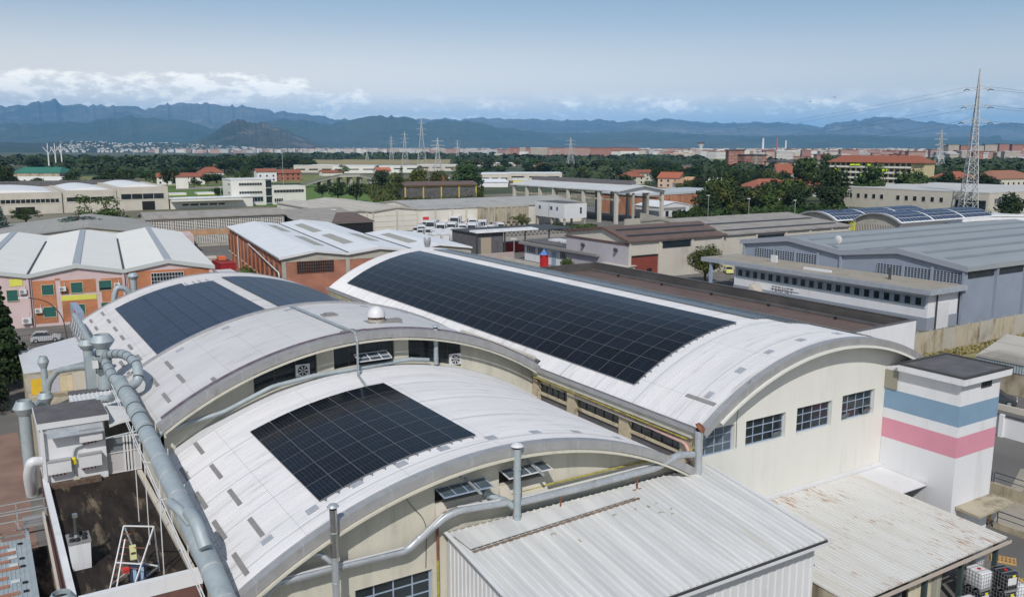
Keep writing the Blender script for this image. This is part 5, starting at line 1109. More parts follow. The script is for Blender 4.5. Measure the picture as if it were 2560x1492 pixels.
# ---- brick hall beyond the frame
bh=hall('brick_hall','orange brick hall with white end panel and pale flat roof beyond the frame hall','hall',232,284,275,300,[(232,8.4),(284,9.3)],brick('hall_brick',(.44,.19,.10),(.38,.15,.08),(.36,.2,.14),w=.6,h=.22),mat('pale_blue_roof',(.42,.45,.47),rough=.6),0,ov=.2,th=.9)
pbox(bh,'end_panel',CONCL,277.5,284.1,274.9,275,0,8.6); pbox(bh,'lower_panel',mat('sage_panel',(.38,.41,.34),rough=.8),247,270.5,274.9,274.99,0,3.0)
for x in (250.3,256.5,263.5): pbox(bh,'joint',BAND,x,x+.12,274.93,274.99,0,8)
wb_=hall('white_workshop','white gabled workshop seen through the open frame','workshop',226,248,254,268,[(226,4.9),(234,6.6),(242,5.2)],MC['white_paint_metal'],LRIB,0,ov=.3,th=.25)
pbox(wb_,'louvre',SLOT,227.5,240,253.9,253.99,3.3,4.3); pbox(wb_,'dark_doorway',BLACK,233,237,253.88,253.98,0,3); pbox(wb_,'dark_doorway',BLACK,229.5,231,253.88,253.98,0,3)
# ---- brown striped roof workshop with cream gable
br_=hall('striped_roof_workshop','cream workshop with brown-edged gable and dark striped roof facing the big vault','workshop',114.2,141.5,137.3,159.3,[(137.3,8.4),(145.6,10.6),(159.3,8.9)],CONCL,BROWNR,0,axis='X',ov=.6,th=.3,fm=BROWNT)
STRIPE=mat('dark_roof_strip',(.035,.037,.045),rough=.5)
for y,z in ((139.0,8.9),(142.6,9.86)): pbox(br_,'roof_strip',STRIPE,115.5,140.5,y,y+1.0,z-.06,z+.27)
pbox(br_,'gable_band',BROWNT,113.9,114.18,136.9,159.6,7.35,7.7)
pbox(br_,'lilac_wall',mat('lilac_render',(.40,.38,.42),(.36,.34,.37),.4,rough=.9),114.1,114.19,137.4,159.2,0,7.3)
pbox(br_,'dark_window',DGLASS,123.5,131.5,137.2,137.29,6.2,7.6); pbox(br_,'red_gate',mat('rust_red_gate',(.22,.045,.03),(.17,.04,.03),.8,rough=.8),115.0,122.2,137.18,137.29,.0,4.7)
pbox(br_,'gate_header',BLACK,115.0,122.2,137.15,137.25,4.7,5.1); pbox(br_,'small_door',BLACK,119.2,120.5,137.1,137.17,0,2.2)
for x in (114.4,122.6,131.9,141): pbox(br_,'pier',CONCL,x-.25,x+.25,137.0,137.29,0,7.9)
for y in (140.9,152.4): q=MB(); q.tube([(114,y,6.0),(113.4,y,6.1)],[.35,.45],12); q.build('wall_fan',BAND,br_)
b2=hall('striped_roof_workshop','long low dirty white workshop with grey roof and two dark roof strips','workshop',141.9,186,137.9,165,[(137.9,8.2),(158,10.2),(165,9.3)],CONCL,FIBRE,0,axis='X',ov=.5,th=.3)
for y,z in ((140.5,8.49),(148,9.24)): pbox(b2,'roof_strip',STRIPE,143,184,y,y+1.2,z-.05,z+.18)
pbox(b2,'dark_window',DGLASS,153,162,137.8,137.89,5.9,7.3)
for x in (142.2,152.5,162.5,171,179,185.6): pbox(b2,'pier',CONCL,x-.25,x+.25,137.6,137.89,0,7.7)
pw=MB(); pw.hexa([(141.55,137.5,0),(141.85,137.5,0),(141.85,166,0),(141.55,166,0),(141.55,137.5,8.9),(141.85,137.5,8.9),(141.85,166,11.2),(141.55,166,11.2)]); tag(pw.build('party_wall',CONC),'raised concrete party wall between the two striped-roof workshops','wall')
# ---- low white office in front
wo=thing('low_office','low white office with blue-grey windows and four white skylights','office building',(121,163,0))
pbox(wo,'wall',WHITEP,114.6,128,147.5,177.5,0,4.3); pbox(wo,'roof',BITU2,114.2,128,147,178,4.6,4.9); pbox(wo,'fascia',SLOT,113.2,114.19,146.8,178.2,4.0,4.55)
for k in range(6):
    y=149+k*4.7
    if k==3: pbox(wo,'door',BFRAME,114.5,114.59,y+.8,y+2.6,0,3.2); continue
    window(wo,'X',114.5,y,y+3.9,1.9,3.7,5,1,MC['white_paint_metal'],DGLASS if k<3 else BGLASS,bar=.1,depth=.09)
for k in range(5): pbox(wo,'skylight',MC['white_paint_metal'],118.3,121.6,149.6+k*5.0,152.6+k*5.0,4.92,5.35)
pbox(wo,'flue',SLOT,116.5,117.1,158.2,158.9,4.92,7.2)
bk_=thing('black_shed','black steel-framed shed with roller door and white lumpy roof covers','shed',(113,190,0))
pbox(bk_,'wall',BITU2,106.4,114.2,187,200,0,6.0); pbox(bk_,'roller_door',mat('beige_roller_door',(.36,.31,.24),rough=.8),107.6,110.6,186.9,186.99,0,4.9)
q=MB(); random.seed(4)
for k in range(22): x=106+k*.85; q.hexa([(x,186.3,6.2),(x+.75,186.3,6.2),(x+.75,190,6.3),(x,190,6.3),(x+.05,186.4,6.5+random.random()*.25),(x+.7,186.4,6.5+random.random()*.2),(x+.7,190,6.7),(x+.05,190,6.7)])
q.build('white_covers',WHITEP,bk_)
pbox(bk_,'roof',BAND,106,136,186.2,200.2,6.02,6.2)
for x in (106.1,114.3,120.5,128,135.5): pbox(bk_,'post',BAND,x,x+.3,186.5,186.8,0,6)
q=MB()
for k in range(16): x=114.6+k*1.3; q.bar((x,186.7,5.9),(x+.65,186.7,5.0),.1); q.bar((x+.65,186.7,5.0),(x+1.3,186.7,5.9),.1)
q.bar((114.6,186.7,4.95),(135.5,186.7,4.95),.12); q.build('truss',BAND,bk_)
pbox(bk_,'red_stack',REDB,116,124,192,195,0,2.6)
rt=thing('little_tower','small bright red tower with blue pointed roof beyond the big vault','tower',(107.6,158.6,0))
pbox(rt,'body',RED,106.9,108.3,157.9,159.3,0,3.6); q=MB(); q.lathe((107.6,158.6),[(1.25,3.62),(.02,5.0)],4); q.build('pointed_roof',BLUE,rt)
wall_thing('brick_yard_wall','low pinkish yard wall in front of the black shed',100,113,180,180.3,1.8,mat('pinkish_wall',(.40,.33,.31),rough=.9))
wall_thing('street_wall','long low pale wall lining the street beside the low white office',108.5,108.8,128,178,1.1,CONCL)
for k,(x,y,z,w,d,lab,m_) in enumerate(((112.5,140.5,3.1,6,9,'sloping beige sheet shelter beside the low white office',TANR),(110.5,134,2.7,5,6,'small grey sheet shelter next to the beige one',FIBRE))):
    s_=thing('sheet_shelter',lab,'shelter',(x,y,0)); pbox(s_,'wall',CREAM,x-w/2+.3,x+w/2-.3,y-d/2+.3,y+d/2-.3,0,z-.3)
    q=MB(); q.hexa([(x-w/2,y-d/2,z-.5),(x+w/2,y-d/2,z),(x+w/2,y+d/2,z),(x-w/2,y+d/2,z-.5),(x-w/2,y-d/2,z-.4),(x+w/2,y-d/2,z+.1),(x+w/2,y+d/2,z+.1),(x-w/2,y+d/2,z-.4)]); q.build('roof',m_,s_)
# ---- blue-grey hall on the right with annex
gh=hall('grey_hall','large blue-grey double-gabled hall with hollow-block window grilles','hall',128.4,205,73.9,119.2,[(73.9,9.3),(85.4,10.9),(96.4,9.5),(107.9,10.9),(119.2,9.4)],GREYP,GREYR,0,axis='X',ov=.5,th=.75,fm=mat('grey_fascia',(.27,.30,.35),rough=.6))
for y in (78.0,82.0,88.8,93.0,100.5,104.6,111.5,115.5):
    z=np.interp(y,[73.9,85.4,96.4,107.9,119.2],[9.3,10.9,9.5,10.9,9.4])+.02; q=MB()
    s_=.5*(np.interp(y+1,[73.9,85.4,96.4,107.9,119.2],[9.3,10.9,9.5,10.9,9.4])-np.interp(y,[73.9,85.4,96.4,107.9,119.2],[9.3,10.9,9.5,10.9,9.4]))
    q.hexa([(130,y-.5,z-s_),(204,y-.5,z-s_),(204,y+.5,z+s_),(130,y+.5,z+s_),(130,y-.5,z-s_+.05),(204,y-.5,z-s_+.05),(204,y+.5,z+s_+.05),(130,y+.5,z+s_+.05)]); q.build('translucent_strip',GREYT,gh)
GG=mat('grey_grille_block',(.27,.32,.40),rough=.8)
for y0 in (74.6,79.6,84.6,101.6,106.5,111.5):
    z0,z1=6.1,8.1; g_=MB(lambda p:(128.2+p[1],p[0],p[2])); L_=4.6
    for i in range(9): u=y0+L_*i/8; g_.box(u-.05,u+.05,0,.14,z0,z1)
    for j in range(7): v=z0+(z1-z0)*j/6; g_.box(y0,y0+L_,.005,.13,v-.035,v+.035)
    fo=g_.build('block_grille',GG,gh); pbox(fo,'dark_back',DGLASS,128.33,128.36,y0,y0+L_,z0,z1)
for y in (74.1,79.3,84.4,96.4,101.3,106.3,118.8): pbox(gh,'pier',GREYP,128.0,128.38,y-.2,y+.2,0,8.6)
for x in (136.5,145,154,163): pbox(gh,'pier',GREYP,x,x+.4,73.5,73.88,0,8.3); pbox(gh,'block_grille',DGLASS,x-7.6,x-.4,73.8,73.88,7.3,8.4)
ga=thing('grey_hall_annex','flat-roofed white annex with a row of square windows and grey roof edge','annex',(123.5,95,0))
pbox(ga,'wall',WHITEP,120.2,128.0,74.6,113.5,0,5.6); pbox(ga,'base_band',mat('grey_base_paint',(.25,.28,.33),rough=.8),120.12,128.05,74.52,113.6,0,1.9)
pbox(ga,'roof_edge',mat('blue_grey_edge',(.27,.31,.37),(.36,.38,.41),1.2,rough=.7),118.8,128.3,73.4,121,5.62,6.35); pbox(ga,'roof',mat('worn_flat_roof',(.33,.30,.25),(.27,.245,.21),.4,rough=.9,dirt=(.10,.085,.07),dscale=.3,dlo=.6,dhi=.72),119.2,128.1,73.8,120.6,6.352,6.40)
WSG=mat('blue_grey_spandrel',(.30,.35,.40),rough=.7); pbox(ga,'window_band',WSG,120.08,120.19,75.0,113.0,3.35,5.0)
for k in range(21):
    y=75.5+k*1.79; window(ga,'X',120.0,y,y+1.15,3.6,4.95,1,1,WSG,DGLASS,bar=.07,depth=.07)
pbox(ga,'double_door',MC['white_paint_metal'],122.3,125.5,74.4,74.51,0,4.0)
pbox(ga,'post',BFRAME,119.1,119.6,118.5,119,0,5.6); 
for x in (122.1,127.6): pbox(ga,'downpipe',BAND,x,x+.15,74.3,74.5,0,5.5) if x<122.2 else None
q=MB(); q.lathe((123.5,83.5),[(.3,6.4),(.22,6.6),(.22,8.3)],10); q.build('flue',BAND,ga)
pbox(ga,'white_pipe_bundle',WHITEP,121.3,121.8,93.2,98.7,6.42,6.8)
stp=thing('outside_steps','pale outside steps climbing to the annex window row','stairs',(119,106.5,0))
for k in range(7): pbox(stp,'step',CONCL,118.2,120.0,104.5+.5*k,105.0+.5*k,0,.4*(k+1))
# sign on the annex : letters as raised striped characters
def letters(txt,y,z,h,x,label):
    cu=bpy.data.curves.new('txt','FONT'); cu.body=txt; cu.size=h; cu.extrude=.03; cu.space_character=1.15
    o=bpy.data.objects.new('t',cu); dg=bpy.context.evaluated_depsgraph_get() if False else None
    COL.objects.link(o); bpy.context.view_layer.update(); me=bpy.data.meshes.new_from_object(o.evaluated_get(bpy.context.evaluated_depsgraph_get()))
    bpy.data.objects.remove(o); s_=bpy.data.objects.new('lettering',me); COL.objects.link(s_)
    s_.rotation_euler=(PI/2,0,-PI/2); s_.location=(x,y,z); me.materials.clear(); me.materials.append(mat('sign_grey',(.17,.17,.18),rough=.7)); return tag(s_,label,'sign')
letters('FERMET',104.4,2.05,1.25,120.12,'grey capital lettering reading FERMET on the white annex wall')
q=MB(); q.box(120.03,120.10,98.3,104.6,2.46,2.56); tag(q.build('lettering_stripe',WHITEP),'thin white stripe cutting across the grey lettering','sign')
dsh=thing('satellite_dish','white satellite dish on the ridge of the blue-grey hall','satellite dish',(128.6,97.5,9.6)); q=MB(lambda p:(128.5-p[2]*.8,97.5+p[0],11.3+p[1]+p[2]*.3)); q.grid(lambda i,j:(.75*(j/5)*math.cos(i*PI/8),.75*(j/5)*math.sin(i*PI/8),-.18*(j/5)**2),16,5); q.build('dish',WHITEM,dsh,smooth=60); q=MB(); q.tube([(128.6,97.5,9.4),(128.6,97.5,11.2)],.05,6); q.build('mast',FASC,dsh)
acx=thing('air_conditioner','white air conditioner standing on the annex roof','air conditioner',(124.5,108,6.4)); pbox(acx,'casing',MC['white_paint_metal'],124.1,124.6,107.2,108.4,6.42,7.7)
# clutter between annex and brown wing
cl2=thing('rusty_shelter','rust-red sheet roof tucked behind the dark parapet','shelter',(106,88,0))
rib_sheet(99,107,80,100,4.0,4.0,.6,.06,'roof',mat('rust_red_sheet',(.28,.10,.07),(.36,.22,.18),.8,rough=.8),cl2); pbox(cl2,'wall',CONC,99.2,106.8,80.3,99.7,0,3.9)
# ---- vaulted halls with blue panels at far right
for k,(y0,lab) in enumerate(((143.2,'far vaulted hall with bare tan end wall and a blue panel roof'),(158.6,'rearmost vaulted hall with blue panels, partly hidden behind a twin'))):
    A_=(y0+7.5,9.3-.2*k,12.9); x0=215-7*k
    v=thing('panel_vault',lab,'hall',(x0+20,y0+7.5,0),0,'far vaulted halls with panels')
    r_=arc_roof(*A_,y0,y0+15,x0,x0+46,per=3,hgt=.02,na=16); r_.v=[SW(p) for p in r_.v]; r_.build('roof',LRIB,v)
    r_=arc_band(*A_,y0,y0+15,x0-.35,x0+.1,-.3,.08); r_.v=[SW(p) for p in r_.v]; r_.build('arch_edge',FASC,v)
    q=MB(SW); wallY(q,y0+.3,y0+14.7,x0+.6,0,lambda x:arcz(x,*A_)-.2,[]); q.build('wall',CONC,v)
    q=MB()
    for i in range(26): q.box(x0+.4,x0+.58,y0+1+i*.52,y0+1.2+i*.52,3.5,5.9)
    q.build('mullion_row',CONCL,v); pbox(v,'dark_window',DGLASS,x0+.585,x0+.595,y0+.8,y0+14.4,3.5,5.9)
    if k==0: pbox(v,'lime_panel',YEL,x0+.2,x0+.5,y0+14.7,y0+17,2,6.2)
    for j in range(3):
        q=MB(SW)
        for i in range(8):
            for jj in range(9):
                a=-.58+.145*i; b=a+.122; r=13.0; xa,xb=A_[0]+r*math.sin(a),A_[0]+r*math.sin(b); za,zb=A_[1]-12.9+r*math.cos(a),A_[1]-12.9+r*math.cos(b); ya=x0+1.0+15.2*j+1.6*jj; yb=ya+1.32
                q.hexa([(xa,ya,za-.05),(xb,ya,zb-.05),(xb,yb,zb-.05),(xa,yb,za-.05),(xa,ya,za),(xb,ya,zb),(xb,yb,zb),(xa,yb,za)])
        q.build('blue_panels',MC.get('distant_blue_cells') or mat('distant_blue_cells',(.018,.035,.085),rough=.25),v)
# ---- long tan office further right
to=hall('tan_block','long two-winged tan block with dark square windows below the tall pylon','office building',352,430,196,268,[(352,9.4),(430,9.6)],CONCL,mat('white_flat_roof',(.52,.52,.51),(.44,.44,.44),.1,rough=.8),0,ov=.1,th=.5)
for k in range(12):
    if k==5: continue
    y=262.5-k*4.1; window(to,'X',351.9,y-2.0,y,4.2,6.6,1,1,CONCL,DGLASS,bar=.15,depth=.09)
window(to,'X',351.8,197,210,0.4,6.0,4,3,BAND,DGLASS,bar=.15,depth=.15)
for k in range(6): x=356+k*12; window(to,'Y',195.9,x,x+7,4.6,6.9,4,1,CONCL,BGLASS,bar=.12,depth=.09)
# ================================================================ TREES
def foliage(name,c1,c2,c3=None):
    return mat(name,c1,c2,1.1,rough=.75,spec=.25,rv=.22,lo=.35,hi=.65,dirt=c3,dscale=.5,dlo=.52,dhi=.6)
F_DK=foliage('dark_leaves',(0.016,0.031,0.009),(0.030,0.048,0.012),(0.009,0.020,0.007))
F_MD=foliage('mid_leaves',(0.025,0.047,0.011),(0.045,0.069,0.016),(0.014,0.030,0.008))
F_OL=foliage('olive_leaves',(0.051,0.066,0.014),(0.074,0.082,0.017),(0.027,0.043,0.011))
F_LT=foliage('bright_leaves',(0.047,0.086,0.016),(0.074,0.109,0.023),(0.023,0.051,0.011))
F_YG=foliage('yellow_green_leaves',(0.109,0.125,0.020),(0.078,0.101,0.016),(0.055,0.070,0.014))
F_BL=foliage('blue_green_needles',(.055,.085,.075),(.085,.115,.10),(.03,.055,.05))
F_BR=foliage('bronze_leaves',(0.047,0.039,0.014),(0.058,0.055,0.016),(0.027,0.035,0.009))
BARK=mat('bark',(.10,.075,.05),(.06,.045,.03),4,rough=.95)
def leaf_quads(mb,c,r,n,s,rng,flat=1.):
    for _ in range(n):
        d=Vector((rng.gauss(0,1),rng.gauss(0,1),rng.gauss(0,1)*flat)).normalized(); rad=r*(.55+.5*rng.random()**.6)
        p=c+Vector((d.x*rad,d.y*rad,d.z*rad*flat)); nrm=(d+Vector((rng.uniform(-.8,.8),rng.uniform(-.8,.8),rng.uniform(-.3,.9)))).normalized()
        u=nrm.orthogonal().normalized(); w=nrm.cross(u); a=rng.random()*PI; u,w=u*math.cos(a)+w*math.sin(a),w*math.cos(a)-u*math.sin(a)
        k=s*rng.uniform(.6,1.3); mb.poly([p-u*k-w*k*.6,p+u*k-w*k*.5,p+u*k*.8+w*k*.6,p-u*k*.7+w*k*.7])
def crown(kind,seed,detail=1.):
    """crown and trunk meshes of a tree one metre in crown radius scaled to h (about 2.6)"""
    rng=random.Random(seed); mb=MB(); tr=MB()
    if kind in('round','broad','loose'):
        nb={'round':13,'broad':18,'loose':15}[kind]; H0={'round':1.2,'broad':1.08,'loose':1.4}[kind]
        tips=[]
        for k in range(nb):
            a=rng.random()*2*PI; e=rng.uniform(-.45,1.0); rr=(.62 if kind!='loose' else .8)*math.sqrt(max(.05,1-e*e*.7))*rng.uniform(.45,1.05)
            c=Vector((rr*math.cos(a),rr*math.sin(a),H0+e*(.72 if kind!='loose' else .95))); br=rng.uniform(.28,.5)*(.8 if kind=='loose' else 1)
            tips.append((c,br)); leaf_quads(mb,c,br,int(115*detail*(br/.38)**2),.052/detail**.4*(1.15 if detail<1 else 1),rng,.85)
        if kind!='loose': leaf_quads(mb,Vector((0,0,H0)),.62,int(200*detail),.09,rng,.9)
        tr.tube([(0,0,0),(.02,.01,.35),(.0,.02,.8),(.03,0,1.2)],[.085,.065,.05,.02],7)
        for c,br in tips[:8]: tr.tube([(0,0,.4+.3*rng.random()),c*.5+Vector((0,0,.5)),c],[.035,.022,.01],5)
    elif kind=='column':
        for k in range(16):
            z=.25+2.5*k/16; r=.30*math.sin(PI*(.12+.80*k/16))+.08; c=Vector((rng.uniform(-.08,.08),rng.uniform(-.08,.08),z)); leaf_quads(mb,c,r,int(90*detail),.05,rng,1.2)
        tr.tube([(0,0,0),(0,0,1.6)],[.05,.02],6)
    elif kind=='conifer':
        for k in range(20):
            z=.35+2.3*k/20; r=.78*(1-k/21)+.06
            for j in range(7):
                a=j*2*PI/7+k*.7+rng.uniform(-.2,.2); rr=r*rng.uniform(.55,1.0); c=Vector((rr*.7*math.cos(a),rr*.7*math.sin(a),z-rr*.12)); leaf_quads(mb,c,rr*.32+.04,int(17*detail),.042,rng,.55)
        tr.tube([(0,0,0),(0,0,2.6)],[.07,.01],6)
    elif kind=='cedar':
        for k in range(9):
            z=.9+1.5*k/9; n=5
            for j in range(n):
                a=j*2*PI/n+k*1.1+rng.uniform(-.4,.4); r=(1.05-.45*abs(k-3)/6)*rng.uniform(.6,1.0)
                for t in (.45,.75,1.): leaf_quads(mb,Vector((r*t*math.cos(a),r*t*math.sin(a),z-.18*t*t)),.15*t+.06,int(24*detail),.04,rng,.4)
                tr.tube([(0,0,z-.1),(r*.6*math.cos(a),r*.6*math.sin(a),z),(r*math.cos(a),r*math.sin(a),z-.15)],[.025,.015,.006],4)
        tr.tube([(0,0,0),(.03,.02,1.2),(.0,0,2.4)],[.09,.06,.02],7)
    elif kind=='bush':
        for k in range(14):
            a=rng.random()*2*PI; r=rng.uniform(0,.75); c=Vector((r*math.cos(a),r*math.sin(a),.3+rng.uniform(0,.5)*(1.1-r))); leaf_quads(mb,c,rng.uniform(.22,.38),int(85*detail),.05,rng,.8)
        tr.tube([(0,0,0),(0,0,.5)],[.04,.02],5)
    return tr.mesh('trunk',BARK),mb
HT={'round':2.15,'broad':1.95,'loose':2.65,'column':2.95,'conifer':2.75,'cedar':2.55,'bush':1.05}
TM={}
def tree_meshes(kind,mat_,seed,detail):
    k=(kind,mat_.name,seed,detail)
    if k not in TM:
        tr,mb=crown(kind,seed,detail); TM[k]=(tr,mb.mesh('crown',mat_))
    return TM[k]
def tree(name,label,x,y,h,r,kind='round',m=F_MD,seed=1,detail=1.,group=None,z=0):
    tr,cr=tree_meshes(kind,m,seed,detail)
    o=bpy.data.objects.new(name,None); COL.objects.link(o); o.location=(x,y,z); o.scale=(r,r,h/HT[kind]); o.rotation_euler=(0,0,(x*7.3+y*3.1)%6.28)
    tag(o,label,'tree' if kind!='bush' else 'bush',group)
    for n_,me in (('trunk',tr),('crown',cr)):
        c=bpy.data.objects.new(n_,me); COL.objects.link(c); c.parent=o
    return o
def tree_px(name,label,px,yb,yt,wpx,kind,m,seed=1,detail=1.,group=None):
    """tree standing where its foot is seen, as tall and wide as it looks there"""
    p=gp(px,yb); d=(Vector((p.x,p.y,0))).dot(fh); w=d*math.cos(PITCH)+H*math.sin(PITCH); h=w*(yb-yt)/F*1.02; return tree(name,label,p.x,p.y,h,w*wpx/F/2,kind,m,seed,detail,group)
# near trees
tree('conifer_tree','tall dark conifer at the left edge in front of the brick factory',.9,112,13.2,5.0,'conifer',F_DK,3,4.0)
tree('conifer_tree','second dark conifer low at the left edge',-.9,102,9.8,3.8,'conifer',F_DK,4,3.0)
tree('broadleaf_tree','round olive-green street tree in front of the striped-roof workshop',125.4,126.3,8.0,4.0,'round',F_OL,5,2.)
tree('broadleaf_tree','dark round tree behind the corner of the blue-grey hall',143.5,129.5,7.2,3.6,'round',F_DK,6,1.5)
tree('shrub','bright green bushy shrub by the red brick wall and its white pipe',*(24.0*math.cos(.116)+166*math.sin(.116),-24.0*math.sin(.116)+166*math.cos(.116)),6.2,3.9,'bush',F_LT,7,1.6)
tree('shrub','dark creeper mass below the hollow-block grilles',59,254,5.6,4.2,'bush',F_DK,8,1.)
tree('shrub','dark creeper mass on the corner of the red brick factory',66,240,5.2,3.6,'bush',F_DK,9,1.)
tree('shrub','pale shrub in front of the concrete hopper block',160,250,5.5,4,'loose',F_OL,10,1.)
tree('shrub','low green shrub patch below the raised cabin',172,232,3.0,6.5,'bush',F_LT,11,1.)
tree('shrub','sprawling weeds in the shade under the raised cabin',166,238,2.6,5,'bush',F_MD,12,1.)
tree('shrub','small shrub beside the little red tower',110.5,153.5,4.2,2.,'bush',F_LT,13,1.)
tree('shrub','yellow-green shrub behind the dark parapet near the annex',97,77,3.9,3.2,'bush',F_YG,14,1.)
tree('shrub','pale weedy shrub poking up beside the rusty shelter',104,79,4.1,2.4,'bush',F_LT,15,1.)
tree('cedar_tree','blue-green cedar with spreading limbs behind the white zigzag roof',*gp(205,640).xy,11.5,6.0,'cedar',F_BL,16,1.2)
tree('cedar_tree','smaller grey-green cedar to the right of the spreading one',*gp(243,630).xy,7.2,4.2,'cedar',F_BL,17,1.)
tree('blue_spruce','dense blue-green spruce at the left edge behind the zigzag roof',*gp(8,640).xy,13.5,5.0,'conifer',F_BL,18,1.2)
tree('broadleaf_tree','loose bright green tree between the cedar and the glazed warehouse',*gp(242,592).xy,15,7.2,'loose',F_LT,19,1.2)
tree('shrub','small green shrub before the glazed warehouse doorway',*gp(65,560).xy,6,5.5,'loose',F_MD,20,.8)
for k,(px,yb,yt,w,lab) in enumerate(((320,568,533,60,'dark shrubs beside the orange skip'),(278,580,540,40,'dark green bush behind the pale lamp post'))):
    tree_px('shrub',lab,px,yb,yt,w,'bush',F_MD,21+k,.8)
gv=thing('gable_shed','grey fibre-roofed shed behind the left white zigzag roof','shed',(8,235,0),AZ)
q=MB(); q.prismY([(-26,3.0),(-26,6.8),(-3.5,9.3),(11,7.2),(11,3.0)][::-1],219,262); q.build('wall',CREAM,gv)
q=MB(); q.prismY([(-26.5,6.9),(-3.5,9.5),(11.5,7.3),(11.5,7.1),(-3.5,9.25),(-26.5,6.7)][::-1],218.6,262.5); q.build('roof',mat('shed_fibre',(.32,.32,.30),(.27,.27,.255),.2,rough=.9,seamx=4.2,seamcol=(.22,.22,.21),seamw=.15,dirt=(.22,.22,.20),dscale=.15),gv)
pbox(gv,'side_room',PINK,12,21,240,252,0,4.6)
q=MB(); q.box(18,27,262,267,0,3.0); sk_=q.build('skip',mat('orange_skip',(.62,.24,.01),(.5,.19,.01),1,rough=.6)); tag(sk_,'orange skip beside the hollow-block workshop','skip')
# medium-distance individual trees, given by what is seen of them
T=[('dark round tree left of the meadow gap behind the tan warehouse',805,497,462,44,'round',F_DK),('dark broad tree in the meadow behind the tan warehouse, left of a twin',845,502,455,56,'round',F_DK),('dark broad tree in the meadow behind the tan warehouse, right of a twin',892,505,456,60,'round',F_DK),
('tall slim grey-green poplar beside the overpass',1004,495,412,32,'column',F_MD),('yellow-green tree right of the overpass',1046,485,425,70,'broad',F_YG),('olive tree right of the yellow-green one',1100,490,430,60,'broad',F_OL),('broad dark tree behind the yellow-framed shed',1165,480,415,95,'broad',F_MD),
('green tree among the roofs left of the yellow-framed shed',985,500,430,50,'loose',F_OL),('dark tree behind the overpass end',955,470,425,50,'broad',F_DK),('bushy tree right of the yellow-framed shed',1197,505,473,28,'bush',F_MD),
('pale tree by the white far warehouse',858,442,410,32,'loose',F_LT),('broad green tree between the red roofs and the far field',645,430,395,48,'broad',F_DK),('dark tree beside the broad green one',722,430,396,30,'round',F_DK),
('dark conical tree behind the office block',592,468,430,12,'column',F_DK),('green bush-like tree before the red-roofed farm',615,458,425,34,'loose',F_MD),('dark round tree by the villa garden',518,466,435,34,'round',F_DK),('dark tree behind the white tower house',445,470,428,34,'broad',F_DK),
('dark tree right of the white tower house',485,472,440,36,'bush',F_DK),('bushy dark tree at the left meadow edge',418,470,418,30,'broad',F_DK),('dark hedge-like tree before the office block, left',545,490,466,54,'bush',F_DK),('dark hedge-like tree before the office block, right',585,490,464,34,'bush',F_DK),
('dark tree in front of the long apartment block, left',2085,520,425,90,'broad',F_DK),('broad dark tree in front of the long apartment block, middle',2170,515,420,90,'broad',F_MD),('leafy tree in front of the long apartment block, right',2270,505,425,95,'broad',F_MD),('bright leafy tree at the right end of the apartment block',2315,500,440,70,'round',F_DK),
('big dense green tree left of the apartment block',2015,490,400,95,'broad',F_MD),('dark tree right of the big dense one',2068,470,390,60,'broad',F_DK),('bronze round tree at the corner of the far vaulted halls',2092,600,520,70,'round',F_BR),
('round bronze tree beside the far vaulted halls, farther',2060,560,520,44,'round',F_DK),('large dark tree in front of the tan block near the pylon',2520,560,490,80,'broad',F_DK),('lower bushy tree left of the large dark one',2470,562,520,60,'bush',F_MD),
('dark tree behind the tan block, left of the pylon',2370,480,440,60,'broad',F_DK),('dark tree behind the tan block, right of the pylon',2455,480,435,60,'broad',F_DK),('dark tree by the brown-roofed houses at right',2500,470,440,50,'round',F_DK),
('bushy green tree left of the orange brick hall end',1742,560,505,60,'bush',F_MD),('bushy green tree beside the sunlit reeds',1690,560,525,60,'bush',F_DK),('slim grey-green tree in the reeds',1842,560,500,70,'loose',F_OL),('green tree behind the pointed villa roof',1610,505,462,50,'broad',F_OL),
('olive tree in front of the terracotta gabled house',1715,495,450,60,'broad',F_OL),('dark tree left of the terracotta gabled house',1560,470,440,60,'broad',F_DK),('dark bushy tree by the far grey block',1360,440,410,60,'broad',F_DK),('broad dark tree by the far grey block, right',1500,440,405,70,'broad',F_DK),
('pale poplar near the truss pylon',1455,450,415,36,'loose',F_LT),('tall dark tree at the upper left edge',8,510,400,40,'column',F_DK),('dark tree at the left edge by the green-roofed shed',22,490,425,60,'broad',F_DK)]
for k,(lab,px,yb,yt,w,kind,m_) in enumerate(T): tree_px('broadleaf_tree',lab,px,yb,yt,w,kind,m_,30+k%5,.55)
def belt(n,px0,px1,yb0,yb1,hh,rr,m_list,kinds,label,group,seed):
    rng=random.Random(seed)
    for i in range(n):
        px=rng.uniform(px0,px1); yb=rng.uniform(yb0,yb1); p=gp(px,yb); h=rng.uniform(*hh); r=rng.uniform(*rr)
        tree('belt_tree',label,p.x,p.y,h,r,rng.choice(kinds),rng.choice(m_list),50+rng.randrange(3),.35,group)
belt(62,1745,2085,462,545,(8,14),(4.5,7.5),[F_DK,F_DK,F_MD,F_OL,F_LT],['broad','round'],'leafy green tree in the dense park belt behind the orange brick hall','trees in the park belt behind the brick hall',1)
belt(40,1640,2100,440,470,(8,14),(5,9),[F_DK,F_DK,F_MD],['broad','round'],'dark tree in the farther part of the park belt, under the villa roofs','trees in the farther park belt',2)
belt(34,1500,2000,420,440,(9,15),(7,12),[F_DK,F_MD],['broad','round'],'dark tree in the row before the long orange factory','trees before the long orange factory',3)
belt(46,1130,1680,416,446,(8,14),(7,12),[F_DK,F_MD,F_OL],['broad','round'],'dark tree among the low halls right of the pylons','trees among the low halls right of the pylons',4)
belt(60,330,780,406,432,(11,18),(10,16),[F_DK,F_MD,F_DK],['broad','round'],'large dark tree in the belt behind the red-roofed farms','trees behind the red-roofed farms',5)
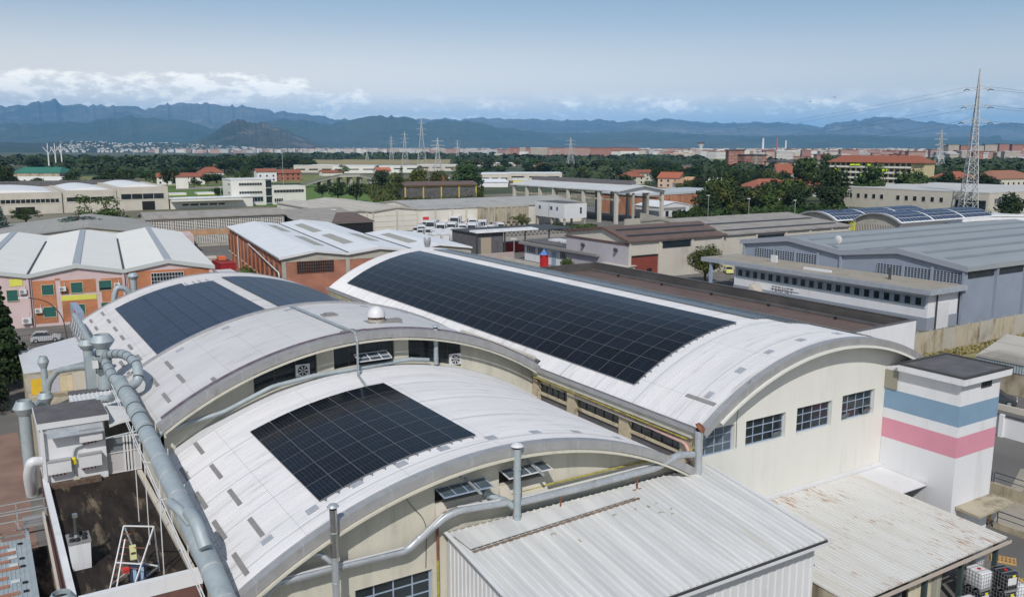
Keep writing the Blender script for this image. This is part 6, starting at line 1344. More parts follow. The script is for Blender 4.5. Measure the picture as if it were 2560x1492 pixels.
belt(22,-20,420,412,430,(11,17),(9,14),[F_DK,F_DK,F_MD],['broad','round'],'dark tree in the belt behind the green-roofed shed','trees behind the green-roofed shed',6)
belt(30,-20,330,468,495,(5,8.5),(5,9),[F_DK,F_MD],['broad','bush'],'hedge tree along the meadow behind the glazed warehouse','hedge trees behind the glazed warehouse',7)
belt(40,150,620,432,462,(7,11),(7,11),[F_DK,F_MD],['broad','bush'],'dark tree between the meadow and the ripe field at left','trees by the ripe field at left',8)
belt(20,2330,2580,452,480,(8,13),(6,9),[F_DK,F_MD],['broad','round'],'dark tree around the houses under the right pylons','trees under the right pylons',9)
belt(16,1750,2120,545,560,(4,7),(4,7),[F_DK,F_MD,F_OL],['bush'],'dense bush below the park belt','bushes below the park belt',10)
# reeds and creepers too dense to count
def scrub(name,label,pts,h,s,n,m_,seed,z0=0):
    rng=random.Random(seed); mb=MB()
    xs=[p[0] for p in pts]; ys=[p[1] for p in pts]
    def inside(x,y):
        c=False
        for i in range(len(pts)):
            x1,y1=pts[i]; x2,y2=pts[i-1]
            if (y1>y)!=(y2>y) and x<(x2-x1)*(y-y1)/(y2-y1)+x1: c=not c
        return c
    k=0
    while k<n:
        x=rng.uniform(min(xs),max(xs)); y=rng.uniform(min(ys),max(ys))
        if not inside(x,y): continue
        k+=1; hh=h*(.5+.5*math.sin(x*.09+1.3)*math.cos(y*.07))*.5+h*.6*rng.random(); p=Vector((x,y,z0+hh*rng.random()**.4))
        nrm=Vector((rng.uniform(-1,1),rng.uniform(-1,1),rng.uniform(-.1,1))).normalized(); u=nrm.orthogonal().normalized(); w=nrm.cross(u); q=s*rng.uniform(.6,1.3)
        mb.poly([p-u*q-w*q*.6,p+u*q-w*q*.5,p+u*q*.8+w*q*.7,p-u*q*.7+w*q*.6])
    return tag(mb.build(name,m_),label,None,None,'stuff')
def gxy(*pp): return [tuple(gp(a,b).xy) for a,b in pp]
scrub('park_scrub','dense green scrub and reeds between the workshops and the park belt',gxy((1660,575),(1700,535),(2110,520),(2110,570),(1900,580)),4.2,.8,9000,F_MD,1)
scrub('meadow_scrub','rough grass and shrubs around the overpass',gxy((940,512),(900,470),(990,455),(1210,470),(1210,515)),2.6,.8,5000,F_OL,2)
scrub('verge_grass','short dry tufts of grass along the panel wall',[(84,65.2),(139,65.2),(139,62),(84,62.8)],.35,.16,3500,mat('dry_tufts',(.30,.25,.12),(.20,.18,.07),2,rough=1),3)
# ================================================================ FIELDS
def field(name,pp,m,z=.1): 
    mb=MB(); mb.poly([(x,y,z) for x,y in gxy(*pp)][::-1]); tag(mb.build(name,m),kind='structure')
field('meadow',((-60,520),(1000,515),(985,462),(415,463),(-60,478)),GRASSG)
field('olive_meadow',((-60,470),(420,466),(700,458),(1000,461),(1000,440),(500,436),(-60,447)),FIELDO,.14)
field('ripe_field',((700,414),(1220,410),(1150,397),(760,398)),FIELDY,.3)
field('ripe_field',((170,424),(355,424),(352,402),(190,403)),FIELDY,.3)
field('far_field',((1180,404),(1900,404),(1850,397),(1200,397)),FIELDO,.3)
field('farm_lane',((440,470),(700,463),(700,467),(440,476)),CONCG,.3)
# ================================================================ VEHICLES
def wheel(root,x,y,r,w=.2,side=1):
    q=MB(); q.tube([(x-w/2,y,r),(x+w/2,y,r)],r,16); wo=q.build('wheel',RUBBER,root,smooth=50)
    q=MB(); q.tube([(x+side*w*.5,y,r),(x+side*(w*.5+.015),y,r)],r*.62,12); q.build('rim',DUCTS,wo); return wo
def car(label,x,y,az,col,L=4.0,name='parked_car',group='parked cars'):
    c=thing(name,label,'car',(0,0,0),0,group); c.location=(x,y,.012); c.rotation_euler=(0,0,-math.radians(az)); ROOTS[c.name]=(0,0,0)
    m=MC.get(col[0]) or mat(col[0],col[1],rough=.25,spec=.6); Wd=.84; h=L/2
    prof=[(-h,.35,.62),(-h+.05,.75,.80),(-h+.75,.92,.84),(-h+.95,.95,.84),(h-.35,.98,.84),(h-.02,.85,.80),(h,.4,.62)]
    q=MB(); rr=[]
    for y_,z_,w_ in prof: rr.append([q.pt((s*k,y_,zz)) for s,k,zz in ((-1,w_*.96,.22),(-1,w_,.5),(-1,w_*.94,z_),(1,w_*.94,z_),(1,w_,.5),(1,w_*.96,.22))])
    for a,b in zip(rr,rr[1:]):
        for k in range(6): q.face([a[k],a[(k+1)%6],b[(k+1)%6],b[k]])
    q.face(rr[0][::-1]); q.face(rr[-1]); q.build('body',m,c,smooth=35)
    q=MB(); cab=[(-h+1.0,.93,.78),(-h+1.65,1.44,.62),(h-.75,1.46,.62),(h-.15,.96,.76)]; rr=[[q.pt((-w_,y_,z_)),q.pt((w_,y_,z_))] for y_,z_,w_ in cab]
    lo=[[q.pt((-.80,y_,.9)),q.pt((.80,y_,.9))] for y_,z_,w_ in cab]
    for i in range(3):
        q.face([rr[i][0],rr[i][1],rr[i+1][1],rr[i+1][0]]); 
        for s in (0,1): q.face([lo[i][s],rr[i][s],rr[i+1][s],lo[i+1][s]])
    q.build('windows',DGLASS,c)
    q=MB(); q.hexa([(-.60,-h+1.62,1.43),(.60,-h+1.62,1.43),(.60,h-.72,1.45),(-.60,h-.72,1.45),(-.56,-h+1.7,1.49),(.56,-h+1.7,1.49),(.56,h-.8,1.51),(-.56,h-.8,1.51)])
    for s in (-1,1):
        q.bar((s*.78,-h+1.02,.94),(s*.60,-h+1.64,1.45),.06); q.bar((s*.68,-.0+.15,.95),(s*.625,.1,1.45),.07); q.bar((s*.75,h-.18,.98),(s*.60,h-.74,1.46),.09)
    q.build('roof_and_pillars',m,c,smooth=30)
    for y_ in (-h+.72,h-.68):
        for s in (-1,1): wheel(c,s*.76,y_,.31,.19,s)
    for s in (-1,1):
        q=MB(); q.box(s*.62-.14,s*.62+.14,-h-.01,-h+.12,.6,.76); q.build('headlight',MC['white_paint_metal'],c); q=MB(); q.box(s*.66-.1,s*.66+.1,h-.12,h+.01,.62,.92); q.build('tail_light',REDB,c)
    q=MB(); q.box(-.26,.26,h+.005,h+.02,.5,.61); q.build('number_plate',WHITEP,c)
    return c
car('silver hatchback parked behind the railings before the brick factory',7.1,136.6,-84,('silver_paint',(.42,.44,.47)),3.8)
car('black estate car parked by the left conifer',2.4,130.2,-82,('black_paint',(.012,.011,.012)),4.6)
car('dark grey small hatchback on the street right of the striped tower',91.6,48.0,-28,('graphite_paint',(.05,.06,.07)),3.6)
car('pale yellow small car parked under the grey annex roof',140,134,35,('cream_yellow_paint',(.62,.60,.22)),3.7)
car('yellow car far right behind the tan block trees',*gp(2552,548).xy,40,('cream_yellow_paint',(.6,.55,.1)),4.0)
def truck(label,x,y,az,s=1.,box=True,red=False):
    c=thing('white_truck',label,'truck',(0,0,0),0,'white trucks in the yard'); c.location=(x,y,.012); c.rotation_euler=(0,0,-math.radians(az)); c.scale=(s,s,s); ROOTS[c.name]=(0,0,0)
    Wp=MC['white_paint_metal']
    q=MB(); q.hexa([(-1.15,-3.6,.6),(1.15,-3.6,.6),(1.15,-1.9,.6),(-1.15,-1.9,.6),(-1.05,-3.35,2.9),(1.05,-3.35,2.9),(1.05,-1.95,2.95),(-1.05,-1.95,2.95)]); q.build('cab',Wp,c)
    q=MB(); q.hexa([(-1.0,-3.62,1.65),(1.0,-3.62,1.65),(1.0,-3.5,1.65),(-1.0,-3.5,1.65),(-.95,-3.46,2.6),(.95,-3.46,2.6),(.95,-3.35,2.6),(-.95,-3.35,2.6)]); q.build('windscreen',DGLASS,c)
    for s_ in (-1,1): q=MB(); q.hexa([(s_*1.1-.02,-3.2,1.7),(s_*1.1+.05,-3.2,1.7),(s_*1.1+.05,-2.4,1.7),(s_*1.1-.02,-2.4,1.7),(s_*1.05-.02,-3.15,2.5),(s_*1.05+.05,-3.15,2.5),(s_*1.05+.05,-2.4,2.5),(s_*1.05-.02,-2.4,2.5)]); q.build('side_window',DGLASS,c); q=MB(); q.box(s_*1.3-.1,s_*1.3+.1,-3.4,-3.3,1.7,2.3); q.build('mirror',BAND,c)
    q=MB(); q.box(-1.0,1.0,-3.66,-3.61,.55,.95); q.build('bumper',SLOT,c)
    if box:
        q=MB(); q.hexa([(-1.2,-1.7,.9),(1.2,-1.7,.9),(1.2,3.4,.9),(-1.2,3.4,.9),(-1.2,-1.7,3.0),(1.2,-1.7,3.0),(1.1,3.0,2.8),(-1.1,3.0,2.8)]); q.build('hopper_body',Wp,c)
        q=MB(); q.box(-1.0,1.0,-1.75,-1.71,2.2,2.9); q.build('dark_hopper_front',BAND,c)
    else: q=MB(); q.box(-1.15,1.15,-1.7,3.4,.85,1.1); q.build('flatbed',Wp,c)
    q=MB(); q.box(-.5,.5,-3.3,3.4,.45,.85); q.build('chassis',BAND,c)
    if red: q=MB(); q.box(-.8,.8,-1.5,.2,3.02,3.7); q.build('red_crate',RED,c)
    for y_ in (-2.8,1.6,2.6):
        for s_ in (-1,1): wheel(c,s_*1.0,y_,.45,.28,s_)
random.seed(21)
spots=[(1065,577,1.0),(1082,579,1.05),(1107,586,1.05),(1131,583,1.0),(1155,584,.9),(1143,569,1.15),(1186,587,1.05),(1207,575,.95),(1090,566,.95),(1180,570,.95),(1248,578,.8),(1165,612,.8),(1195,612,.8),(1052,586,.85)]
more=[(1035+((k*37)%210),568+(k*7)%26,.6+.25*((k*13)%5)/5) for k in range(40)]
ords=['first','second','third','fourth','fifth','sixth','seventh','eighth','ninth','tenth','eleventh','twelfth','thirteenth','fourteenth']
tl=['white truck with a red crate on top at the left end of the yard','white truck just right of the red-crated one','white high-cab truck at the centre of the front row','white truck with wide windscreen right of the front-row centre','small white truck squeezed in right of the wide-windscreened one','tallest white truck, against the warehouse wall under the red panel','white truck with black-edged hopper at the right of the front row','white truck behind the right end, near the hoppers','white truck at the back left of the yard','white truck at the back beside the graffiti','small white truck farthest right by the yellow sign','white van-like truck in the near corner by the brick factory eave','white van-like truck beside the black shed','low white truck at the near left of the yard']
for k,(px,py,s) in enumerate(spots): p=gp(px,py); truck(tl[k],p.x,p.y,205+random.uniform(-12,12)-180+8,s*1.25,box=k not in (11,12),red=(k==0))
for k,(px,py,s) in enumerate(more): p=gp(px,py); truck('white truck or van packed among the others in the crowded yard',p.x,p.y,random.uniform(5,50),s*1.1,box=k%3!=0)
# heaps of white bodies in the yard front
for k in range(34):
    p=gp(1085+(k%17)*7.5,603-(k%3)*3-(k//17)*9); b=thing('truck_hopper','detached creamy white hopper lying in the row at the front of the truck yard','truck body',(p.x,p.y,0),0,'detached truck hoppers'); 
    q=MB(); q.hexa([(p.x-.9,p.y-2.2,0.3),(p.x+.9,p.y-2.2,.3),(p.x+.9,p.y+2.2,.3),(p.x-.9,p.y+2.2,.3),(p.x-1.1,p.y-2.0,2.0),(p.x+1.1,p.y-2.0,2.1),(p.x+1.1,p.y+1.4,2.4),(p.x-1.1,p.y+1.4,2.4)]); q.build('body',WHITEM,b)
    pbox(b,'rim_bar',CREAM,p.x-1.15,p.x+1.15,p.y-2.1,p.y-2.0,1.95,2.15)
# ================================================================ PYLONS, LAMPS, MASTS
GALV=mat('pylon_steel',(.42,.44,.45),(.50,.52,.53),.3,rough=.55,metal=.2); INS=mat('insulator',(.05,.055,.06),rough=.5)
def pylon(name,label,x,y,h,base,az,arms,group='lattice pylons on the plain',w=.22,insul=True):
    """square lattice mast; arms = [(height fraction, half length)]"""
    p=thing(name,label,'pylon',(0,0,0),0,group); p.location=(x,y,0); p.rotation_euler=(0,0,-math.radians(az)); ROOTS[p.name]=(0,0,0)
    hw=lambda z: base*((1-z/h/.62)*.36+.14) if z<h*.62 else base*(.14*(1-(z-h*.62)/(h*.38))+.012)
    for sx,sy in ((-1,-1),(1,-1),(1,1),(-1,1)):
        q=MB(); zs_=[h*k/14 for k in range(15)]
        for a,b in zip(zs_,zs_[1:]): q.bar((sx*hw(a),sy*hw(a),a),(sx*hw(b),sy*hw(b),b),w)
        q.build('leg',GALV,p)
    q=MB(); z=0; k=0
    while z<h*.93:
        dz=max(hw(z)*1.7,h*.018); z2=min(z+dz,h*.97); a,b=hw(z),hw(z2); t=w*.55
        for sgn in (0,1):
            for (x1,y1),(x2,y2) in (((-1,-1),(1,-1)),((1,-1),(1,1)),((1,1),(-1,1)),((-1,1),(-1,-1))):
                if z<h*.4 or sgn==k%2: q.bar((x1*a,y1*a,z) if sgn else (x2*a,y2*a,z),(x2*b,y2*b,z2) if sgn else (x1*b,y1*b,z2),t)
        for (x1,y1),(x2,y2) in (((-1,-1),(1,-1)),((1,1),(-1,1))): q.bar((x1*b,y1*b,z2),(x2*b,y2*b,z2),t)
        z=z2; k+=1
    q.build('lattice',GALV,p)
    for f,l in arms:
        z=h*f; e=hw(z); q=MB()
        for s in (-1,1):
            for yy in (-e,e): q.bar((s*e,yy,z),(s*l,0,z+.2),w*.7); q.bar((s*e,yy,z+h*.025),(s*l,0,z+.25),w*.5)
        q.build('crossarm',GALV,p)
        if insul:
            for s in (-1,1):
                for yy in (-1,1): q=MB(); q.tube([(s*l,0,z),(s*l,yy*2.6,z-.5)],.16,6); q.build('insulator',INS,p)
    return p
pb=gp(2418,538)
pylon('lattice_pylon','huge pale lattice pylon rising on the right in front of the tan block',pb.x,pb.y,58.5,6.0,38,[(.865,4.6),(.745,5.2),(.64,5.6)],w=.28)
for px,yb,yt,bs,lab in ((1055,415,300,15,'tallest lattice pylon of the left-centre group'),(979,402,340,10,'slim lattice pylon left of the group, farther off'),(1013,412,330,12,'lattice pylon just left of the tallest one'),(1095,437,345,9,'lattice pylon just right of the tallest one'),(1144,400,350,8,'small distant pylon right of the left-centre group'),(1426,425,345,11,'lone grey lattice pylon in front of the pink apartment row'),(2345,440,325,10,'grey lattice pylon left of the huge one at right')):
    p=gp(px,yb); d=p.xy.length; h=H+(YH-yt)*Vector((p.x,p.y,0)).dot(fh)/F
    pylon('lattice_pylon',lab,p.x,p.y,h,bs,20,[(.9,6.5),(.78,7.8),(.66,6.8)],w=.35 if d>800 else .25,insul=(px==1055))
for k,(px,yb,yt) in enumerate(((907,398,375),(918,400,370),(931,398,374),(1170,398,376),(1195,397,380),(1220,400,374),(1244,398,380),(1266,398,377),(1288,398,372),(1320,400,378),(1342,398,378),(1395,396,379),(1377,400,376))):
    p=gp(px,yb); h=H+(YH-yt)*Vector((p.x,p.y,0)).dot(fh)/F; pylon('lattice_pylon','tiny far pylon standing against the wood near the horizon',p.x,p.y,max(h,22),7,15*k,[(.9,5),(.78,6)],group='tiny far pylons by the horizon wood',w=.45,insul=False)
# conductors from the huge pylon
def wire(a,b,sag,r,label,group='overhead wires of the huge pylon'):
    a=Vector(a);b=Vector(b); q=MB(); q.tube([a.lerp(b,t/24)-uz*sag*4*(t/24)*(1-t/24) for t in range(25)],r,4,caps=False); tag(q.build('power_line',INS),label,'cable',group)
nxt=gp(1055,415); az_=math.radians(38)
for j,(f,l) in enumerate(((.865,4.6),(.745,5.2),(.64,5.6))):
    for s in (-1,1):
        st_=Vector((pb.x+s*l*math.cos(az_),pb.y-s*l*math.sin(az_),60*f-.5)); e=Vector((659.9+s*6,912.7-s*3,40*(.9-.12*j)))
        wire(st_,e,9+j*2,.04,'%s %s overhead wire sweeping left from the huge pylon'%(('upper','middle','lower')[j],('near','far')[s>0]))
        wire(st_,(pb.x+330,pb.y-170+s*8,50*(f-.1)),6,.05,'%s %s overhead wire leaving the picture to the right of the huge pylon'%(('upper','middle','lower')[j],('near','far')[s>0]))
# floodlight tree masts beside the green shed
tm=gp(142,432); fm_=thing('floodlight_mast','group of three white branching masts beside the green-roofed shed','mast',(tm.x,tm.y,0))
for k,dx in enumerate((-8,0,7)):
    x,y=tm.x+dx*.85,tm.y-dx*.5; q=MB(); q.tube([(x,y,0),(x,y,26)],[.9,.6],8)
    for a in range(4): t=a*PI/2+k; q.tube([(x,y,20+a),(x+5*math.cos(t),y+5*math.sin(t),29)],[.45,.3],6)
    q.tube([(x,y,26),(x,y,33)],[.5,.4],6); q.build('mast',WHITEP,fm_)
def lamp(label,px,yb,yt,group='street lamps and slim masts'):
    p=gp(px,yb); d=Vector((p.x,p.y,0)).dot(fh); h=(yb-yt)*d/F*1.03; t=thing('street_lamp',label,'street lamp',(p.x,p.y,0),0,group); r=max(.09,d*.00022)
    q=MB(); q.tube([(p.x,p.y,0),(p.x,p.y,h)],[r*1.2,r],6); q.build('pole',DUCTS,t); q=MB(); q.box(p.x-.9,p.x+.5,p.y-.2,p.y+.2,h,h+.25); q.build('lamp_head',WHITEM,t)
for k,(px,yb,yt,lab) in enumerate(((288,580,504,'pale lamp post rising by the green tree behind the cedar'),(553,500,470,'thin mast in front of the low office wing'),(765,590,515,'twin-headed lamp post behind the white zigzag roof, left'),(838,592,527,'twin-headed lamp post behind the white zigzag roof, right'),(709,470,388,'tall slim mast left of the red farm roofs'),(1769,560,492,'white lamp post in front of the orange brick hall'),(1870,565,500,'lamp post with a blue sign in the scrub'),(1985,565,504,'white lamp post at the right of the scrub'),(2120,540,478,'thin lamp post left of the tan block'),(2525,560,495,'thin lamp post right of the huge pylon'),(1285,680,600,'thin grey lamp post before the low white office'),(1839,600,570,'slender lamp post on the long striped-roof workshop side'),(2034,600,553,'slender lamp post at the far end of the striped-roof workshop'),(336,412,376,'thin mast at the ripe field'))): lamp(lab,px,yb,yt)
vw=thing('curved_lamp','dark curved street lamp arching over the silver car','street lamp',(15,133,0)); p=gp(168,848)
q=MB(); q.tube(bezier([(p.x,p.y,0),(p.x-.3,p.y,3.5),(p.x-2,p.y-.3,5.8),(p.x-4.5,p.y-.6,6.6)],8),.07,6); q.build('pole',BAND,vw); q=MB(); q.box(p.x-5.6,p.x-4.4,p.y-.8,p.y-.5,6.55,6.7); q.build('lamp_head',WHITEP,vw)
rlb=thing('street_railing','dark street railing between the two parked cars','railing',(3,133,0))
for k in range(6):
    q=MB(); x0=-6+k*3.0
    for j in range(12): q.bar((x0+j*.24,134-.05*k,.1),(x0+j*.24,134-.05*k,1.7),.035)
    q.bar((x0,134-.05*k,1.65),(x0+2.9,134-.05*k,1.65),.05); q.bar((x0,134-.05*k,.25),(x0+2.9,134-.05*k,.25),.05); q.build('rail_panel',BAND,rlb)
rlb=thing('street_railing','dark railing at the left edge below the black car','railing',(1.5,119,0))
for k in range(3):
    q=MB(); x0=-3.8+k*2.3
    for j in range(10): q.bar((x0+j*.23,120,.1),(x0+j*.23,120,1.9),.035)
    q.bar((x0,120,1.85),(x0+2.2,120,1.85),.05); q.build('rail_panel',BAND,rlb)
bb=thing('blue_billboard','narrow blue panel with red disc behind the slim duct','sign',(12,139,0)); pbox(bb,'panel',BFRAME,10.6,11.5,128,137,0,5.2)
q=MB(); q.tube([(10.58,130,4.6),(10.5,130,4.6)],.55,16); q.build('red_disc',RED,bb)
for k,(x,y,dx,dy,dz,m_,lab) in enumerate(((23.0,196,3.2,8,2.6,REDB,'dark red container beside the red brick wall'),(21.5,206,2.8,5,2.5,CONCL,'pale grey container behind the dark red one'),(21.5,182,3.2,4.5,2.4,WHITEP,'white box body near the bright shrub'),(19.2,197,1.6,3.8,1.2,DUCT,'heap of grey pipe sections beside the dark red container'))):
    x_,y_=math.cos(.116)*x+math.sin(.116)*y,-math.sin(.116)*x+math.cos(.116)*y
    c=thing('container',lab,'container',(x_,y_,0)); pbox(c,'body',m_,x_-dx/2,x_+dx/2,y_-dy/2,y_+dy/2,0,dz); pbox(c,'lid',m_ if k!=2 else MC['white_paint_metal'],x_-dx/2-.06,x_+dx/2+.06,y_-dy/2-.06,y_+dy/2+.06,dz+.01,dz+.12)
c=thing('orange_digger','small orange machine on top of the dark red container','machine',(0,0,0)); x_,y_=math.cos(.116)*23+math.sin(.116)*198,-math.sin(.116)*23+math.cos(.116)*198; pbox(c,'body',mat('orange_machine',(.7,.16,.05),rough=.5),x_-1,x_+.6,y_-1,y_+1,2.72,3.6); pbox(c,'base',BAND,x_-1.2,x_+1.2,y_-1.4,y_+1.2,2.72,2.9)
# ================================================================ FARTHER BUILDINGS
def gabled(name,label,px,yb,w,d,hw,hr,az,wm,rm,cat='house',group=None,wins=True,hip=False):
    """house placed where its front foot is seen; w wide, d deep"""
    p=gp(px,yb); t=thing(name,label,cat,(0,0,0),0,group); t.location=(p.x,p.y,0); t.rotation_euler=(0,0,-math.radians(az)); ROOTS[t.name]=(0,0,0)
    q=MB(); q.prismX([(0,0),(0,hw),(d/2,hr-.1),(d,hw),(d,0)] if not hip else [(0,0),(0,hw),(d,hw),(d,0)],-w/2,w/2); q.build('wall',wm,t)
    e=.7; q=MB()
    if hip: q.hexa([(-w/2-e,-e,hw),(w/2+e,-e,hw),(w/2+e,d+e,hw),(-w/2-e,d+e,hw),(-w/2+d*.42,d*.48,hr),(w/2-d*.42,d*.48,hr),(w/2-d*.42,d*.52,hr),(-w/2+d*.42,d*.52,hr)])
    else: q.prismX([(-e,hw-.25),(d/2,hr),(d+e,hw-.25),(d+e,hw+.0),(d/2,hr+.35),(-e,hw)],-w/2-e,w/2+e)
    q.build('roof',rm,t)
    if wins:
        n=max(2,int(w/4.5))
        for k in range(n):
            for z0 in ([1.0,4.2] if hw>5.6 else [1.2]): u=-w/2+w*(k+.5)/n; q=MB(); q.box(u-.7,u+.7,-.06,-.01,z0,z0+1.5); q.build('window',DGLASS,t)
    return t
CW=MC['cream_plaster']; WP=WHITEP
gabled('farmhouse','long white and yellow farmhouse with red roof left of the villa',453,462,34,13,6,8.5,12,CREAMW,TILE)
gabled('dovecote','white tower house with small red roof before the farmhouse',456,472,8,8,8.0,9.6,12,CREAMW,TILE,hip=True,wins=False)
gabled('villa','yellow villa with hipped red roof among garden trees',530,452,20,16,7,11.5,5,CREAM,TILE,hip=True)
gabled('farm_building','red-roofed farm with white loggia behind the tall mast, left part',668,455,16,12,8.5,10.5,5,WP,TILE)
gabled('farm_building','red-roofed farm, long red right part behind the tall mast',700,452,36,14,6.5,9,5,mat('dull_red_render',(.30,.12,.08),rough=.9),TILE)
gabled('farm_building','low red-roofed outbuilding left of the overpass',833,440,22,10,3.5,5.5,0,CREAMW,TILE,wins=False)
gabled('farm_building','orange-roofed outbuilding behind the overpass',960,436,16,10,4,7,0,CREAM,mat('orange_tile',(.40,.13,.07),rough=.8),wins=False)
gabled('red_roof_house','small house with steep red roof among the left trees',555,428,16,10,3.5,8,-20,CREAM,TILE,wins=False)
gabled('white_house','white gabled house between dark trees behind the farm',627,425,8,10,9,13,70,WP,WP,wins=False)
gabled('terracotta_gabled_house','terracotta-roofed house with pale gable above the frame hall',1670,470,15,17,7,10.5,60,mat('peach_render',(.50,.38,.30),rough=.9),mat('bright_tile',(.34,.105,.055),rough=.85))
gabled('brown_roofed_house','brown-roofed house left of the terracotta gabled one',1588,462,16,14,6,9.5,10,CREAM,TILE,hip=True)
gabled('long_beige_house','long beige block with dull red roof behind the terracotta house',1640,452,44,14,7,9,0,CREAM,TILE)
gabled('villa','villa with hipped terracotta roofs sunk in the park trees, left wing',1940,500,26,18,6.5,11,15,WP,mat('villa_tile',(.30,.10,.06),rough=.85),hip=True)
gabled('villa','villa with hipped terracotta roofs sunk in the park trees, right wing',2010,492,24,16,6.5,10,15,WP,MC['villa_tile'],hip=True)
gabled('house','red steep-roofed house in front of the apartment block trees',1965,460,14,14,8,15,30,CREAM,TILE,wins=False)
gabled('hipped_orange_house','orange hipped roof house between the two right pylons',2410,475,26,20,7,12,15,CREAM,mat('orange_tile2',(.30,.095,.055),rough=.85),hip=True)
gabled('brown_hipped_house','brown hipped roof house at the right edge',2545,478,42,26,8,13,10,CREAM,mat('brown_tile',(.30,.14,.09),(.24,.11,.07),1,rough=.9),hip=True)
gabled('hipped_orange_house','pale-orange roof house behind the round tree left of white tents',1735,478,18,14,5,9,20,CREAMW,mat('sand_tile',(.42,.25,.15),rough=.9),hip=True,wins=False)
for k in range(4):
    p=gp(1772+k*10,498); t=thing('white_tent','small white pointed tent in the row behind the brick hall','tent',(p.x,p.y,0),0,'white pointed tents'); q=MB(); q.lathe((p.x,p.y),[(3.2,8.9),(1.2,10.2),(.1,11.6)],4); q.build('canopy',WHITEP,t); q=MB(); q.lathe((p.x,p.y),[(3.0,0),(3.0,8.88)],4); q.build('base',CREAMW,t)
def slab(name,label,px0,px1,yb,ytop,depth,wm,rm=None,cat='building',group=None,ribbon=None,az=None,base_off=0,band=None,rise=0):
    """long block seen from px0 to px1, foot at row yb, eaves at row ytop"""
    a=gp(px0,yb); b=gp(px1,yb); d=(a+b).dot(fh)/2; h=H+(YH-ytop)*d/F if True else 0
    c=(a+b)/2; v=(b-a); v.z=0; w=v.length; t=thing(name,label,cat,(0,0,0),0,group); t.location=(c.x,c.y,0); t.rotation_euler=(0,0,math.atan2(v.y,v.x)); ROOTS[t.name]=(0,0,0)
    h=max(h,3.5); pbox(t,'wall',wm,-w/2,w/2,0,depth,0,h)
    if rise:
        q=MB(); q.hexa([(-w/2-.5,-.6,h+.02),(w/2+.5,-.6,h+.02),(w/2+.5,depth+.6,h+.02),(-w/2-.5,depth+.6,h+.02),(-w/2+rise,depth*.45,h+rise),(w/2-rise,depth*.45,h+rise),(w/2-rise,depth*.55,h+rise),(-w/2+rise,depth*.55,h+rise)]); q.build('roof',rm,t)
    elif rm: pbox(t,'roof',rm,-w/2-.3,w/2+.3,-.3,depth+.3,h+.01,h+.5)
    if ribbon:
        for z0,z1 in ribbon:
            n=max(3,int(w/12))
            for k in range(n): u=-w/2+w*(k+.15)/n; pbox(t,'window_strip',DGLASS,u,u+w/n*.7,-.08,-.01,h*z0,h*z1)
    if band: pbox(t,'coloured_band',band[0],-w/2,w/2,-.12,-.01,h*band[1],h*band[2])
    return t
slab('green_roof_shed','long shed with green roof at the far left',28,150,442,436,34,CONCD,mat('sea_green_roof',(.03,.17,.12),(.035,.15,.11),.1,rough=.6),'shed',rise=5.5)
slab('white_wall_block','long low white wall of a yard in front of the green-roofed shed',45,165,452,444,3,WP)
slab('far_warehouse','grey-beige far warehouse with dark ribbon windows left of the pylons',735,833,432,413,40,CONCL,LRIB,ribbon=[(.35,.55)])
slab('far_warehouse','white far warehouse under the first pylons',832,938,433,414,40,CREAMW,LRIB,ribbon=[(.45,.6)])
slab('far_warehouse','pinkish-white far office with small windows behind the pylons',948,1045,432,414,30,CREAMW,LRIB,ribbon=[(.5,.68)])
slab('far_warehouse','pale grey far warehouse right of the tallest pylon',1045,1140,428,412,40,CONCL,LRIB,ribbon=[(.5,.7)])
slab('far_warehouse','pale flat far block left of the dark trees near the centre',1190,1290,416,407,40,CONCL,LRIB)
slab('grey_white_hall','long grey-white hall with window rows above the tan roofs, left part',1203,1272,458,434,40,CONCL,LRIB,ribbon=[(.4,.6)])
slab('grey_white_hall','long grey-white hall with window rows above the tan roofs, right part',1272,1405,452,433,40,CONCL,LRIB,ribbon=[(.45,.65)])
slab('white_hall','low white hall between the grey-white hall and the beige block',1408,1500,448,437,26,WP,mat('pale_green_roof',(.42,.45,.42),rough=.8))
slab('yellow_house','small yellow block by the frame hall roof',1283,1318,462,450,14,mat('butter_yellow',(.62,.55,.20),rough=.8),LRIB)
slab('white_vault_shed','white shed with low curved roof left of the yellow block',1195,1270,468,455,22,WP,LRIB,rise=2)
slab('white_vault_shed','bright low white sheds behind the hedge at the centre',1100,1190,462,452,24,WP,LRIB,rise=1.5)
slab('orange_factory','long orange brick factory with sawtooth roof on the right plain, left part',1645,1770,428,417,40,BRK3,mat('plum_roof',(.16,.11,.11),rough=.8),'factory',rise=1.5)
slab('orange_factory','long orange brick factory on the right plain, right part',1770,1845,426,412,40,BRK3,TILE,'factory')
slab('orange_factory','long orange brick factory row near the centre',1335,1480,424,414,30,BRK3,CONCL,'factory')
slab('orange_factory','farther orange brick block with brown roof at the centre',1330,1370,414,409,20,BRK3,TILE,'factory')
slab('white_lime_hall','long white hall with lime roof line and blue base',1840,1990,426,409,60,WP,mat('lime_edge',(.50,.60,.12),rough=.7),'hall',band=(BLUE,.0,.3))
slab('green_long_roof','long green flat roof behind trees at far right',2460,2560,428,414,40,BITU2,mat('grass_green_roof',(.02,.16,.06),rough=.7),'shed')
slab('white_flat_shed','low white shed with blue end in front of the orange hipped house',2335,2425,470,446,24,WP,LRIB)
slab('white_low_roof','long thin white roof behind the big grey hall at right',2405,2580,566,552,10,WP,LRIB,'shed')
slab('farm_sheds','row of low brick-red farm roofs behind the ripe field',730,840,399,396,20,CREAM,TILE,'farm')
slab('farm_sheds','low white market hall by the ripe field',262,335,432,427,20,WP,LRIB)
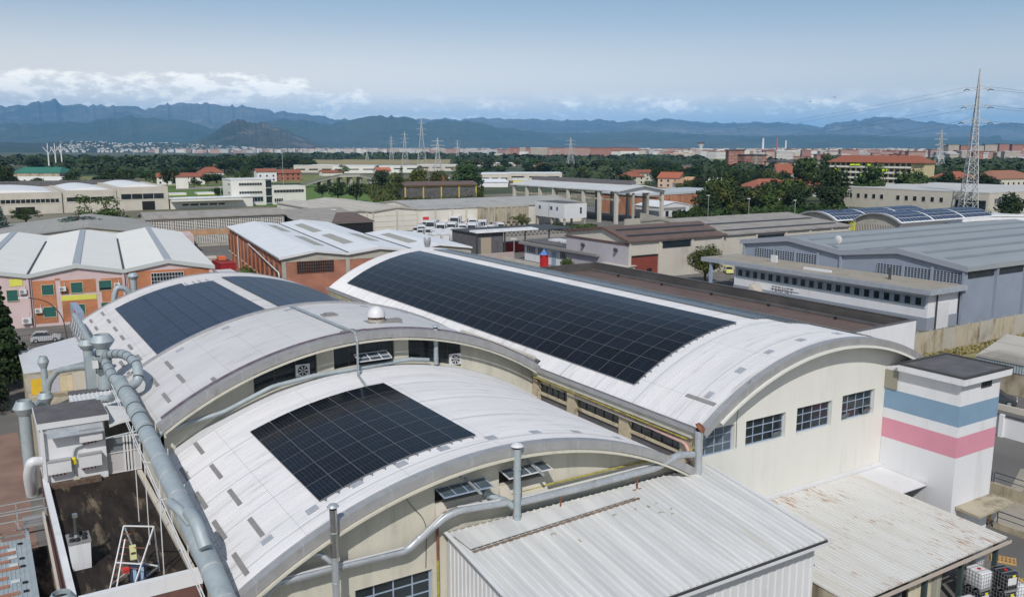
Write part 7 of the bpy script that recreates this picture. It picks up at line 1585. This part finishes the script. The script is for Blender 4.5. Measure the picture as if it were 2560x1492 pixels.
for k,(px,w_,lab) in enumerate(((195,12,'small red-roofed hut near the ripe field, left'),(240,14,'small white hut near the ripe field, middle'),(292,12,'small blue-roofed hut near the ripe field, right'))): gabled('hut',lab,px,432,w_,9,3.2,4.6,0,WP,(RED,WHITEP,BLUE)[k],'hut',wins=False)
# yellow framed glass shed
ys=thing('yellow_framed_shed','derelict shed with yellow frame, dirty glazing and patched brown roof','shed',(0,0,0)); a=gp(1062,500); ys.location=(a.x,a.y,0); ys.rotation_euler=(0,0,-math.radians(10)); ROOTS[ys.name]=(0,0,0)
YF=mat('ochre_frame',(.50,.36,.09),rough=.8)
pbox(ys,'glazing',mat('dirty_glass',(.06,.065,.07),(.14,.13,.11),.5,rough=.5),-11,29,.2,14,0,7)
for x in (-11,-1,9,19,28.8): pbox(ys,'frame_post',YF,x,x+.7,-.1,.3,0,7.4)
pbox(ys,'frame_beam',YF,-11.2,29.6,-.15,.35,7.0,7.9); q=MB(); q.prismX([(-1,7.9),(7,9.6),(15,7.9),(15,7.7),(7,9.3),(-1,7.7)],-11.6,30); q.build('roof',BROWNR,ys); pbox(ys,'chimney',RUST,12,13,6,7,9,12.5)
# overpass
ov=thing('overpass','grey concrete road overpass on slab piers behind the meadow','bridge',(0,0,0)); ROOTS[ov.name]=(0,0,0)
P_=[gp(750,470),gp(800,468),gp(850,466),gp(900,466),gp(955,470)]; Z_=[1.5,5.2,7.8,8.2,5.4]
q=MB(); w=11
for (a,za),(b,zb) in zip(zip(P_,Z_),zip(P_[1:],Z_[1:])):
    for k in range(4):
        t0,t1=k/4,(k+1)/4; p0=a.lerp(b,t0); p1=a.lerp(b,t1); z0=za+(zb-za)*t0; z1=za+(zb-za)*t1
        q.hexa([(p0.x,p0.y,z0-1.3),(p1.x,p1.y,z1-1.3),(p1.x+w*.5,p1.y+w,z1-1.3),(p0.x+w*.5,p0.y+w,z0-1.3),(p0.x,p0.y,z0),(p1.x,p1.y,z1),(p1.x+w*.5,p1.y+w,z1),(p0.x+w*.5,p0.y+w,z0)])
q.build('deck',CONC,ov)
q=MB()
for (a,za),(b,zb) in zip(zip(P_,Z_),zip(P_[1:],Z_[1:])): q.bar((a.x,a.y,za+.5),(b.x,b.y,zb+.5),.2,1.0)
q.build('parapet',SLOT,ov)
for k in (1,1.5,2,2.5,3,3.5): i=int(k); p=P_[i].lerp(P_[min(i+1,4)],k-i); z=Z_[i]*(1-(k-i))+Z_[min(i+1,4)]*(k-i); pbox(ov,'pier',CONC,p.x+1,p.x+2.4,p.y+1,p.y+9,0,z-1.31)
# long apartment block with balconies
ap=thing('apartment_block','long yellowish apartment block with red roof and lime awnings','apartment building',(0,0,0)); a=ax(2072,520); b=ax(2312,475)
v=b-a; ap.location=((a.x+b.x)/2,(a.y+b.y)/2,0); ap.rotation_euler=(0,0,math.atan2(v.y,v.x)); ROOTS[ap.name]=(0,0,0); w=v.length
Ht=19.2; pbox(ap,'wall',mat('yellow_render',(.52,.46,.28),(.46,.40,.24),.3,rough=.9),-w/2,w/2,1.6,13,0,Ht)
q=MB(); q.hexa([(-w/2-1,-.4,Ht+.02),(w/2+1,-.4,Ht+.02),(w/2+1,14.5,Ht+.02),(-w/2-1,14.5,Ht+.02),(-w/2+6,6,Ht+4),(w/2-6,6,Ht+4),(w/2-6,8,Ht+4),(-w/2+6,8,Ht+4)]); q.build('roof',TILE,ap)
AW=mat('lime_awning',(.45,.60,.03),rough=.7); n=15
for f in range(6):
    z=.7+f*3.1
    for k in range(n):
        u0=-w/2+1+(w-8)*k/n; u1=-w/2+1+(w-8)*(k+.9)/n; pbox(ap,'balcony',CREAMW,u0,u1,.2,1.58,z,z+1.0); pbox(ap,'window',DGLASS,u0+.4,u1-.4,1.52,1.59,z+1.05,z+2.7)
for f,k in ((4,4),(4,5),(4,7),(3,1),(3,8),(3,9),(3,10),(2,7),(2,6)): u0=-w/2+1+(w-8)*k/n; q=MB(); z=3.8+f*3.1; q.hexa([(u0,-.3,z+1.2),(u0+3,-.3,z+1.2),(u0+3,-.2,z+1.2),(u0,-.2,z+1.2),(u0,.9,z+2.9),(u0+3,.9,z+2.9),(u0+3,1,z+2.9),(u0,1,z+2.9)]); q.build('awning',AW,ap)
# ---------------------------------------------------------------- city on the horizon
def citymat(name,c1,c2,wc):
    m=brick(name,c1,c2,wc,w=6,h=3.2,ms=.75); return m
CM=[citymat('city_cream',(.46,.40,.33),(.42,.36,.29),(.30,.27,.25)),citymat('city_pink',(.42,.25,.20),(.38,.22,.18),(.28,.2,.18)),citymat('city_white',(.56,.54,.51),(.52,.50,.47),(.35,.35,.35)),citymat('city_rust',(.42,.17,.12),(.38,.15,.11),(.22,.14,.12)),citymat('city_grey',(.42,.41,.42),(.38,.37,.38),(.22,.22,.24))]
rng=random.Random(11)
def block(x,y,w,d,h,m,rm,label,group,az=0):
    t=thing('city_block',label,'building',(0,0,0),0,group); t.location=(x,y,0); t.rotation_euler=(0,0,az); ROOTS[t.name]=(0,0,0)
    pbox(t,'wall',m,-w/2,w/2,-d/2,d/2,0,h); pbox(t,'roof',rm,-w/2-1,w/2+1,-d/2-1,d/2+1,h+.02,h+1.1); return t
def cblock(px,dist,w,h,mi,label,group,rm=None,d=16):
    p=ax(px,dist); block(p.x,p.y,w,d,h,CM[mi],rm or (TILE if mi in (1,3) else LRIB),label,group,-YAW+rng.uniform(-.2,.2))
for k,px in enumerate((1300,1325,1350)): cblock(px,2600,60,29,3 if k==0 else 0,'long pinkish apartment slab in the row behind the centre wood','pinkish apartment slabs behind the centre wood')
for k,px in enumerate((1395,1450,1500,1540,1570)): cblock(px,2500,60,28.5+k%2*1.5,3 if k>1 else 1,'long red-roofed apartment slab right of the lone pylon','red-roofed slabs right of the lone pylon')
for px,w,h,mi,lab in ((1838,17,50,3,'dark crimson tower block above the white lime hall'),(1860,16,40,3,'orange tower block right of the crimson one'),(1873,26,40,0,'cream tower block between the orange ones'),(1892,18,40,3,'second orange tower block right of the cream one'),(1943,30,26,0,'beige slab left of the white cube'),(1970,36,28,0,'beige slab with flat roof above the park trees'),(1992,20,24,4,'grey cube block above the park trees'),(2025,34,28,2,'white stepped block above the park trees')):
    p=ax(px,950); t=block(p.x,p.y,w,14,h*.5,CM[mi],BITU2,lab,None,-YAW)
for k,px in enumerate((2378,2412,2440,2474,2503,2538)):
    cblock(px,2300,30,37+rng.uniform(-2,2),3 if k in(1,4,5) else 0,('dome-topped tower at the start of the right tower row','brown tower second in the right tower row','brown tower behind the huge pylon','cream tower right of the huge pylon','dark brown tower fifth in the right tower row','brown tower last in the right tower row')[k],None,BITU2,22)
for k in range(150):
    px=rng.choice([rng.uniform(1300,2560),rng.uniform(1600,2560),rng.uniform(2050,2560)]); dist=rng.uniform(1700,3600) if px>1900 else rng.uniform(2500,4200)
    cblock(px,dist,rng.uniform(14,46),rng.uniform(9,24),rng.choice([0,0,1,1,2,2,3,4]),'small city block in the dense town along the right horizon','town blocks along the right horizon')
for k in range(46):
    px=rng.uniform(1000,1700); cblock(px,rng.uniform(3600,5500),rng.uniform(50,120),rng.uniform(16,30),rng.choice([0,1,2,2,1]),'pale city block on the horizon behind the centre wood','town blocks on the centre horizon')
for k in range(60):
    px=rng.gauss(700,170); px=min(max(px,380),1080); cblock(px,rng.uniform(5600,8200),rng.uniform(26,70),rng.uniform(12,24),rng.choice([2,2,0,2,1]),'pale building of the distant town at the foot of the dark hill','town at the foot of the hill')
# thousands more roofs melt together: one mass
mb=MB(); 
for k in range(1500):
    if k<900: px=rng.uniform(1250,2640); dist=rng.uniform(2300,7500)
    else: px=max(400,rng.gauss(860,270)); dist=rng.uniform(5000,9500)
    p=ax(px,dist); w,d,h=rng.uniform(14,60),rng.uniform(12,30),rng.uniform(6,18)*(1+dist/9000); a=rng.random()*3; mb.T=lambda q,p=p,a=a:(p.x+q[0]*math.cos(a)-q[1]*math.sin(a),p.y+q[0]*math.sin(a)+q[1]*math.cos(a),q[2]); mb.mi=rng.choice([0,0,0,1,1,2]); mb.box(-w/2,w/2,-d/2,d/2,0,h); mb.mi=3 if rng.random()<.6 else 1; mb.box(-w/2,w/2,-d/2,d/2,h+.1,h+2)
tag(mb.build('distant_town',[mat('town_wall',(.46,.42,.36),rough=.9),mat('town_white',(.56,.55,.53),rough=.9),mat('town_pink',(.40,.27,.23),rough=.9),TILE]),'mass of pale houses and red roofs melting into the horizon',None,None,'stuff')
for k,(px,dist,yt,r,lab) in enumerate(((1907,4500,347,6,'tall pale chimney on the right horizon, left of three'),(1942,4500,345,4.5,'thin red chimney on the right horizon, middle of three'),(1964,4600,352,4.5,'thin pale chimney on the right horizon, right of three'))):
    p=ax(px,dist); q=MB(); q.tube([(p.x,p.y,0),(p.x,p.y,hz(yt,dist))],[r,r*.8],8); tag(q.build('chimney',(WHITEP,mat('chimney_red',(.4,.12,.1),rough=.8),WHITEP)[k]),lab,'chimney','chimneys on the right horizon')
p=ax(1752,3900); wt_=thing('water_tower','hourglass water tower on the horizon','water tower',(p.x,p.y,0)); q=MB(); q.lathe((p.x,p.y),[(17,0),(9,12),(8,30),(15,48)],12); q.build('shaft',WHITEP,wt_); q=MB(); q.lathe((p.x,p.y),[(16,48.1),(16,56)],12); q.build('tank_ring',BROWNT,wt_)
# ---------------------------------------------------------------- woods that read as one mass
def wood(name,label,px0,px1,dist,depth,h,n,s,m_,seed,gaps=0):
    r=random.Random(seed); mb=MB(); nb=int((px1-px0)/9)
    L=[]
    for k in range(nb):
        px=px0+(px1-px0)*(k+r.random())/nb; dd=dist+r.uniform(0,depth)
        if gaps and math.sin(px*.013+seed)>gaps: continue
        p=ax(px,dd); L.append((p,h*r.uniform(.65,1.1),r.uniform(.9,1.7)*h))
    per=max(10,n//max(1,len(L)))
    for p,hh,rr in L:
        for _ in range(per):
            d=Vector((r.gauss(0,1),r.gauss(0,1),abs(r.gauss(0,1)))).normalized(); q=Vector((p.x+d.x*rr,p.y+d.y*rr*.8,d.z*hh*r.uniform(.75,1.02)))
            nrm=(d+Vector((r.uniform(-.7,.7),r.uniform(-.7,.7),r.uniform(-.2,.8)))).normalized(); u=nrm.orthogonal().normalized(); w=nrm.cross(u); k=s*r.uniform(.6,1.3)
            mb.poly([q-u*k-w*k*.7,q+u*k-w*k*.6,q+u*k*.8+w*k*.7,q-u*k*.7+w*k*.8])
    return tag(mb.build(name,m_),label,None,None,'stuff')
FW=mat('wood_leaves',(.022,.040,.014),(.036,.058,.020),.02,rough=.9,world=True,dirt=(.05,.07,.022),dscale=.008,dlo=.55,dhi=.7)
wood('wood_belt','dark wood belt across the plain behind the left farms',-60,760,1250,700,15,16000,3.2,FW,1)
wood('wood_belt','dark wood belt behind the ripe field under the town',640,1240,2100,500,17,11000,4.2,FW,2)
wood('wood_belt','dark wood belt in front of the pink apartment rows',1150,1760,1500,500,15,16000,3.4,FW,3)
wood('wood_belt','dark wood belt in front of the right-hand town',1700,2640,1150,400,12,14000,2.8,FW,4,.55)
wood('wood_belt','nearer dark wood between halls at right of centre',1380,2000,760,260,12,14000,2.2,FW,5,.5)
wood('wood_belt','dark wood right behind the long apartment block',2300,2640,800,250,14,9000,2.4,FW,6)
wood('wood_belt','nearer dark wood left of the green-roofed shed',-60,420,900,220,13,9000,2.2,FW,7,.6)
# ================================================================ MOUNTAINS
def noise1(x,seed):
    r=lambda i: (math.sin(i*127.1+seed*311.7)*43758.5453)%1
    i=math.floor(x); f=x-i; f=f*f*(3-2*f); return r(i)*(1-f)+r(i+1)*f
def fbm(x,y,seed,o=5):
    a=0;amp=.5
    for k in range(o):
        xi,yi=math.floor(x),math.floor(y); fx,fy=x-xi,y-yi; fx=fx*fx*(3-2*fx); fy=fy*fy*(3-2*fy)
        r=lambda i,j: (math.sin(i*127.1+j*269.5+seed*71.7)*43758.5453)%1
        v=(r(xi,yi)*(1-fx)+r(xi+1,yi)*fx)*(1-fy)+(r(xi,yi+1)*(1-fx)+r(xi+1,yi+1)*fx)*fy
        a+=amp*(1-abs(2*v-1)); amp*=.5; x*=2.03;y*=2.03
    return a
def range_(name,prof,dist,front,m,seed,rough=.22,nx=260,ny=26,foot=0,fx=.014):
    """mountain range whose crest stands at the given distance; prof = [(column, row)] of the crest line"""
    xs=[p[0] for p in prof]; ys=[p[1] for p in prof]; x0,x1=xs[0],xs[-1]; mb=MB()
    def fn(i,j):
        px=x0+(x1-x0)*i/nx; t=j/ny
        crest=hz(np.interp(px,xs,ys),dist)-foot
        if t<=.8: s=t/.8; dd=dist-front*(1-s); base=s**1.25
        else: s=(t-.8)/.2; dd=dist+front*.35*s; base=1-.75*s
        pw=ax(px,dd); sc=dist*.075; n=fbm(pw.x/sc+seed,pw.y/sc,seed,5)
        k=rough*(1-(base if t<=.8 else base)**3)*1.6
        z=foot+crest*max(0,base+(n-.55)*k*min(1,base*3)); z=z+crest*((fbm(px*fx*3.1,7.1,seed+1,5)-.62)*.17+(fbm(px*fx*9,3.1,seed+4,3)-.5)*.03)*base
        if t==0: z=foot-20
        p=ax(px,dd); return (p.x,p.y,z)
    mb.grid(fn,nx,ny); o=mb.build(name,m); return tag(o,kind='structure')
ROCK=mat('alpine_slope',(.105,.10,.095),(.055,.06,.055),.00035,rough=1,world=True,lo=.42,hi=.58,dirt=(.17,.155,.145),dscale=.0012,dlo=.56,dhi=.66,detail=8)
ROCKM=mat('wooded_slope',(.028,.042,.022),(.050,.058,.030),.0006,rough=1,world=True,lo=.4,hi=.6,dirt=(.11,.095,.08),dscale=.0015,dlo=.6,dhi=.7,detail=8)
HILLM=mat('dark_hill_slope',(.018,.028,.014),(.055,.052,.03),.0018,rough=1,world=True,lo=.42,hi=.56,dirt=(.18,.14,.11),dscale=.003,dlo=.56,dhi=.64,detail=8)
FOOT=mat('foothill_wood',(.018,.028,.014),(.030,.042,.018),.002,rough=1,world=True,dirt=(.06,.06,.035),dscale=.004,dlo=.6,dhi=.7)
range_('mountain_range',[(-300,285),(-100,272),(0,265),(40,268),(75,270),(105,262),(125,260),(150,254),(165,262),(195,266),(215,270),(300,268),(330,272),(370,277),(400,268),(470,263),(500,264),(540,266),(580,270),(610,268),(650,272),(690,280),(715,277),(735,290),(760,289),(800,293),(830,298),(910,303),(960,300),(1000,302),(1080,299),(1150,302),(1200,297),(1260,302),(1290,300),(1320,298),(1400,305),(1500,302),(1560,308),(1600,303),(1670,300),(1700,303),(1750,309),(1850,309),(1960,309),(2050,318),(2090,308),(2150,300),(2190,296),(2250,300),(2350,310),(2400,315),(2450,318),(2500,310),(2560,312),(2180,305),(2900,320)],21800,7000,ROCK,3,.36,nx=520,ny=46)
range_('mountain_range',[(-300,325),(-100,315),(0,308),(100,312),(220,308),(330,294),(400,302),(460,306),(540,325),(640,312),(700,301),(760,303),(820,313),(880,306),(940,293),(1000,297),(1060,308),(1150,304),(1250,321),(1400,336),(1600,330),(1750,338),(1900,342),(2100,338),(2300,345),(2500,342),(2180,350),(2900,355)],15000,4200,ROCKM,9,.34,nx=460,ny=40)
range_('dark_hill',[(440,371),(480,358),(520,340),(550,322),(575,308),(592,300),(610,303),(640,310),(665,309),(700,321),(735,334),(765,347),(800,362),(840,371)],9500,2200,HILLM,15,.34,nx=150,ny=26,fx=.03)
range_('foothills',[(-300,356),(0,353),(80,357),(160,353),(260,355),(330,359),(400,357),(470,361),(560,366),(640,371)],7600,1300,FOOT,21,.3,nx=120,ny=12,fx=.02)
# village specks on the foothills
mb=MB(); rg=random.Random(5)
for k in range(420):
    px=rg.uniform(150,640); t=rg.random(); dd=7600-1300*t; p=ax(px,dd); crest=hz(np.interp(px,[0,80,160,260,330,400,470,560,640],[353,357,353,355,359,357,361,366,371]),7600); s=1-t; z=crest*s**1.25*.9+2
    w=rg.uniform(7,20); mb.T=lambda q,p=p,z=z:(p.x+q[0],p.y+q[1],z+q[2]); mb.mi=rg.choice([0,0,1]); mb.box(-w/2,w/2,-6,6,-4,rg.uniform(4,8)+4)
tag(mb.build('hill_village',[MC['town_white'],MC['town_wall']]),'scatter of pale village houses on the wooded foothills',None,None,'stuff')
# birds
for k,(px,py,d) in enumerate(((2027,255,300),(2087,244,320))):
    v=(ray(px,py)).normalized()*d; c=Vector((0,0,H))+v; q=MB(); q.hexa([(c.x-.25,c.y-.1,c.z-.1),(c.x+.25,c.y-.1,c.z-.1),(c.x+.25,c.y+.1,c.z-.1),(c.x-.25,c.y+.1,c.z-.1),(c.x-.1,c.y-.1,c.z+.1),(c.x+.1,c.y-.1,c.z+.1),(c.x+.1,c.y+.1,c.z+.1),(c.x-.1,c.y+.1,c.z+.1)])
    q.poly([(c.x-.2,c.y,c.z),(c.x-.9,c.y-.2,c.z+.25),(c.x-.7,c.y+.25,c.z+.15)]); q.poly([(c.x+.2,c.y,c.z),(c.x+.9,c.y-.2,c.z+.2),(c.x+.7,c.y+.25,c.z+.12)]); tag(q.build('bird',BAND),('small dark bird in flight, lower left of two','small dark bird in flight, upper right of two')[k],'bird')
# ================================================================ HAZE
def haze(den,col,aniso=.0):
    me=bpy.data.meshes.new('haze'); me.from_pydata([(x,y,z) for z in (-60,2180) for x,y in ((-20000,-1900),(60000,-1900),(60000,50000),(-20000,50000))],[],[(0,3,2,1),(4,5,6,7),(0,1,5,4),(1,2,6,5),(2,3,7,6),(3,0,4,7)])
    m=bpy.data.materials.new('haze_air'); m.use_nodes=True; nt=m.node_tree; nt.nodes.clear(); out=nt.nodes.new('ShaderNodeOutputMaterial'); pv_=nt.nodes.new('ShaderNodeVolumePrincipled')
    pv_.inputs['Color'].default_value=(*col,1); pv_.inputs['Density'].default_value=den; pv_.inputs['Anisotropy'].default_value=aniso; nt.links.new(pv_.outputs[0],out.inputs['Volume']); me.materials.append(m)
    o=bpy.data.objects.new('haze',me); COL.objects.link(o); o['kind']='stuff'
haze(3.3e-5,(.18,.51,.95),-.42)
